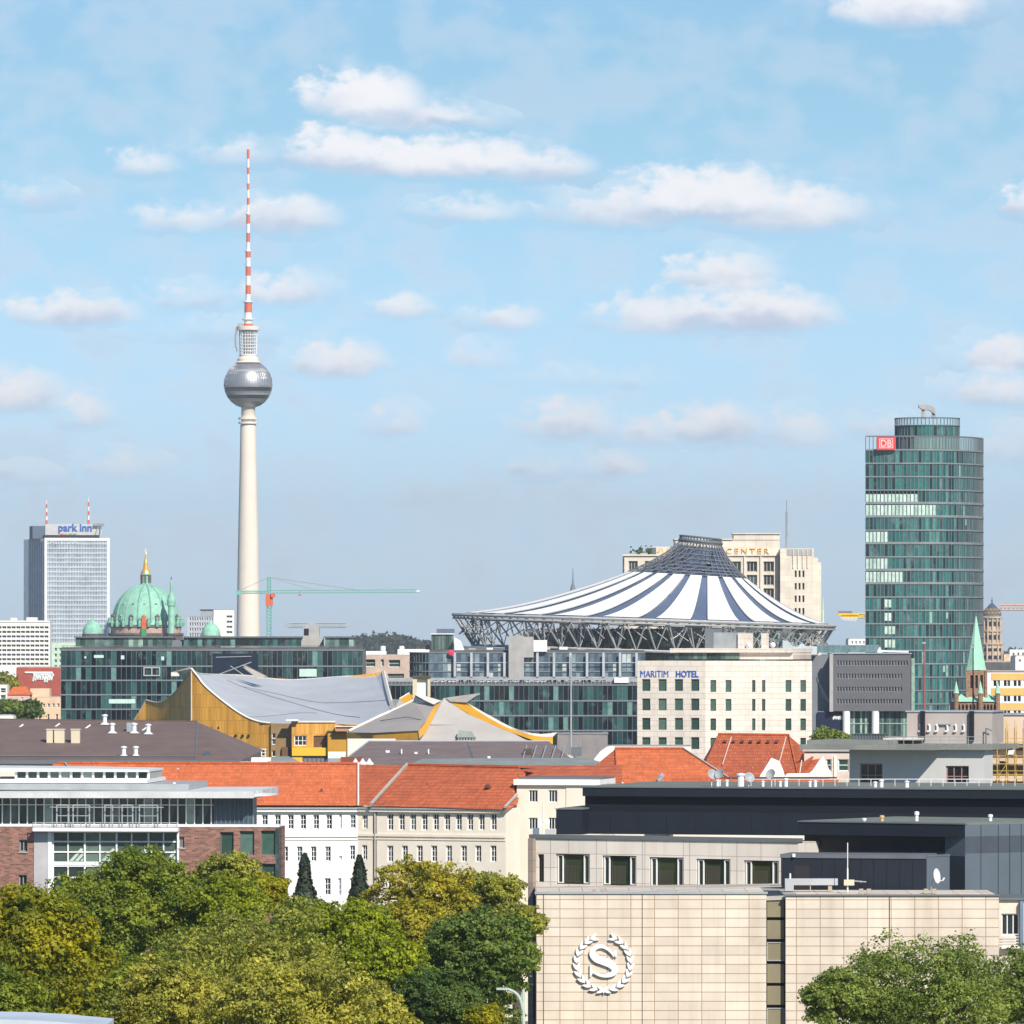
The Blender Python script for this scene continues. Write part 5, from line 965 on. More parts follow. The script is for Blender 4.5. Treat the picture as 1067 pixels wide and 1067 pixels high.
q = MB(); q.face(rel2([pp(428,735.5,1399), pp(452,734.5,1393.5), pp(444,730.7,1395.2), pp(433,724.5,1401)])); q.build('clerestory', m_mull, ch); q = MB(); q.face(rel2([pp(429,735,1398.7), pp(440,734.7,1396.3), pp(435.5,728.5,1398.2)])); q.build('clerestory_pane', m_bluei, ch)
q = MB(); pts = rel2([pp(464.7,727,1397), pp(468.5,731,1395), pp(486.5,732,1391), pp(500.8,722,1394)]); q.face(pts); q.face([p+Vector((0,.8,-.2)) for p in pts][::-1]); q.build('roof_flap', M('fin_beige', (.40,.37,.32)), ch)
def gbox(name, x0, x1, y0, y1, d0, dep, m, zb=None): return MB().box(X(x0,d0)-O2.x, X(x1,d0)-O2.x, d0-O2.y, d0+dep-O2.y, Z(y1,d0) if zb is None else zb, Z(y0,d0)).build(name, m, ch)
m_cb = M('cream_box', (.60,.53,.38), var=.06)
gbox('chimney', 430, 434.5, 706, 730, 1404, 5, m_cb); gbox('chimney', 445.5, 448.3, 706, 726, 1404, 5, m_cb); gbox('chimney_panel', 434.5, 445.5, 707.5, 727, 1404.8, 4, m_white); gbox('chimney_cap', 429, 448.8, 704.3, 706, 1403.6, 6, m_timber); gbox('chimney_sill', 434.5, 445.5, 706.01, 708.5, 1404.3, 4, m_cb)
q = MB(); pts = rel2([pp(416,728.8,1404), pp(423,734,1401), pp(430,729,1402), pp(430,720.5,1406)]); q.face(pts); q.build('fascia', m_am, ch); edge('roof_rim', [pts[0]+Vector((0,0,.1)), pts[3]+Vector((0,0,.1))], .14, m_rim, ch)
q = MB(); q.face(rel2([pp(404,739,1404), pp(412,737,1402), pp(423,734,1401), pp(416,728.8,1404), pp(409,728.5,1408)])); q.build('roof_slope', m_rc, ch)
gbox('parapet', 362, 412, 769.8, 774, 1367, 3, m_rim, 0); gbox('parapet', 412, 500, 771.5, 774.5, 1367.5, 1.5, m_whitem, 0); gbox('gold_base', 496, 562, 773.2, 777, 1367.8, 1, m_gold, 0)
# rooftop air unit on the roof
q = MB(); q.prism([(X(476,1372)-O2.x,Z(768,1372)),(X(495,1372)-O2.x,Z(768,1372)),(X(492,1372)-O2.x,Z(762.6,1372)),(X(478,1372)-O2.x,Z(761,1372))], 1371-O2.y, 1374-O2.y); q.build('roof_unit', M('pale_green_grey', (.30,.34,.31)), ch)
q = MB()
for i in range(7): q.box(X(477+i*2.9,1369)-O2.x, X(478.8+i*2.9,1369)-O2.x, 1369.8-O2.y, 1371-O2.y, Z(773,1369), Z(768.5,1369))
q.box(X(476,1369)-O2.x, X(496,1369)-O2.x, 1369.6-O2.y, 1371.2-O2.y, Z(768.5,1369), Z(767.6,1369)); q.build('louvred_unit', M('pale_green_grey', (.30,.34,.31)), ch)
# ================================================================ trees
_kr = {}
def crown_mesh(key, seed, R, nl, nleaf, leaf, mat, squash=.8, down=.8, open_=0.0):
    rg = np.random.default_rng(seed); C = []; Rr = []
    for k in range(nl):
        v = rg.normal(size=3); v /= np.linalg.norm(v); v[2] = abs(v[2])*.9-.2 if rg.random() < .6 else v[2]; v /= np.linalg.norm(v)
        rad = rg.uniform(.45, .90+open_*.12); C.append(v*rad*np.array([1, 1, squash if v[2] > 0 else down])); Rr.append(rg.uniform(.13, .30)*(1-open_*.3))
    C.append(np.zeros(3)); Rr.append(.5*(1-open_)); C = np.array(C)*R; Rr = np.array(Rr)*R
    # a lopsided crown: push whole sides in and out
    dirn = rg.normal(size=(4, 3)); dirn /= np.linalg.norm(dirn, axis=1, keepdims=True); amp = rg.uniform(-.22, .2, 4)
    cu = C/np.maximum(1e-3, np.linalg.norm(C, axis=1, keepdims=True)); C = C*(1+(np.clip(cu@dirn.T, 0, 1)**2@amp))[:, None]
    # second level: each lobe carries flattened sprays of leaves with gaps between them
    w = Rr**2; w /= w.sum(); ns = max(60, int(nleaf/38)); li = rg.choice(len(Rr), ns, p=w); sv = rg.normal(size=(ns, 3)); sv[:, 2] += .35; sv /= np.linalg.norm(sv, axis=1, keepdims=True)
    SCn = C[li]+sv*(Rr[li]*rg.uniform(.70, 1.28, ns))[:, None]; SR = np.maximum(leaf*1.7, rg.uniform(.05, .125, ns)*R)
    idx = rg.integers(0, ns, nleaf); v = rg.normal(size=(nleaf, 3)); v /= np.linalg.norm(v, axis=1, keepdims=True)
    pos = SCn[idx]+v*(SR[idx]*rg.uniform(.5, 1.05, nleaf))[:, None]*np.array([1.15, 1.15, .62]); nb_ = nleaf//9
    pos[:nb_] = C[rg.choice(len(Rr), nb_, p=w)]+rg.normal(size=(nb_, 3))*.10*R
    v = v*.6+sv[idx]*.6
    stray = rg.random(nleaf) < .03+.05*open_; pos[stray] += sv[idx][stray]*rg.uniform(0, .09*R, (stray.sum(), 1))
    nrm = v*.75+rg.normal(size=(nleaf, 3))*.55+np.array([0, 0, .35]); V, Q = leafquads(pos, nrm, rg.uniform(.6, 1.3, nleaf)*leaf, rg)
    return npmesh('crown', V, Q, mat, link=False), C, Rr
def tree(label, px, top, hw, d, col, seed, leaf=.30, n=26000, squash=.85, nl=46, open_=0.0, name='leafy_tree', cat='tree', group='trees in the foreground', aspect=1.0):
    s = d/F; R = hw*s; zt = Z(top, d); zc = zt-R*squash*1.02*aspect
    r = root(name, label, cat, (X(px, d), d, 0), 0, group)
    mat = m_leaf('leaf_'+col[0], col[1], col[2]); fg = group == 'trees in the foreground'; me, C, Rr = crown_mesh(None, seed, R, int(nl*(1.7 if fg else 1)), int(n*(2.1 if fg else 1)), leaf*(.72 if fg else 1), mat, squash, 1.9 if group == 'trees in the foreground' else .8, open_)
    o = inst('crown', me, r, (0, 0, zc)); o.scale = (1, 1, aspect)
    q = MB(); h0 = max(2, zc-R*.5); q.tube((0,0,0), (.1,.1,h0*.5), .5, 10, r1=.40); q.tube((.1,.1,h0*.5), (0,0,zc), .40, 10, r1=.25)
    for k in np.linspace(0, len(Rr)-2, 14).astype(int): c = C[k]*np.array([1,1,aspect]); q.tube((0,0,zc-R*.45), (c[0]*.5,c[1]*.5,zc+c[2]*.35), .17, 6, r1=.11); q.tube((c[0]*.5,c[1]*.5,zc+c[2]*.35), (c[0],c[1],zc+c[2]), .11, 5, r1=.04)
    q.build('trunk', m_timber, r); return r
YG = ('yellow_green', (.14,.17,.012), (.40,.36,.015)); DG = ('deep_green', (.085,.14,.018), (.28,.32,.028)); OL = ('olive', (.15,.175,.032), (.42,.42,.065))
OB = ('olive_brown', (.19,.21,.036), (.50,.46,.07)); BG = ('bright_green', (.14,.19,.012), (.34,.38,.015)); AU = ('autumn_yellow', (.24,.23,.025), (.50,.43,.04)); MG = ('mid_green', (.075,.13,.027), (.22,.29,.055)); PG = ('pine_green', (.05,.10,.026), (.14,.20,.04)); CY = ('cypress', (.020,.034,.022), (.036,.055,.032)); LG = ('light_green', (.10,.15,.03), (.30,.36,.08))
tree('large yellow green tree filling the lower left corner', 32, 922, 84, 430, YG, 11, leaf=.36, n=30000)
tree('big dark green tree in front of the left glass and brick building', 142, 888, 88, 540, DG, 12, leaf=.34, n=40000, nl=60)
tree('airy yellowing tree before the right brick wall of the glass and brick building', 240, 887, 32, 560, OL, 13, leaf=.30, n=9000, open_=.5)
tree('bright lime green tree between the dark tree and the white windowed facade', 238, 912, 42, 535, BG, 14, leaf=.32, n=15000)
tree('yellow tinged tree left of the left cypress', 272, 910, 30, 550, YG, 15, leaf=.3, n=11000)
tree('wide olive tree with a browning crown at bottom centre left', 275, 946, 118, 455, OL, 16, leaf=.30, n=46000, nl=80, squash=.95)
tree('brown tipped tree at the bottom edge right of the yellow green tree', 178, 1000, 66, 400, OB, 17, leaf=.25, n=30000, nl=60)
tree('brown tipped olive tree at the bottom edge under the cypresses', 300, 998, 96, 390, OB, 18, leaf=.25, n=40000, nl=80)
tree('vivid green and yellow tree between the two cypresses', 365, 938, 48, 500, BG, 19, leaf=.32, n=17000)
tree('autumn yellow tree with an open crown before the cream windowed facade', 447, 893, 50, 545, AU, 20, leaf=.30, n=9500, open_=.8, nl=40)
tree('dull olive tree between the yellow tree and the beige stone wall', 512, 906, 38, 560, OL, 21, leaf=.30, n=9500, open_=.6)
tree('golden tipped tree below the open autumn tree', 430, 935, 46, 520, AU, 22, leaf=.30, n=14000)
tree('mid green tree left of the beige stone hotel', 500, 948, 62, 470, MG, 23, leaf=.32, n=24000, nl=60)
tree('dark pine green tree at the bottom edge left of the beige hotel', 455, 1010, 48, 420, PG, 24, leaf=.2, n=26000, nl=60)
tree('dark green tree low in the gap between the yellow green and brown tipped trees', 105, 985, 62, 470, DG, 41, leaf=.3, n=16000, nl=60)
tree('olive green tree behind the lime tree and left of the white facade', 205, 935, 52, 575, OL, 42, leaf=.3, n=15000)
tree('deep green tree under the lime tree at the edge of the olive tree', 205, 972, 56, 480, DG, 43, leaf=.3, n=16000, nl=60)
tree('yellow green tree low between the olive tree and the pine green tree', 398, 975, 50, 445, BG, 44, leaf=.3, n=15000)
tree('brownish olive tree at the bottom edge right of the wide olive tree', 385, 1025, 48, 400, OB, 45, leaf=.28, n=15000)
tree('shaded green tree behind the mid green tree beside the beige hotel', 520, 965, 42, 535, DG, 46, leaf=.3, n=13000)
tree('dull green tree in the very lower left corner under the yellow green tree', 5, 1010, 52, 400, DG, 47, leaf=.28, n=13000)
tree('slim dull green tree close to the corner of the beige hotel', 538, 940, 30, 525, OL, 25, leaf=.28, n=9000, open_=.3)
tree('small yellow green tree at the bottom edge left of the street lamp', 504, 1046, 20, 415, YG, 26, leaf=.24, n=7000)
tree('small green tree under the left cypress', 322, 938, 30, 520, MG, 27, leaf=.3, n=8000)
tree('loose leaved green tree in front of the beige stone wall at bottom right', 968, 966, 98, 330, LG, 28, leaf=.19, n=21000, nl=120, open_=1.15, squash=1.0)
tree('leafy green tree cut off by the right edge in the lower corner', 1078, 985, 60, 345, LG, 29, leaf=.19, n=13000, nl=70, open_=.85, squash=1.0)
tree('low loose leaved sapling left of the tree at bottom right', 868, 1012, 38, 325, LG, 30, leaf=.18, n=8000, nl=50, open_=.8)
for (px, top, lab) in ((317.5, 890, 'left one of two dark pointed cypress trees before the white facade'), (374.5, 892, 'right one of two dark pointed cypress trees before the white facade')):
    d = 640; s = d/F; r = root('cypress', lab, 'tree', (X(px, d), d, 0), 0, 'cypresses'); rg = np.random.default_rng(int(px)); n = 9000; zt = Z(top, d); h = zt-4; t = rg.uniform(0, 1, n)**.8
    rad = 13.2*s*np.clip(np.minimum(1, (1-t)*2.9)**.6, .05, 1)*(1+.18*np.sin(t*40)+.12*rg.normal(size=n)); a = rg.uniform(0, 2*math.pi, n); rad *= 1+.15*np.sin(a*5+t*17)
    V, Q = leafquads(np.stack([rad*np.cos(a), rad*np.sin(a), 4+h*t], 1), np.stack([np.cos(a), np.sin(a), .6+0*a], 1)+rg.normal(size=(n,3))*.4, rg.uniform(.25, .5, n), rg)
    npmesh('crown', V, Q, m_leaf('leaf_cypress', CY[1], CY[2], .1), r); MB().tube((0,0,0), (0,0,zt-2), .3, 8, r1=.05).build('trunk', m_timber, r)
tree('rounded light green tree on the terrace before the grey office pillars', 862, 758, 17, 960, LG, 31, leaf=.35, n=7000, group='distant trees'); tree('low green bush right of the terrace tree', 878, 764, 9, 955, LG, 32, leaf=.3, n=3000, group='distant trees')
tree('dark green round tree at the left edge before the small pink house', 6, 728, 14, 1600, MG, 33, leaf=.7, n=4000, group='distant trees'); tree('dark green spreading tree beside the peach house', 30, 728, 16, 1620, PG, 34, leaf=.7, n=5000, group='distant trees')
tree('pale green tree above the small pink house', 5, 701, 15, 1990, OL, 35, leaf=.8, n=4000, group='distant trees')
# ================================================================ brown roofed long building at left
m_br = M('brown_sheet_roof', (.165,.115,.098), rough=.8, var=.16, scale=.25, streak=.35)
def proof(name, pts, m, par, o_):
    q = MB(); q.face([Vector(p)-o_ for p in pts]); return q.build(name, m, par)
r = root('brown_roofed_house', 'long building under a plain brown hipped roof left of the golden hall', 'building', (X(-20, 930), 930, 0)); O3 = Vector(r.location)
A_, B2, C2, D2 = pp(-20, 792.5, 930), pp(250, 793, 930), pp(205, 752, 975), pp(-20, 749.5, 975)
proof('roof', [A_, pp(203.5,793,930), C2, D2], m_br, r, O3); proof('hip', [pp(203.5,793,930), B2, C2], m_br, r, O3); proof('rear_slope', [B2, Vector((B2.x+0,1020,B2.z)), C2], m_br, r, O3); proof('rear_slope', [D2, C2, Vector((B2.x,1020,B2.z)), Vector((A_.x,1020,A_.z))], m_br, r, O3)
MB().box(.5, B2.x-O3.x-.5, .6, 89, 0, A_.z-.3).build('wall', m_cream, r); MB().box(-.3, B2.x-O3.x+.2, -.25, .3, A_.z-.45, A_.z+.05).build('gutter', m_mull, r)
edge('ridge_cap', [C2-O3, pp(203.5,793,930)-O3], .10, m_mull, r); edge('ridge_cap', [D2-O3, C2-O3], .14, m_timber, r); edge('snow_guard', [pp(-20,788.5,933)-O3+Vector((0,-.3,.1)), pp(205,789,933)-O3+Vector((0,-.3,.1))], .09, m_mull, r)
def onroof(px, py): t = (793-py)/(793-750.5); return 930+45*t      # depth of the slope under a row
for (a, b, y0, y1) in ((48.5, 55, 759.5, 774.5), (56.5, 67, 759.5, 774.5), (74, 83, 759.5, 774.5)):
    dd_ = onroof(0, y1); q = MB(); x0, x1 = X(a, dd_)-O3.x, X(b, dd_)-O3.x; q.box(x0, x1, dd_-930, dd_-930+1.6, Z(y1, dd_)-.3, Z(y0+1, dd_)); q.box(x0-.08, x1+.08, dd_-930-.1, dd_-930+1.7, Z(y0+1, dd_), Z(y0, dd_)); q.build('chimney', m_cb, r)
for (px, y) in ((109.2, 755), (117, 764), (140, 764), (154.5, 765), (129, 788.5), (141.5, 788.5)):
    dd_ = onroof(0, y); q = MB(); q.lathe([(.7,0),(.5,.15),(.28,.3),(.28,1.1),(.42,1.15),(.42,1.3),(.1,1.4)], 10, (X(px,dd_)-O3.x, dd_-930)); o = q.build('vent_pipe', m_whitem, r); o.location.z = Z(y, dd_)
q = MB(); dd_ = onroof(0, 762); q.box(X(132,dd_)-O3.x, X(139,dd_)-O3.x, dd_-930, dd_-930+1.5, Z(762,dd_)-.2, Z(753,dd_)); q.build('metal_duct', M('zinc', (.30,.34,.38), rough=.45), r)
for (px, y) in ((18, 758), (56, 757), (88, 758.5), (148, 760)): dd_ = onroof(0, y); MB().tube((X(px,dd_)-O3.x,dd_-930-.3,Z(y+1.5,dd_)), (X(px+6,dd_)-O3.x,dd_-930+.3,Z(y-1.5,dd_)+.2), .1, 5).build('roof_ladder', m_whitem, r)
q = MB(); dd_ = onroof(0, 786); q.box(X(213,dd_)-O3.x, X(219,dd_)-O3.x, dd_-931, dd_-930.2, Z(787.5,dd_), Z(783,dd_)); q.build('skylight', m_bluei, r)
# ================================================================ second brown roof with skylights
r = root('flat_brown_house', 'low building with a dull brown hipped roof between the orange roof and the pale hall', 'building', (X(360, 930), 930, 0)); O4 = Vector(r.location)
p0, p1, p2, p3 = pp(352,797,925), pp(604,797,925), pp(572,772.5,960), pp(384,772.5,960)
m_mv = M('mauve_roof', (.19,.145,.135), var=.18, streak=.3)
proof('roof', [p0, p1, p2, p3], m_mv, r, O4); MB().box(p0.x-O4.x, p1.x-O4.x, 0.1, 80, 0, p0.z-.1).build('wall', m_cream, r); edge('ridge_cap', [p3-O4, p2-O4], .13, m_steel, r); edge('ridge_cap', [p0-O4, p3-O4], .1, m_steel, r); edge('ridge_cap', [pp(487,773,959)-O4, pp(495,796,926)-O4], .06, m_mull, r)
proof('rear_slope', [p2, p3, p3+Vector((0,40,-4)), p2+Vector((0,40,-4))], m_mv, r, O4); proof('side_slope', [p1, p1+Vector((0,75,0)), p2+Vector((0,40,-4)), p2], m_mv, r, O4)
proof('zinc_strip', [pp(425,797.5,915), pp(640,797.5,915), pp(610,789.5,924), pp(440,790.5,924)], M('zinc_green', (.24,.27,.25), rough=.6, streak=.3), r, O4)
for (px, y, w, h, m) in ((402, 783, 4, 2.2, m_whitem), (432, 784.5, 3, 2, m_whitem), (418, 783, 1.2, 5, m_whitem), (446, 783, 1.2, 5, m_whitem), (508, 789, 3, 2, m_whitem), (546, 783, 8, 6, m_timber), (595, 783, 11, 9, m_mull)):
    dd_ = 925+35*(797-y-h/2)/24.5; MB().box(X(px,dd_)-O4.x, X(px+w,dd_)-O4.x, dd_-931, dd_-929.6, Z(y+h/2,dd_), Z(y-h/2,dd_)).build('roof_vent', m, r)
for i in range(5): MB().tube(pp(543+i*10,795,924)-O4, pp(549+i*10,779,948)-O4+Vector((0,0,.3)), .09, 4).build('roof_ladder', m_steel, r)
r = root('roof_lantern', 'grey green glass roof lantern on white kerbs above the orange roof', 'skylight', (X(290, 900), 900, 0)); O5 = Vector(r.location)
fb = lambda name, x0, x1, y0, y1, dd_, dep, m: MB().box(X(x0,dd_)-O5.x, X(x1,dd_)-O5.x, dd_-900, dd_-900+dep, Z(y1,dd_), Z(y0,dd_)).build(name, m, r)
MB().box(X(252,900)-O5.x, X(364,900)-O5.x, .1, 20, 0, Z(797,900)).build('wall', m_cream, r); fb('kerb', 250, 315, 794, 797.2, 899, 4, m_rim); fb('white_hatch', 262, 282, 789.5, 794, 900.5, 3, m_white); fb('white_hatch', 342, 360, 783.5, 790, 902, 3, m_white)
proof('glazing', [pp(278,794,900), pp(313,794,900), pp(301,788,903), pp(288,788,903)], M('zinc_green', (.24,.27,.25)), r, O5); proof('glazing', [pp(335,797,898), pp(353,797,898), pp(353,790,902), pp(342,790,902)], m_bluei, r, O5); fb('red_housing', 355, 377, 789, 797, 899, 3, M('dark_red', (.20,.06,.04)))
for px in (370.5, 378, 385): q = MB(); q.lathe([(.55,0),(.55,.7),(.3,.9),(.05,1.3)], 10, (X(px,895)-O5.x,-6)); o = q.build('roof_cowl', m_whitem, r); o.location.z = Z(801,895)
# ================================================================ cream buildings under the long orange roof
def rowx(f, xs, w, y0, y1): return [f.R(x, x+w, y0, y1) for x in xs]
dW = 850; f = Fac(60, dW, 373, dW-1); r = f.root('orange_roof_house', 'white windowed building under the long orange tiled roof', 'building'); ez = f.Zz(300, 841)
xs1 = [273, 286.5, 300, 313, 326.5, 340]; xs2 = [265, 280, 294.5, 309.5, 324, 339]
wr = rowx(f, xs1, 6, 849, 864)+rowx(f, xs2, 5.6, 882, 897.5)+rowx(f, [294, 338.5], 6, 915, 932.5)+rowx(f, [353.5], 2.8, 848, 863.5)+rowx(f, [353.5], 3, 892, 896)+rowx(f, [352.3], 3.4, 915, 933)+rowx(f, [365], 5.6, 849, 863)+rowx(f, [364.6], 5.4, 881, 896)+rowx(f, [364.6], 5.4, 915, 932)+rowx(f, [294, 309, 324, 339, 364], 6, 950, 968)
m_wf = m_whitem; block(r, 0, f.L, 14, 0, ez, wr, m_white, nx=2, ny=3, fw=.09, mp=m_darki, simple=True, dep=.3)
f2 = Fac(373.01, dW-1, 527, dW-9); r2 = f2.root('orange_roof_house', 'cream windowed building under the nearer right end of the long orange roof', 'building'); ez2 = f2.Zz(450, 841.5)
wr = rowx(f2, [377.5], 5.6, 849, 863.5)+rowx(f2, [377], 5.6, 880.5, 896)+rowx(f2, [403.3,415.2,427.1,439,450.8,462.6,474.7,486.5,498.5,511], 6.4, 848, 865)+rowx(f2, [403.3,418.5,434,449,464.5,480,495,510.8], 6.4, 881, 898)+rowx(f2, [403.6,419,434.5,449.5,464.5,480,495,510.5], 6.4, 914.5, 932)+rowx(f2, [403.6,419,434.5,449.5,464.5,480,495,510.5], 6.4, 950, 968)
block(r2, 0, f2.L, 4, 0, ez2, wr, m_cream, nx=2, ny=3, fw=.10, mp=m_darki, simple=True, dep=.3)
for (rr_, ff_, L_, e_) in ((r, f, f.L, ez), (r2, f2, f2.L, ez2)):
    MB().box(-.01, L_-.02, -.45, -.01, e_-.55, e_-.1).build('cornice', m_white if rr_ is r else m_cream, rr_); zc_ = ff_.Zz(300 if rr_ is r else 450, 871); MB().box(0, L_-.02, -.18, -.005, zc_-.12, zc_+.18).box(0, L_-.02, -.10, -.005, zc_-.5, zc_-.35).build('string_course', m_white if rr_ is r else m_cream, rr_)
    MB().box(0, L_-.02, -.62, -.46, e_-.22, e_-.05).build('gutter', m_steel, rr_)
MB().box(f2.U(389.3), f2.U(392.8), -.08, .02, 0, ez2-.6).build('recess_shade_strip', M('shadow_brown', (.25,.21,.17)), r2); MB().tube((f2.U(391.3),-.2,0), (f2.U(391.3),-.2,ez2-.5), .09, 6).build('downpipe', m_concrete, r2)  # flat brown strip painted as the shade of a recess
mb_ = MB(); mb_.box(f2.U(441), f2.U(458), -2.2, -.01, f2.Zz(450, 948), f2.Zz(450,943)).box(f2.U(443), f2.U(456), -1.8, -.01, 0, f2.Zz(450,948)).build('porch', m_white, r2)
# roofs
def roofmesh(name, par, O_, pts, m):
    q = MB(); q.face([Vector(p)-O_ for p in pts]); o = q.build(name, m, None); 
    # keep the tile pattern in the plane of the facade
    o.parent = par; o.matrix_parent_inverse = Matrix.Identity(4); return o
def loc(par, p): return (Matrix.Rotation(-par.rotation_euler.z, 4, 'Z') @ (Vector(p)-Vector(par.location)))
def lroof(par, pts, m, name='roof'): q = MB(); q.face([loc(par, p) for p in pts]); return q.build(name, m, par)
Re = [pp(373.2, 839.4, dW-1.5), pp(373.2, 796.5, dW+15)]
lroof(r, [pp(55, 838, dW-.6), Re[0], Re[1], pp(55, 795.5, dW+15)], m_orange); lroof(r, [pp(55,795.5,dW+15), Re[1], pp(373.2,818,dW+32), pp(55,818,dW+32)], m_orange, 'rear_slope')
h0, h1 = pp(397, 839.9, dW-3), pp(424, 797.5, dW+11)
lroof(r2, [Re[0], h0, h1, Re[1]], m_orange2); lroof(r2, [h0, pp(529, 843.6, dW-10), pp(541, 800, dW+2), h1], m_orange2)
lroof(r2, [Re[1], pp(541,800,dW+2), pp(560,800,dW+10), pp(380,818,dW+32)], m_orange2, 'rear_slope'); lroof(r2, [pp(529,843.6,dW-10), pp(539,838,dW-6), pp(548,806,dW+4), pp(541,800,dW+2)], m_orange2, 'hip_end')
def lw(par, a, b, rad, m, name): q = MB(); q.tube(loc(par, a), loc(par, b), rad, 5); q.build(name, m, par)
up_ = Vector((0,-.1,.12))
lw(r2, h0+up_+Vector((-1.2,0,.1)), h1+up_, .22, M('valley_lead', (.36,.33,.30)), 'valley_flashing'); lw(r, Re[0]+up_, Re[1]+up_, .14, m_rim, 'ridge_tile'); lw(r2, pp(526,842,dW-10)+up_, pp(538.5,829,dW-5)+up_, .18, m_concrete, 'ridge_tile')
lw(r, pp(245,804,dW+13)+up_, pp(259,826,dW+5)+up_, .10, m_mull, 'roof_ladder'); lw(r, pp(60,796,dW+15)+up_, Re[1]+up_, .16, m_orange2, 'ridge_tile'); lw(r2, h1+up_, pp(541,800,dW+2)+up_, .16, m_orange2, 'ridge_tile')
for (px, y, rr_) in ((275,824,r),(335,824,r),(402.5,818,r2),(447,819,r2),(509,820,r2)):
    dd_ = (dW+15-(y-797)/42*16) - (max(0, px-397)*.08); c = loc(rr_, pp(px, y, dd_)); MB().prism([(c.x-.28,c.z-.12),(c.x+.28,c.z-.12),(c.x,c.z+.32)], c.y-.7, c.y+.3).build('roof_vent', M('vent_brown', (.10,.05,.035)), rr_)
for (px, y) in ((71, 799), (187, 797.5)): c = loc(r, pp(px, y, dW+13)); q = MB(); q.tube((c.x-.3,c.y,c.z-.4), (c.x+.35,c.y-.2,c.z-1), .18, 6) if px > 100 else q.tube((c.x-.4,c.y,c.z+.5), (c.x+.4,c.y-.2,c.z-.4), .2, 6); q.build('roof_pipe', m_mull if px < 100 else m_steel, r)
lroof(r2, [pp(528,817,853), pp(648,817,853), pp(648,797.2,866), pp(528,797.2,866)], m_orange2, 'rear_wing_roof')
wz = f2.L+.35
# end pavilion
d = 846; f = Fac(538.5, d, 626, d-2); r = f.root('end_pavilion', 'cream flat roofed pavilion between the long orange roof and the navy rooftop boxes', 'building')
wr = rowx(f, [551,571.5], 9.2, 823.3, 836)+rowx(f, [551,571.5], 9.2, 852, 864.5)+rowx(f, [550.8], 7, 886, 903)+rowx(f, [550.8], 7, 917, 930)
block(r, 0, f.L, 9, 0, f.Zz(560,817), wr, m_cream, nx=3, ny=1, fw=.09, mp=m_darki, simple=True, dep=.25, roofmat=m_ltroof)
MB().box(-.3, f.L, -.5, 9.3, f.Zz(560,817.9), f.Zz(560,812)).build('white_fascia', m_white, r); MB().box(.2, f.L, .3, 8.5, f.Zz(560,812)+.003, f.Zz(560,810.3)).build('dark_roof_edge', m_mull, r); MB().box(f.U(590)+.01, f.L, -.12, -.01, 0, f.Zz(560,818)).build('wall_pier', m_cream, r)
lt2 = MB(); lt2.tube((f.U(534.5)+1,.5,0), (f.U(534.5)+1,.5,f.Zz(538,840)), .05, 5)
f = Fac(526.5, 852, 541, 849); r = f.root('link_wing', 'shaded narrow wing with tall windows tucked beside the cream pavilion', 'building'); wr = rowx(f, [532], 6, 850, 867)+rowx(f, [532], 6, 884.5, 900)+rowx(f, [532], 6, 915, 932); block(r, 0, f.L, 8, 0, f.Zz(534, 842), wr, M('grey_cream', (.42,.37,.31)), nx=2, ny=3, fw=.09, mp=m_darki, simple=True, dep=.2)
# ================================================================ small orange roofs in the middle
r = root('hipped_roof_house', 'house with a bright orange hipped roof behind the navy rooftop box', 'house', (X(600, 900), 900, 0)); O_ = Vector(r.location)
a, b, c, e = pp(598,816,893), pp(766,815.5,893), pp(712,780.5,908), pp(641,780.5,908); m0 = pp(643,816,892.5)
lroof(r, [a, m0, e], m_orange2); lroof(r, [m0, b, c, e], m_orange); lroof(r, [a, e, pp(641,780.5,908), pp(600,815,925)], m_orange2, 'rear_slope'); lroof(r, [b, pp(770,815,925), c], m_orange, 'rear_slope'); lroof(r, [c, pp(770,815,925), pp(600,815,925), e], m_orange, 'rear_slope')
MB().box(.5, X(766,893)-O_.x-.5, -6.5, 24, 0, a.z-.1).build('wall', m_cream, r); lw(r, m0+up_, e+up_, .1, m_orange2, 'ridge_tile'); lw(r, e+up_, c+up_, .13, m_orange2, 'ridge_tile'); lw(r, c+up_, b+up_, .12, m_rc, 'ridge_tile')
q = MB(); q.prism([(X(638,891)-O_.x,Z(816,891)),(X(650,891)-O_.x,Z(816,891)),(X(647,891)-O_.x,Z(813.5,891)),(X(644,891)-O_.x,Z(812.7,891)),(X(641,891)-O_.x,Z(813.5,891))], -10, -9); q.build('round_dormer', m_white, r)
q = MB(); q.tube(loc(r, pp(689,810,893)), loc(r, pp(686,814,893)), .35, 8).tube(loc(r, pp(688,811,893)), loc(r, pp(689.5,808,894)), .35, 8); q.build('roof_pipe', m_steel, r)
r = root('white_wall_house', 'curving white parapet wall behind the bright orange hipped roof', 'building', (X(610, 925), 925, 0)); O_ = Vector(r.location); q = MB(); q.prism([(X(x,925)-O_.x, Z(y,925)) for x, y in ((617,800),(720,800),(720,777),(640,777),(632,778.5),(625,783.5),(619,791))], 0, 4); q.build('wall', m_white, r); MB().box(X(619,925)-O_.x, X(720,925)-O_.x, .2, 20, 0, Z(800,925)).build('base', m_cream, r)
MB().box(X(640,925)-O_.x, X(720,925)-O_.x, -.12, 4.1, Z(777,925), Z(776.4,925)).build('coping', m_concrete, r)
r = root('gabled_roof_house', 'red tiled house with two white pointed gables below the cream hotel', 'house', (X(735, 915), 915, 0)); O_ = Vector(r.location)
a, b, c, e = pp(728,811,900), pp(866,806,900), pp(822,766.5,922), pp(748,765.5,922)
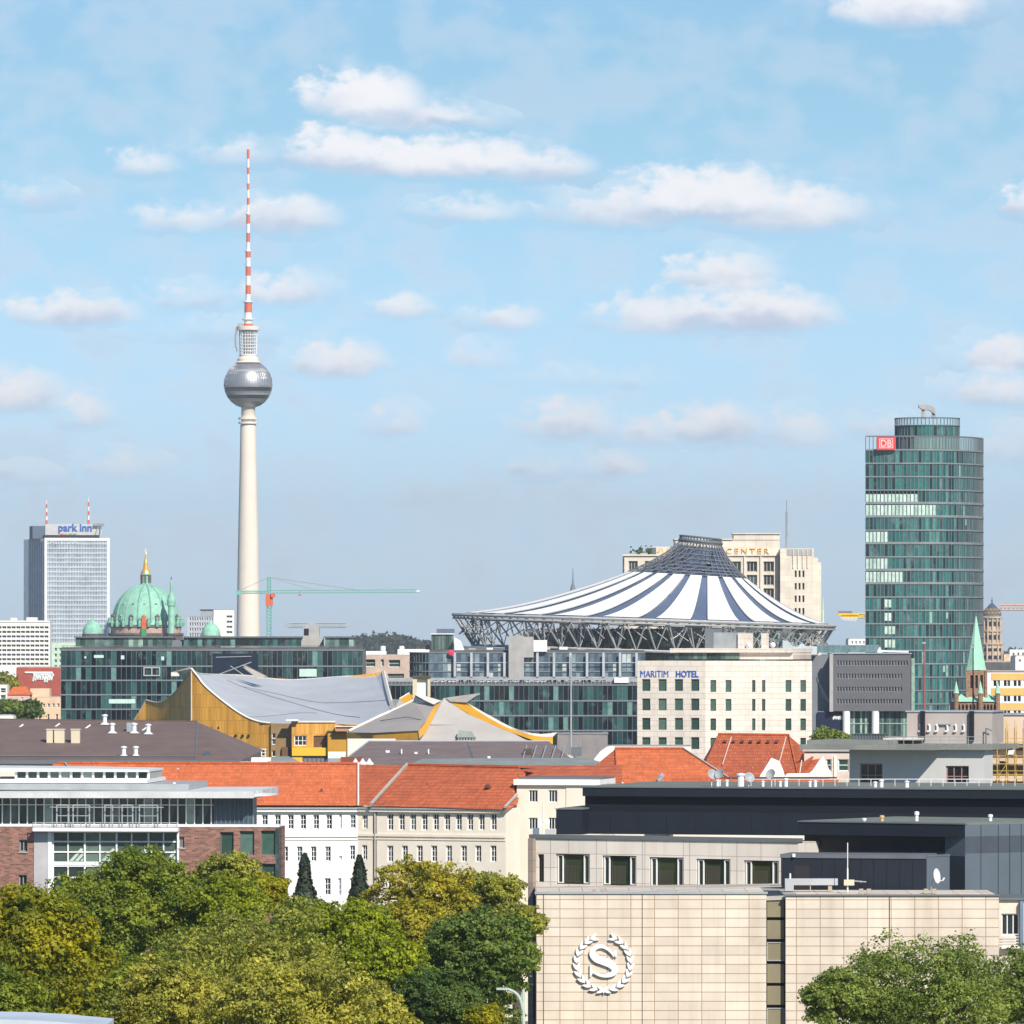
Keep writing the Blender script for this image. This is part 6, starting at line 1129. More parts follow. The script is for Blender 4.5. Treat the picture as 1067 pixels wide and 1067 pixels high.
lroof(r, [a, pp(832,811,899), c, e], m_orange2); lroof(r, [pp(832,811,899), pp(848,789,904), c], m_orange); lroof(r, [pp(832,811,899), pp(868,811,899), pp(857,787,906), pp(846,789,906)], m_orange2); lroof(r, [a, e, pp(722,811,935)], m_orange2, 'rear_slope'); lroof(r, [e, c, pp(870,811,950), pp(722,811,950)], m_orange2, 'rear_slope')
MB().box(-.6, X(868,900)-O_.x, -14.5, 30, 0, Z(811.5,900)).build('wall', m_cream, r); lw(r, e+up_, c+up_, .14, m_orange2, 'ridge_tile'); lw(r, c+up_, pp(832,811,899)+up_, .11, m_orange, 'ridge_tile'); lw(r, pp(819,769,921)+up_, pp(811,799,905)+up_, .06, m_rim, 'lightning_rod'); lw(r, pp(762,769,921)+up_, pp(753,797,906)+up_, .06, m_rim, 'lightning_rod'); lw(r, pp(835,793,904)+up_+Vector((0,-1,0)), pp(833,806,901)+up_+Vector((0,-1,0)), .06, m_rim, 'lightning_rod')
dd_ = 897.5
for pts in (((790,811),(818,811),(816,803),(812,793),(803.5,789.5)), ((816,811),(868,811),(866.5,808),(857,787),(846,803),(843,805.5),(820,806))):
    q = MB(); q.prism([(X(x,dd_)-O_.x, Z(y,dd_)) for x, y in pts], dd_-915-1, dd_-915+.2); q.build('gable', m_white, r)
for i in range(7): MB().box(X(754+i*9,918)-O_.x, X(757+i*9,918)-O_.x, 2.2, 3.2, Z(773,918), Z(771,918)).build('roof_vent', M('vent_brown', (.10,.05,.035)), r)
r = root('low_orange_roof', 'low strip of bright orange roof behind the navy rooftop box', 'house', (X(700, 880), 880, 0)); O_ = Vector(r.location)
lroof(r, [pp(700,826,872), pp(866,826,872), pp(875,811.5,884), pp(700,811.5,884)], m_orange); MB().box(0, X(864,880)-O_.x, -7, 20, 0, Z(826.5,872)).build('wall', m_cream, r); lw(r, pp(745,811.3,884)+up_, pp(872,811.3,884)+up_, .12, m_timber, 'gutter'); lw(r, pp(700,813,883)+up_, pp(745,812,884)+up_, .12, m_orange2, 'ridge_tile')
f, r = simple_house('pinkish_annex', 'pinkish stone annex with square windows between the gabled house and the grey blockhouse', 'building', 838, 896, 905, 785, [(861,866.5,791,803.5),(873.5,884.5,791,803.5)], M('pinkish_stone2', (.60,.49,.42), streak=.1), D=14, mp=m_greenp, z0=0)
MB().box(-.2, f.L, -.3, 0, f.Zz(860,783), f.Zz(860,780)).build('ledge', m_concrete, r); MB().box(f.U(869), f.U(871.5), -.2, 0, 0, f.Zz(860,788)).build('pier', m_white, r)
# ================================================================ grey blockhouse with deep eaves
d = 800; f = Fac(885, d+3, 1026, d-2); r = f.root('eaved_house', 'grey rendered house under a wide flat roof overhang at the right', 'house'); m_gr = M('grey_render', (.52,.52,.50), var=.07, streak=.12)
wr = [f.R(896,919.5,795.5,820), f.R(985.5,1009.5,798,820)]; zt = f.Zz(950, 781)
block(r, 0, f.L, 3.5, 0, zt, wr[:], m_gr, nx=3, ny=2, fw=.14, mp=m_darki, mf=M('rose_frame', (.35,.20,.18)), dep=.3)
q = MB(); q.box(f.U(842), f.U(984), -3.6, 13, zt, zt+.55).box(f.U(984)+.002, f.U(1031), -.9, 13, zt, zt+.55); q.build('flat_roof', M('roof_grey', (.21,.22,.20), var=.2), r)
MB().box(f.U(842), f.U(925), -.5, 12, zt+.553, zt+1.0).build('roof_step', M('roof_grey', (.21,.22,.20)), r)
MB().box(f.U(910), f.U(944)+.0, 4, 12, zt+1.003, f.Zz(930,769.5)).build('low_parapet', m_cs, r)
q = MB()
for i in range(12): x = f.U(923+i*9.6); q.tube((x,-.2,zt+.55), (x,-.2,zt+1.45), .035, 5)
q.tube((f.U(923),-.2,zt+1.45), (f.U(1026),-.2,zt+1.45), .035, 5).tube((f.U(923),-.2,zt+1.05), (f.U(1026),-.2,zt+1.05), .025, 5); q.build('railing', m_steel, r)
q = MB()
for i in range(13): x = f.U(874+i*3.0); q.box(x-.05, x+.05, 6, 6.1, zt+.55, f.Zz(890,765.3))
q.box(f.U(872), f.U(911), 6.1, 6.15, zt+.55, f.Zz(890,765.8)).box(f.U(872), f.U(911), 5.95, 6.2, f.Zz(890,765.8), f.Zz(890,765)); q.build('terrace_railing', m_mull, r)
fbk = Fac(945, d+9, 1034, d+7); rb_ = fbk.root('roof_block', 'pinkish grey windowless roof block with hooked vents and two dark flues', 'roof block'); zb0 = zt+.56
MB().box(0, fbk.L, 0, 9, zb0, fbk.Zz(980,742)).build('wall', M('beige_grey_render', (.40,.35,.32), var=.08, streak=.2), rb_); MB().box(-.15, fbk.L+.15, -.15, 9.1, fbk.Zz(980,742), fbk.Zz(980,740.6)).build('roof', m_steel, rb_)
for x in (959.5, 1010.6): MB().box(fbk.U(x), fbk.U(x+4.6), -.5, -.01, zb0+.3, fbk.Zz(980,740.8)).build('flue', m_black, rb_)
for i, x in enumerate((957.5, 966.5, 974.5, 985, 994, 1002.5)):
    u0 = fbk.U(x); z0 = fbk.Zz(980, 762); q = MB(); q.tube((u0,-.25,z0), (u0+.28,-.25,z0), .11, 6).tube((u0+.28,-.25,z0), (u0+.28,-.25,z0+.6), .12, 6).tube((u0+.28,-.25,z0+.6), (u0+.12,-.05,z0+.75), .12, 6); q.build('hooked_vent', m_whitem, rb_)
MB().box(fbk.U(978.5), fbk.U(991), -.35, 0, fbk.Zz(980,755), fbk.Zz(980,753.3)).build('canopy', m_steel, rb_)
q = MB(); q.tube((fbk.U(1028),-.5,zb0), (fbk.U(1028),-.5,fbk.Zz(980,758.5)), .07, 6).tube((fbk.U(1028),-.5,fbk.Zz(980,758.5)), (fbk.U(1034),-.5,fbk.Zz(980,761)), .07, 6); q.build('roof_lamp', m_mull, rb_)
# ================================================================ scaffolded house
d = 870; f = Fac(1031, d, 1095, d-2); r = f.root('scaffolded_house', 'cream house wrapped in yellow scaffolding at the right edge', 'house'); wr = [f.R(1041,1047,793,806)]
block(r, 0, f.L, 12, 0, f.Zz(1050,745), wr, M('peach_cream', (.66,.52,.40), var=.08, streak=.2), nx=1, ny=1, fw=.1, mp=m_darki, mf=m_mull)
for y0, y1 in ((775,782),(796,806),(815,822)): MB().box(f.U(1032), f.U(1040.5), -.1, 0, f.Zz(1050,y1), f.Zz(1050,y0)).build('dark_band', M('umber_grey', (.15,.12,.12)), r); MB().box(f.U(1047.5), f.L, -.1, 0, f.Zz(1050,y1), f.Zz(1050,y0)).build('dark_band', M('umber_grey', (.15,.12,.12)), r)
MB().box(-.2, f.L, -.2, 12, f.Zz(1050,745)+.0, f.Zz(1050,743.8)).build('roof', m_steel, r)
sc = f.root('scaffolding', 'yellow tube scaffolding in front of the cream house at the right edge', 'scaffolding'); ms_ = M('scaffold_yellow', (.62,.42,.10)); 
for x in (1033.5, 1041.5, 1051, 1060, 1069, 1078): MB().tube((f.U(x),-1.4,0), (f.U(x),-1.4,f.Zz(1050,750 if x > 1040 else 778)), .05, 5).tube((f.U(x),-.4,0), (f.U(x),-.4,f.Zz(1050,755)), .05, 5).build('upright', ms_, sc)
for y in (777, 795.5, 811, 824): MB().box(f.U(1033), f.L, -1.45, -.35, f.Zz(1050,y+.6), f.Zz(1050,y)).build('deck', ms_, sc); MB().tube((f.U(1033),-1.45,f.Zz(1050,y-8)), (f.L,-1.45,f.Zz(1050,y-8)), .04, 5).tube((f.U(1033),-1.45,f.Zz(1050,y-4)), (f.L,-1.45,f.Zz(1050,y-4)), .04, 5).build('guard_rail', ms_, sc)
MB().tube((f.U(1051),-1.5,f.Zz(1050,795)), (f.U(1060),-1.5,f.Zz(1050,778)), .04, 5).tube((f.U(1042),-1.5,f.Zz(1050,811)), (f.U(1051),-1.5,f.Zz(1050,796)), .04, 5).build('diagonal_brace', ms_, sc)
q = MB(); q.prism([(f.U(1053),f.Zz(1050,786)),(f.U(1059),f.Zz(1050,786)),(f.U(1060),f.Zz(1050,781)),(f.U(1054),f.Zz(1050,781.5))], -1.8, -1.55); q.build('white_sack', m_white, sc)
# ================================================================ glass and brick building (left)
d = 650; f = Fac(-30, d, 291, d-2); r = f.root('brick_office', 'brick and glass office with a projecting white flat roof at left', 'office building'); U = f.U; zr = lambda y, x=150: f.Zz(x, y)
m_bk = MBrick('red_brick', (.33,.145,.105), (.26,.19,.16), .5, .16, ms=.02, off=.5, var=.35, blot=.12, bump=.2)
ztop = zr(861.5); small = [f.R(20,28.5,875,887.5), f.R(19.5,28,911.5,924), f.R(186.5,192,872,883.5)]
tall = [f.R(229.5,243.5,867,891.5), f.R(250,265,866,891), f.R(272,287,865.5,891), f.R(229.5,243.5,900,924), f.R(250,265,900,924), f.R(272,287,900,924)]
bay = f.R(50, 186.5, 864.5, 940)
mb = MB(); wallgrid(mb, 0, f.L, 0, ztop, small+tall+[bay], 0, .35); shell(mb, 0, f.L, 5, 0, ztop); mb.build('wall', m_bk, r)
windows(r, small, nx=2, ny=1, fw=.09, dep=.35, mp=m_darki, mf=m_steel, simple=True); windows(r, tall, nx=1, ny=1, fw=.09, dep=.35, mp=m_greenp, mf=m_mull)
MB().box(U(287.2)+.01, U(291), -.03, 2, 0, zr(863)).build('corner_glass', m_gst, r)
for a, b, z0, z1 in small: MB().box(a-.1, b+.1, -.12, -.002, z0-.12, z0-.01).build('sill', m_concrete, r)
# glazed bay
m_pn = MGlass('stair_glass', [(0, (.03,.045,.04)), (.4, (.07,.10,.085)), (.75, (.13,.18,.15)), (.92, (.28,.36,.30))])
zc1, zc0 = zr(866.5), zr(899); zl1, zl0 = zr(902), zr(940)
for j, (z0, z1) in enumerate(((zc0, zc1), (zl0, zl1))):
    for i in range(4):
        a, b = U(54+i*33.2), U(54+(i+1)*33.2); h3 = (z1-z0)/3
        MB().box(a+.02, b-.02, .30, .34, z0, z1).build('window', m_pn, r)
        q = MB(); q.box(a, a+.16, .12, .30, z0, z1); mid = (a+b)/2; q.box(mid-.06, mid+.06, .15, .30, z0, z1)
        for k in (0, 1, 2): q.box(a+.16, b, .17, .30, z0+h3*k-.05*(k > 0), z0+h3*k+.08)
        q.box(a+.16, b, .14, .30, z1-.12, z1); q.build('window_frame', m_whitem, r)
        if j == 0:
            for k in range(3): t = .55*k; c0 = max(0, 0); q = MB(); q.face([(mid+.1+t*.9,.285,z0+.15),(mid+.45+t*.9,.285,z0+.15),(min(b-.05,mid+1.5+t*.9),.285,z0+.15+(min(b-.05,mid+1.5+t*.9)-mid-.45-t*.9)*1.1),(min(b-.05,mid+1.15+t*.9),.285,z0+.15+(min(b-.05,mid+1.15+t*.9)-mid-.1-t*.9)*1.1)]); q.build('stair_flight', M('stair_pale', (.45,.55,.46)), r)
MB().box(U(50), U(54), -.15, .36, 0, zr(865)).build('frame_post', m_whitem, r); MB().box(U(184.6), U(186.6), -.1, .36, 0, zr(865)).build('frame_post', m_whitem, r); MB().box(U(54)+.01, U(184.6)-.01, .10, .36, zr(902), zr(899)).build('transom', m_whitem, r)
MB().box(U(35.5), U(50)-.02, -.08, .3, 0, zr(862.2)).build('grey_panel', M('pale_grey_panel', (.42,.41,.42)), r)
MB().box(U(36), U(187), -1.3, .6, zr(866), zr(862.3)).build('balcony_slab', m_whitem, r)
# recessed glass storey
n = 30; 
o = strip(np.array([(U(0)+(U(262)-U(0))*i/n-.0, 1.6) for i in range(-3, n+1)]), ztop+.1, zr(832.6)).build('window_band', m_pn, r); MB().box(U(-30)+.1, U(262)-.05, 1.7, 5, ztop+.01, zr(832.4)).build('core', m_slab, r)
q = MB()
for i in range(-3, n+1): x = U(0)+(U(262)-U(0))*i/n; q.box(x-.05, x+.05, 1.42, 1.6, ztop+.1, zr(832.6))
q.box(U(-28), U(262), 1.44, 1.58, zr(839.5), zr(838.7)); q.build('mullions', m_whitem, r)
MB().box(U(221), U(262.5), 1.3, 1.42, ztop+.1, zr(832.6)).build('tinted_glass', m_bluei, r)
q = MB()
for i in range(9): x = U(224+i*4.7); q.box(x-.04, x+.04, 1.2, 1.3, ztop+.1, zr(832.6))
q.build('tinted_mullions', m_mull, r)
MB().box(U(-30), U(291), .05, 1.3, ztop+.005, ztop+.22).build('coping', m_whitem, r)
q = MB(); q.prism([(U(-30),zr(831.5)),(U(266),zr(831.2)),(U(266),zr(824.2)),(U(-30),zr(825.6))], -1.2, 20); q.build('flat_roof', M('roof_fascia', (.60,.61,.60), rough=.6), r); MB().prism([(U(266)+.01,zr(829.8)),(U(284),zr(828.5)),(U(266)+.01,zr(827.2))], -.8, 6).build('roof_tip', m_whitem, r)
q = MB()
for a, b in ((60, 77), (72, 94), (110, 128), (118, 139), (146, 165)):
    for x in (a, b): q.tube((U(x),-.6,zr(862.3)), (U(x),-.6,zr(839)), .07, 6)
    q.tube((U(a),-.6,zr(839)), (U(b),-.6,zr(839)), .07, 6).tube((U(a),-.6,zr(850)), (U(b),-.6,zr(850)), .04, 5)
q.tube((U(36),-1.2,zr(857)), (U(187),-1.2,zr(857)), .05, 6).tube((U(36),-1.2,zr(860)), (U(187),-1.2,zr(860)), .035, 6).tube((U(54),-1.2,zr(841)), (U(172),-1.2,zr(841)), .05, 6)
for i in range(16): x = U(36+i*10); q.tube((x,-1.2,zr(862.3)), (x,-1.2,zr(857)), .035, 5)
q.build('balcony_railing', m_steel, r)
for (a, b, y0, y1, v0, v1, m) in ((-30,190,818,825,5,20,m_steel),(-30,145,813.6,818,6,20,m_whitem)): MB().box(U(a), U(b), v0, v1, zr(y1)+.05, zr(y0)).build('roof_step', m, r)
o = strip(np.array([(U(4)+(U(143.5)-U(4))*i/12, 8.) for i in range(13)]), zr(813.5), zr(806)).build('clerestory_glass', m_pn, r); MB().box(U(3), U(144), 8.1, 18, zr(813.7), zr(805.9)).build('clerestory', m_concrete, r)
q = MB()
for i in range(13): x = U(4)+(U(143.5)-U(4))*i/12; q.box(x-.11, x+.11, 7.8, 8, zr(813.6), zr(806))
q.box(U(3), U(144.5), 7.75, 8.02, zr(813.8), zr(812.9)); q.build('clerestory_frame', m_whitem, r); q = MB(); q.prism([(U(-30),zr(806)),(U(144.8),zr(806)),(U(144.8),zr(803.8)),(U(60),zr(802.2)),(U(-30),zr(801.5))], 7.4, 18.5); q.build('clerestory_roof', M('roof_fascia', (.60,.61,.60), rough=.6), r)
for px in (11, 173.5): q = MB(); q.lathe([(1.0,0),(.9,.15),(.2,.25)], 16, (U(px), 6)); o = q.build('roof_dome', m_whitem, r); o.location.z = zr(824.5)
MB().box(U(172.4), U(174.8), 5.9, 6.2, zr(824.2), zr(816.5)).build('roof_vent', m_whitem, r)
# ================================================================ beige stone hotel (right foreground)
m_pan = MBrick('travertine_panels', (.71,.615,.50), (.36,.24,.15), 1.79, .70, ms=.034, off=0, var=.07, blot=.15, bump=.35)
m_up = MBrick('pale_stone_panels', (.70,.64,.56), (.38,.32,.27), 3.5, 1.15, ms=.03, off=0, var=.05, blot=.07, bump=.2)
d = 545; f = Fac(558.8, d, 798.5, d); r = f.root('beige_hotel', 'big beige stone hotel with a white wreath emblem on its blank wall', 'hotel'); U = f.U; zr = lambda y: Z(y, d)
zt = zr(931.5)
MB().box(0, f.L, 0, 14, 0, zt).build('wall', m_pan, r); 
MB().box(-.12, f.L+.1, -.12, .35, zt+.002, zt+.16).build('coping', m_steel, r)
for x in (566.3, 669.2): MB().box(U(x)-.03, U(x)+.03, -.02, 0, 0, zt-.02).build('expansion_joint', m_timber, r)
Vv = lambda px: X(px, d)-f.A.x
MB().box(Vv(798.5)+.01, Vv(818.5)-.01, 1.1, 12, 0, zt-.15).build('recess_wall', m_black, r)  # back of the slot coloured black to carry its shade
for k in range(11):
    z1 = zt-.35-k*1.66; m = M('recess_olive', (.22,.19,.12), var=.12); q = MB(); q.box(Vv(799.6), Vv(817.4), .45, 1.1, z1-1.42, z1); q.build('recess_panel', m, r)
    if k % 3 == 2: q = MB(); q.box(Vv(799.4), Vv(817.6), .38, .448, z1-.07, z1).box(Vv(799.4), Vv(817.6), .38, .448, z1-1.42, z1-1.35).box(Vv(799.4), Vv(800.2), .38, .448, z1-1.35, z1-.07).box(Vv(816.8), Vv(817.6), .38, .448, z1-1.35, z1-.07); q.build('panel_frame', m_steel, r)
MB().box(Vv(818.5), Vv(1040.5), -.35, 13, 0, zr(933.6)).build('wall', m_pan, r); MB().box(Vv(818.5)-.1, Vv(1040.5)+.1, -.48, .1, zr(933.6)+.002, zr(932)).build('coping', m_mull, r)
for x in (926.5, ): MB().box(Vv(x)-.04, Vv(x)+.04, -.37, -.35, 0, zr(934)).build('expansion_joint', m_timber, r)
# emblem: a wreath of leaves round a letter S, standing off the wall
Ecx, Ecz = (U(629)), zr(1003.3); px_ = d/F
def sshape():
    c = curve([Vector((661.5,0,497-2)), Vector((648,0,462)), Vector((615,0,418)), Vector((565,0,375)), Vector((500,0,345)), Vector((425,0,352)), Vector((372,0,400)), Vector((372,0,465)), Vector((430,0,520)), Vector((520,0,552)), Vector((610,0,590)), Vector((665,0,640)), Vector((672,0,690)), Vector((640,0,728)), Vector((560,0,752)), Vector((470,0,745)), Vector((395,0,715)), Vector((345,0,690))], 96)
    n = len(c); wd = np.interp(np.linspace(0, 1, n), [0,.06,.2,.33,.45,.55,.66,.78,.9,1], [6,16,30,46,68,72,62,42,24,14]); L1, L2 = [], []
    for i, p in enumerate(c):
        t = (c[min(n-1, i+1)]-c[max(0, i-1)]).normalized(); nn = Vector((-t.z, 0, t.x)); L1.append(p+nn*wd[i]*.78); L2.append(p-nn*wd[i]*.78)
    cv_ = lambda p: ((590+p.x/13.34-629)*px_+Ecx, (Ecz+(1003.3-(960+p.z/13.34))*px_)); return [cv_(p) for p in L1], [cv_(p) for p in L2]
a, b = sshape(); q = MB(); y0, y1 = -.27, -.12
for i in range(len(a)-1):
    p, s_, t_, u_ = a[i], a[i+1], b[i+1], b[i]
    q.face([(p[0],y0,p[1]),(s_[0],y0,s_[1]),(t_[0],y0,t_[1]),(u_[0],y0,u_[1])]); q.face([(p[0],y1,p[1]),(s_[0],y1,s_[1]),(s_[0],y0,s_[1]),(p[0],y0,p[1])]); q.face([(t_[0],y1,t_[1]),(u_[0],y1,u_[1]),(u_[0],y0,u_[1]),(t_[0],y0,t_[1])])
cc_ = lambda x, z: ((590+x/13.34-629)*px_+Ecx, Ecz+(1003.3-(960+z/13.34))*px_)
for poly in (((328,600),(342,600),(372,690),(360,742),(340,770),(326,770)), ((676,400),(700,395),(702,492),(686,498),(668,470),(650,430))): q.prism([cc_(x, z) for x, z in poly][::-1], y0+.002, y1)
q.build('letter_emblem', m_whitem, r)
for side in (-1, 1):
    for k in range(11):
        ang = math.radians(-84+k*15.3); rr = 28.2*px_
        for w_, tilt in ((.8, .42), (-.8, -.42)):
            cxp = Ecx+side*(rr+w_*1.9*px_)*math.cos(ang); czp = Ecz+(rr+w_*1.9*px_)*math.sin(ang); dirn = math.atan2(math.cos(ang), -side*math.sin(ang))+side*-tilt*1.1; ln, hw_ = 4.9*px_, 1.6*px_; pts = []
            for t, ww in ((-1,0),(-.4,.9),(.1,1),(.6,.65),(1,0),(.6,-.65),(.1,-1),(-.4,-.9)):
                lx, lz = t*ln, ww*hw_; pts.append((cxp+lx*math.cos(dirn)-lz*math.sin(dirn), czp+lx*math.sin(dirn)+lz*math.cos(dirn)))
            q = MB(); yo = -.25-.02*(w_ > 0)-.008*(k % 2); q.prism(pts[::-1], yo, -.12); q.build('wreath_leaf', m_whitem, r)
q = MB(); q.prism([(Ecx-1.2*px_, Ecz-28*px_), (Ecx, Ecz-32.8*px_), (Ecx+1.2*px_, Ecz-28*px_), (Ecx, Ecz-26*px_)], -.28, -.12); q.build('wreath_knot', m_whitem, r)
for (dx_, dz_) in ((-8,0),(8,2),(0,-12),(0,13),(-27,0),(27,0),(0,-28),(-19,19),(19,19),(-19,-19),(19,-19)): MB().tube((Ecx+dx_*px_,-.14,Ecz+dz_*px_), (Ecx+dx_*px_,0,Ecz+dz_*px_), .03, 5).build('emblem_bracket', m_steel, r)
# upper storey: set back and turned
fu = Fac(553.2, 583, 832, 571); ru = fu.root('hotel_tower_block', 'upper storey of pale stone with wide dark windows above the blank beige wall', 'hotel'); zt2 = fu.Zz(553, 873.2)
WY = lambda x: 0.0345*(x-580)
wide = [fu.R(x0, x1, 890.0+WY(x0), 921.3+WY(x0)*.9) for x0, x1 in ((579,614.5),(627.5,663),(676.5,712.3),(725.4,761),(775,811.5))]+[fu.R(560.3,566.8,890,919)]
slits = [fu.R(557.6,560,y,y+31) for y in (934, 979.5, 1025)]
block(ru, 0, fu.L, 6, 0, zt2, wide, m_up, simple=False, nx=1, ny=1, fw=.06, mp=MGlass('curtained_glass', [(0, (.012,.018,.012)), (.4, (.02,.035,.02)), (.7, (.035,.045,.02))], src='object', rough=.12), mf=m_black, dep=.35)
for i, (a, b, z0, z1) in enumerate(wide[:5]):
    for (p, w_) in ((a+.1, .52), (b-.62, .52)):
        q = MB(); q.box(p, p+.07, .12, .28, z0+.08, z1-.08).box(p+w_-.07, p+w_, .12, .28, z0+.08, z1-.08).box(p+.07, p+w_-.07, .12, .28, z0+.08, z0+.15).box(p+.07, p+w_-.07, .12, .28, z1-.15, z1-.08); q.build('opening_light', m_whitem, ru)
    q = MB(); cw = (b-a)*.42; nfo = 9
    for k in range(nfo): x = a+.75+cw*k/nfo; q.box(x, x+cw/nfo*.8, .265+.012*(k % 2), .276+.012*(k % 2), z0+.1, z1-(.9 if i == 0 else .55+.25*(i % 3)))
    q.build('curtain', M('curtain_olive', (.05,.05,.03)), ru)
MB().box(-.1, fu.L+.1, -.15, .6, zt2+.002, zt2+.3).build('coping', m_mull, ru)
for x in (573.8, 621.5, 669.6, 718.8, 768): MB().box(fu.U(x)-.03, fu.U(x)+.03, -.012, 0, 0, zt2).build('stone_joint', m_concrete, ru)
MB().box(fu.U(553.2), fu.U(558.6), -.5, 0, 0, zt2-.01).build('shaded_side_strip', MBrick('shaded_stone', (.34,.27,.22), (.22,.17,.14), 2, .9, ms=.03, bump=.1), ru)  # left side face, its shade painted in as darker brown stone
for y in (934, 979.5, 1025): MB().box(fu.U(558.9), fu.U(560.6)+.0, -.46, -.02, Z(y+31,588), Z(y,588)).build('slit_window', m_black, ru)
# gravel roof between, sloping a little to the drain
rr_ = root('gravel_roof', 'strip of gravelled flat roof between the blank beige wall and the upper storey', 'roof', (f.A.x, d, 0)); q = MB(); x1 = Vv(832); zA, zB = zt-.75, zt-.12
q.face([(0,.3,zA),(x1,.3,zB),(x1,27,zB),(0,40,zA)]); q.face([(0,.3,zA-.3),(x1,.3,zB-.3),(x1,.3,zB),(0,.3,zA)]); q.build('gravel', m_ltroof, rr_)
q = MB(); q.tube((.5,.6,zt-.1), (Vv(700),4,zt+.16), .06, 5).tube((Vv(700),4,zt+.16), (Vv(830),9,zt+.3), .06, 5); q.build('edge_rail', m_steel, rr_)
for px in (617.5, 626): MB().box(Vv(px), Vv(px+3.5), .6, 1.3, zt-.3, zt+.3).build('vent_box', M('tan_box', (.40,.33,.25)), rr_)
MB().box(Vv(686), Vv(690), .6, 1.5, zt-.2, zt+.25).build('vent_box', m_steel, rr_)
# navy rooftop plant halls
def navy(name, label, px0, px1, d0, d1, ytop, D, z0, ybands=None, rec=.7, m=m_navy):
    f = Fac(px0, d0, px1, d1); r = f.root(name, label, 'roof block'); xm = (px0+px1)/2; zt = f.Zz(px0, ytop)
    if ybands: 
        za, zb = f.Zz(px0, ybands[0]), f.Zz(px0, ybands[1]); q = MB(); q.box(0, f.L, 0, D, za, zt); q.build('fascia', m, r); MB().box(.02, f.L-.02, rec, D-.1, zb, za-.002).build('shade_black_louvres', m_black, r); MB().box(0, f.L, -.02, D, z0, zb-.002).build('panel_wall', m, r); n = int(f.L/2.4)  # louvre band coloured black to carry the shade of its deep recess
        q = MB()
        for i in range(1, n): x = f.L*i/n; q.box(x-.015, x+.015, -.035, -.02, z0, zb-.05)
        q.build('panel_seams', m_black, r)
    else: MB().box(0, f.L, 0, D, z0, zt).build('panel_wall', m, r)
    MB().box(.1, f.L-.1, .2, D-.2, zt+.003, zt+.12).build('roof', M('roof_olive', (.16,.18,.15)), r); MB().box(-.06, f.L+.06, -.08, .1, zt+.003, zt+.09).build('coping', m_mull, r); return f, r, zt
zf = zt2-.2
fB_, rB, zB_ = navy('plant_hall', 'long navy rooftop plant hall with a louvre band blackened as recess shade', 607, 1082, 603, 592, 820.6, 22, zf, (829.5, 845.5))
navy('plant_annex', 'lower navy box attached to the left end of the long plant hall', 579.5, 606.8, 601, 600.5, 843.5, 12, zf)
for i, (px, h, w_) in enumerate(((748,8,.14),(757.5,8,.12),(771.8,15,.28),(795,7,.12),(813,7,.12),(819,10,.16),(844,7,.12),(849.5,8,.14),(912,7,.14),(918.5,9,.16),(945,8,.16))):
    rp_ = root('vent_stack', ['thin','short','slim'][i % 3]+' white vent pipe on the long navy roof, '+['first','second','third and thickest','fourth','fifth','sixth','seventh','eighth','ninth','tenth','last'][i]+' from the left', 'vent pipe', (X(px,fB_.d(px)+2.5), fB_.d(px)+2.5, zB_), 0, 'vent pipes on the navy roof'); hz = h*597/F
    q = MB(); q.lathe([(w_*1.6,0),(w_,.1),(w_,hz*.85),(w_*1.35,hz*.87),(w_*1.35,hz),(w_*.3,hz+.05)], 10); q.build('pipe', m_whitem, rp_)
for i, (px, y) in enumerate(((741.5,809),(750.5,808.5),(780,812),(804,808.5))):
    rp_ = root('satellite_dish', ['left grey dish of a pair','right grey dish of a pair','single grey dish right of the thick pipe','grey dish before the white gable'][i]+' on the long navy roof', 'satellite dish', (X(px,fB_.d(px)+3), fB_.d(px)+3, zB_), 0, 'dishes on the navy roof'); zz_ = Z(y,597)-zB_
    q = MB(); q.lathe([(.02,0),(.2,.03),(.36,.10),(.46,.2),(.44,.2),(.34,.12),(.02,.04)], 14); o = q.build('dish', m_steel, rp_, smooth=True); o.location = (0,0,zz_); o.rotation_euler = (math.radians(65), 0, math.radians(-35 if i % 2 else 25)); MB().tube((0,0,0), (0,0,zz_), .04, 6).build('post', m_whitem, rp_)
rl = root('roof_railing', 'thin white roof railing along the far edge of the long navy roof', 'railing', (X(770,603), 603, zB_)); q = MB()
for i in range(24): x = X(770+i*12.5,603)-X(770,603); q.tube((x,0,0), (x,0,.7), .03, 5)
q.tube((0,0,.7), (x,0,.7), .03, 5); q.build('rail', m_whitem, rl)
q = root('pale_parapet', 'long pale parapet with posts behind the navy roof below the eaved house', 'wall', (X(862, 640), 640, 0)); MB().box(0, X(990,640)-X(862,640), 0, .5, Z(824,640), Z(818,640)).build('panel', m_cs, q); MB().box(0, X(990,640)-X(862,640), .5, 12, 0, Z(819,640)).build('building', m_cream, q); MB().box(-.1, X(1031,640)-X(862,640), -.1, .6, Z(818,640), Z(817,640)).build('coping', m_steel, q); MB().box(X(990,640)-X(862,640)+.01, X(1026,640)-X(862,640), 0, 12, 0, Z(818,640)).build('panel', m_white, q)
fC, rC, zC = navy('plant_hall', 'nearer navy rooftop plant hall with a dark recessed band', 832, 1005.5, 574, 566, 856.5, 16, 20, (869.5, 889.0), rec=.9)
fD = Fac(1005.6, 566, 1090, 571); rD = fD.root('plant_hall', 'navy plant hall end toned as sunlit at the right edge with visible panel joints', 'roof block'); m_sl = M('sunlit_navy', (.10,.125,.15), rough=.5, var=.08, streak=.12)  # navy end lightened in colour because it faces the sun
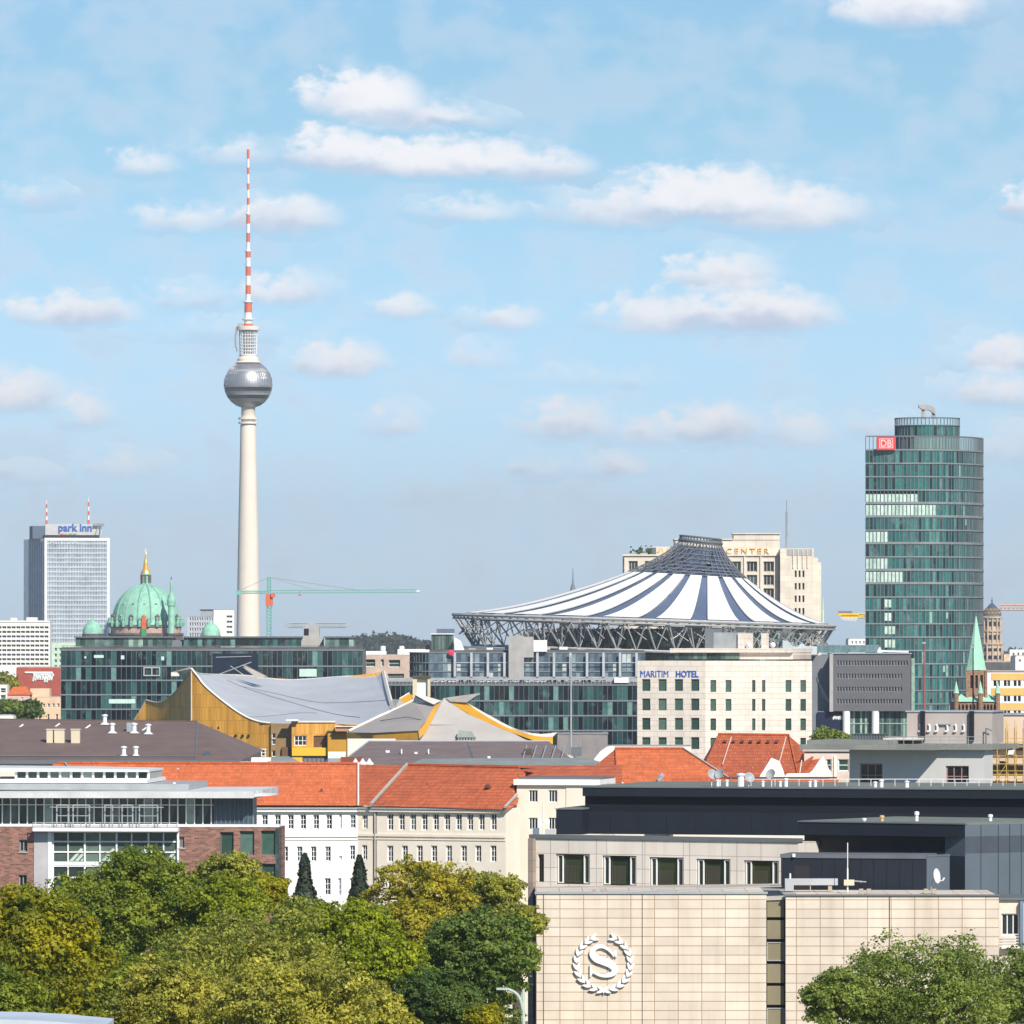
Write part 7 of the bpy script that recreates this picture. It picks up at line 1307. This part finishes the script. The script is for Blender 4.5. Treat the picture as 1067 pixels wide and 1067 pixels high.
MB().box(0, fD.L, 0, 16, 20, fD.Zz(1005.6,859.5)).build('panel_wall', m_sl, rD); MB().box(0, fD.L, -.01, 0, fD.Zz(1040,888.5), fD.Zz(1040,871)).build('dark_band', M('recess_shade_navy', (.055,.07,.09)), rD)  # flat strip paints the recess band's shade across this end
for x in (1022, 1040, 1052, 1064): MB().box(fD.U(x)-.02, fD.U(x)+.02, -.03, -.011, 20, fD.Zz(1005.6,860)).build('panel_seam', m_black, rD)
MB().box(.1, fD.L, .2, 15.8, fD.Zz(1005.6,859.5)+.003, fD.Zz(1005.6,858.7)).build('roof', M('roof_olive', (.16,.18,.15)), rD)
fE = Fac(813.8, 560.5, 965.5, 558); rE = fE.root('plant_room', 'lowest navy plant room on the beige hotel roof behind the aerial mast', 'roof block'); zE = fE.Zz(830, 890)
MB().box(0, fE.L, 0, 5, 20, zE-.3).build('panel_wall', m_navy, rE); MB().box(-.05, fE.L, -.1, 5, zE-.295, zE).build('coping', M('pale_navy', (.11,.12,.14)), rE); MB().box(fE.U(828), fE.U(843.5), -.02, 0, 20, zE-.9).build('brown_panel', M('dark_brown_panel', (.022,.018,.022)), rE); MB().lathe([(.05,0),(.14,.05),(.14,.25),(.05,.3)], 8, (fE.U(827.5), -.2)).build('lamp', m_whitem, rE).location.z = Z(893.5,560)
for k in range(1, 9): MB().box(fE.U(843+k*13.5)-.012, fE.U(843+k*13.5)+.012, -.03, 0, 20, zE-.35).build('panel_seam', m_black, rE)
fG = Fac(965.6, 558, 989.5, 560.5); rG = fG.root('plant_room', 'sunlit-toned side of the lowest plant room behind the white dish', 'roof block'); MB().box(0, fG.L, 0, 4, 20, zE-.15).build('panel_wall', m_sl, rG); MB().box(0, fG.L, -.05, .1, zE-.147, zE).build('coping', M('pale_navy', (.11,.12,.14)), rG)  # side face in the same lightened navy, sunlight put into the colour
for i, (px, y0, y1, m) in enumerate(((919,850,857.5,M('orange_pipe', (.62,.40,.20))),(955.2,846,858,m_whitem),(1032,849,858.5,m_whitem),(900.5,853,857.5,m_whitem))):
    rp_ = root('vent_stack', ['orange','tall white','white right hand','tiny white'][i]+' vent pipe on the nearer navy plant hall', 'vent pipe', (X(px,572), 572, zC), 0, 'vent pipes on the nearer navy roof'); hz = max(.3, Z(y0,572)-zC); q = MB(); q.lathe([(.2,0),(.14,.08),(.14,hz*.7),(.2,hz*.72),(.2,hz),(.05,hz+.05)], 10); q.build('pipe', m, rp_)
# things on the front roof edge
zR = zr(933)
q = root('duct', 'long pale metal duct lying on the roof edge of the beige hotel', 'duct', (X(818,553), 553, zR)); u = lambda px: X(px,553)-X(818,553)
MB().box(u(818), u(873), 0, .8, .5, 1.0).box(u(818), u(827), -.1, .9, .05, .5).build('casing', M('galvanised', (.40,.41,.42), rough=.45), q); MB().box(u(844), u(845), .1, .3, 0, .5).box(u(863), u(867), .1, .4, 0, .5).build('support', M('tan_box', (.40,.33,.25)), q); MB().tube((u(823.5),.3,.5), (u(823.5),.3,1.4), .07, 8).build('pipe', m_whitem, q)
q = root('aerial_mast', 'slim aerial mast with a white cabinet and side arm on the beige hotel roof', 'antenna', (X(883.2,551), 551, zR)); u = lambda px: X(px,551)-X(883.2,551); zq = lambda y: Z(y,551)-zR
MB().tube((0,0,0), (0,0,zq(905)), .06, 8).tube((0,0,zq(905)), (0,0,zq(878)), .035, 6).build('pole', m_whitem, q); MB().box(u(879.3), u(890), -.25, -.06, zq(922.5), zq(916.5)).build('cabinet', m_cb, q); MB().tube((u(890),0,zq(918)), (u(902.5),0,zq(919)), .05, 6).tube((u(897),0,zq(917.5)), (u(897),0,zq(920)), .03, 6).build('side_arm', m_steel, q)
for i, px in enumerate((895, 903, 962.5, 971)): rp_ = root('ballast_block', ['left tan ballast block right of the aerial mast','right tan ballast block right of the aerial mast','left tan ballast block under the white dish','right tan ballast block under the white dish'][i], 'block', (X(px,549), 549, zR), 0, 'tan ballast blocks'); MB().box(0,.36,0,.4,0,.08).box(.02,.34,.02,.38,.08,.36).build('body', M('tan_box', (.40,.33,.25)), rp_)
q = root('satellite_dish', 'white oval satellite dish on the beige hotel roof before the sunlit-toned plant room', 'satellite dish', (X(970,549), 549, zR)); u = lambda px: X(px,549)-X(970,549); zq = lambda y: Z(y,549)-zR
MB().tube((0,.1,.3), (u(972.5),.1,zq(916)), .05, 6).build('post', m_steel, q); dsh = MB().lathe([(.02,0),(.25,.03),(.45,.10),(.58,.2),(.56,.21),(.43,.13),(.02,.04)], 20); o = dsh.build('dish', m_whitem, q, smooth=True); o.location = (u(974), 0, zq(913)); o.rotation_euler = (math.radians(82), 0, math.radians(62)); MB().tube((u(974),0,zq(919)), (u(983),-.15,zq(917)), .03, 5).tube((u(982),-.15,zq(917.5)), (u(984),-.15,zq(914.5)), .06, 6).build('feed_arm', m_whitem, q)
q = root('roof_railing', 'low cable railing on the roof edge of the beige hotel', 'railing', (X(885,547), 547, zR)); q1 = MB(); u = lambda px: X(px,547)-X(885,547)
for i in range(10): q1.tube((u(885+i*12),0,0), (u(885+i*12),0,.32), .02, 5)
q1.tube((0,0,.32), (u(993),0,.32), .02, 5); q1.build('rail', m_steel, q)
ra = root('roof_aerial', 'white aerial pole with a blue cabinet at the left end of the hotel roof', 'antenna', (X(566, 584), 584.5, zt2+.1)); u = lambda px: X(px,584)-X(566,584); zq = lambda y: Z(y,584)-zt2-.1
MB().tube((0,0,0), (0,0,zq(838)), .05, 6).build('pole', m_whitem, ra); MB().box(u(555), u(562), -.1, .5, .05, zq(863)).build('cabinet', M('slate_blue2', (.14,.19,.26)), ra); MB().box(u(568), u(579), .1, .9, .02, zq(864.5)).build('housing', M('galvanised', (.40,.41,.42), rough=.45), ra)
for (dx_, y) in ((-1.5, 858), (3.5, 856)): q = MB(); q.lathe([(.02,0),(.15,.03),(.26,.09),(.25,.10),(.02,.04)], 12); o = q.build('dish', m_whitem, ra); o.location = (dx_*.08, -.1, zq(y)); o.rotation_euler = (1.4, 0, dx_*.2)
# right hand recess with balcony
f = Fac(1041, 556, 1110, 556); r = f.root('balcony_wing', 'cream hotel wing with a balcony door at the right edge behind the leafy tree', 'hotel'); U = f.U; zr5 = lambda y: Z(y,556); wr = [(U(1043.5), U(1062), zr5(975), zr5(952))]
block(r, 0, f.L, 8, 0, zr5(937.5), wr, M('pale_render', (.60,.54,.46)), nx=3, ny=1, fw=.09, mp=m_darki); q = MB()
for k in range(5): q.tube((U(1044),-.5,zr5(985)+k*.22), (U(1061),-.5,zr5(985)+k*.22), .025, 5)
q.box(U(1043), U(1062), -.7, 0, zr5(988), zr5(986)); q.build('balcony', m_whitem, r); MB().box(U(1062.5), U(1066), -.6, .0, 0, zr5(938.5)).build('blue_pier', M('slate_blue2', (.14,.19,.26)), r); MB().box(0, f.L, -.3, 8.1, zr5(937.5)+.002, zr5(935.5)).build('roof', m_mull, r)
# ================================================================ street lamp and foreground roof edge
d = 400; r = root('street_lamp', 'pale curved street lamp post at the bottom edge between the trees and the beige hotel', 'street lamp', (X(545.5, d), d, 0)); c = curve([Vector((0,0,0)), Vector((0,0,Z(1068,d))), Vector((-.05,0,Z(1052,d))), Vector((-.22,0,Z(1040,d))), Vector((-.5,0,Z(1034,d))), Vector((-.85,0,Z(1031,d)))], 20); q = MB()
for a, b in zip(c[:-1], c[1:]): q.tube(a, b, .085, 8)
q.build('pole', M('pale_green_pole', (.42,.50,.42)), r); MB().box(-1.5, -.8, -.14, .14, Z(1031.4,d), Z(1029.2,d)).build('lamp_head', M('pale_green_pole', (.42,.50,.42)), r)
r = root('white_roof_edge', 'pale metal roof edge cutting across the bottom left corner', 'roof edge', (X(-40, 120), 120, Z(1100,120))); q = MB(); u = lambda px: X(px,120)-X(-40,120); zq = lambda y: Z(y,120)-Z(1100,120)
q.prism([(u(-40),zq(1100)),(u(110),zq(1100)),(u(110),zq(1069.5)),(u(60),zq(1064.8)),(u(20),zq(1062.6)),(u(-40),zq(1061.5))], 0, 2.5); q.build('edge_sheet', M('pale_blue_metal', (.50,.55,.60), rough=.4), r); MB().prism([(u(-40),-.01-6),(u(110),-6.01),(u(110),-.01),(u(-40),-.01)], .1, 2.4).build('upstand', m_concrete, r)

o = wood('park_trees', -420, -45, 1250, [(-420,700),(-300,694),(-150,702),(-45,712)], 51, (.05,.075,.03)); tag(o, 'dark park trees standing outside the left edge of the view', 'woodland', kind='stuff')
o = wood('park_trees', 1098, 1500, 1350, [(1098,712),(1200,700),(1350,696),(1500,702)], 52, (.05,.075,.03)); tag(o, 'dark park trees standing outside the right edge of the view', 'woodland', kind='stuff')
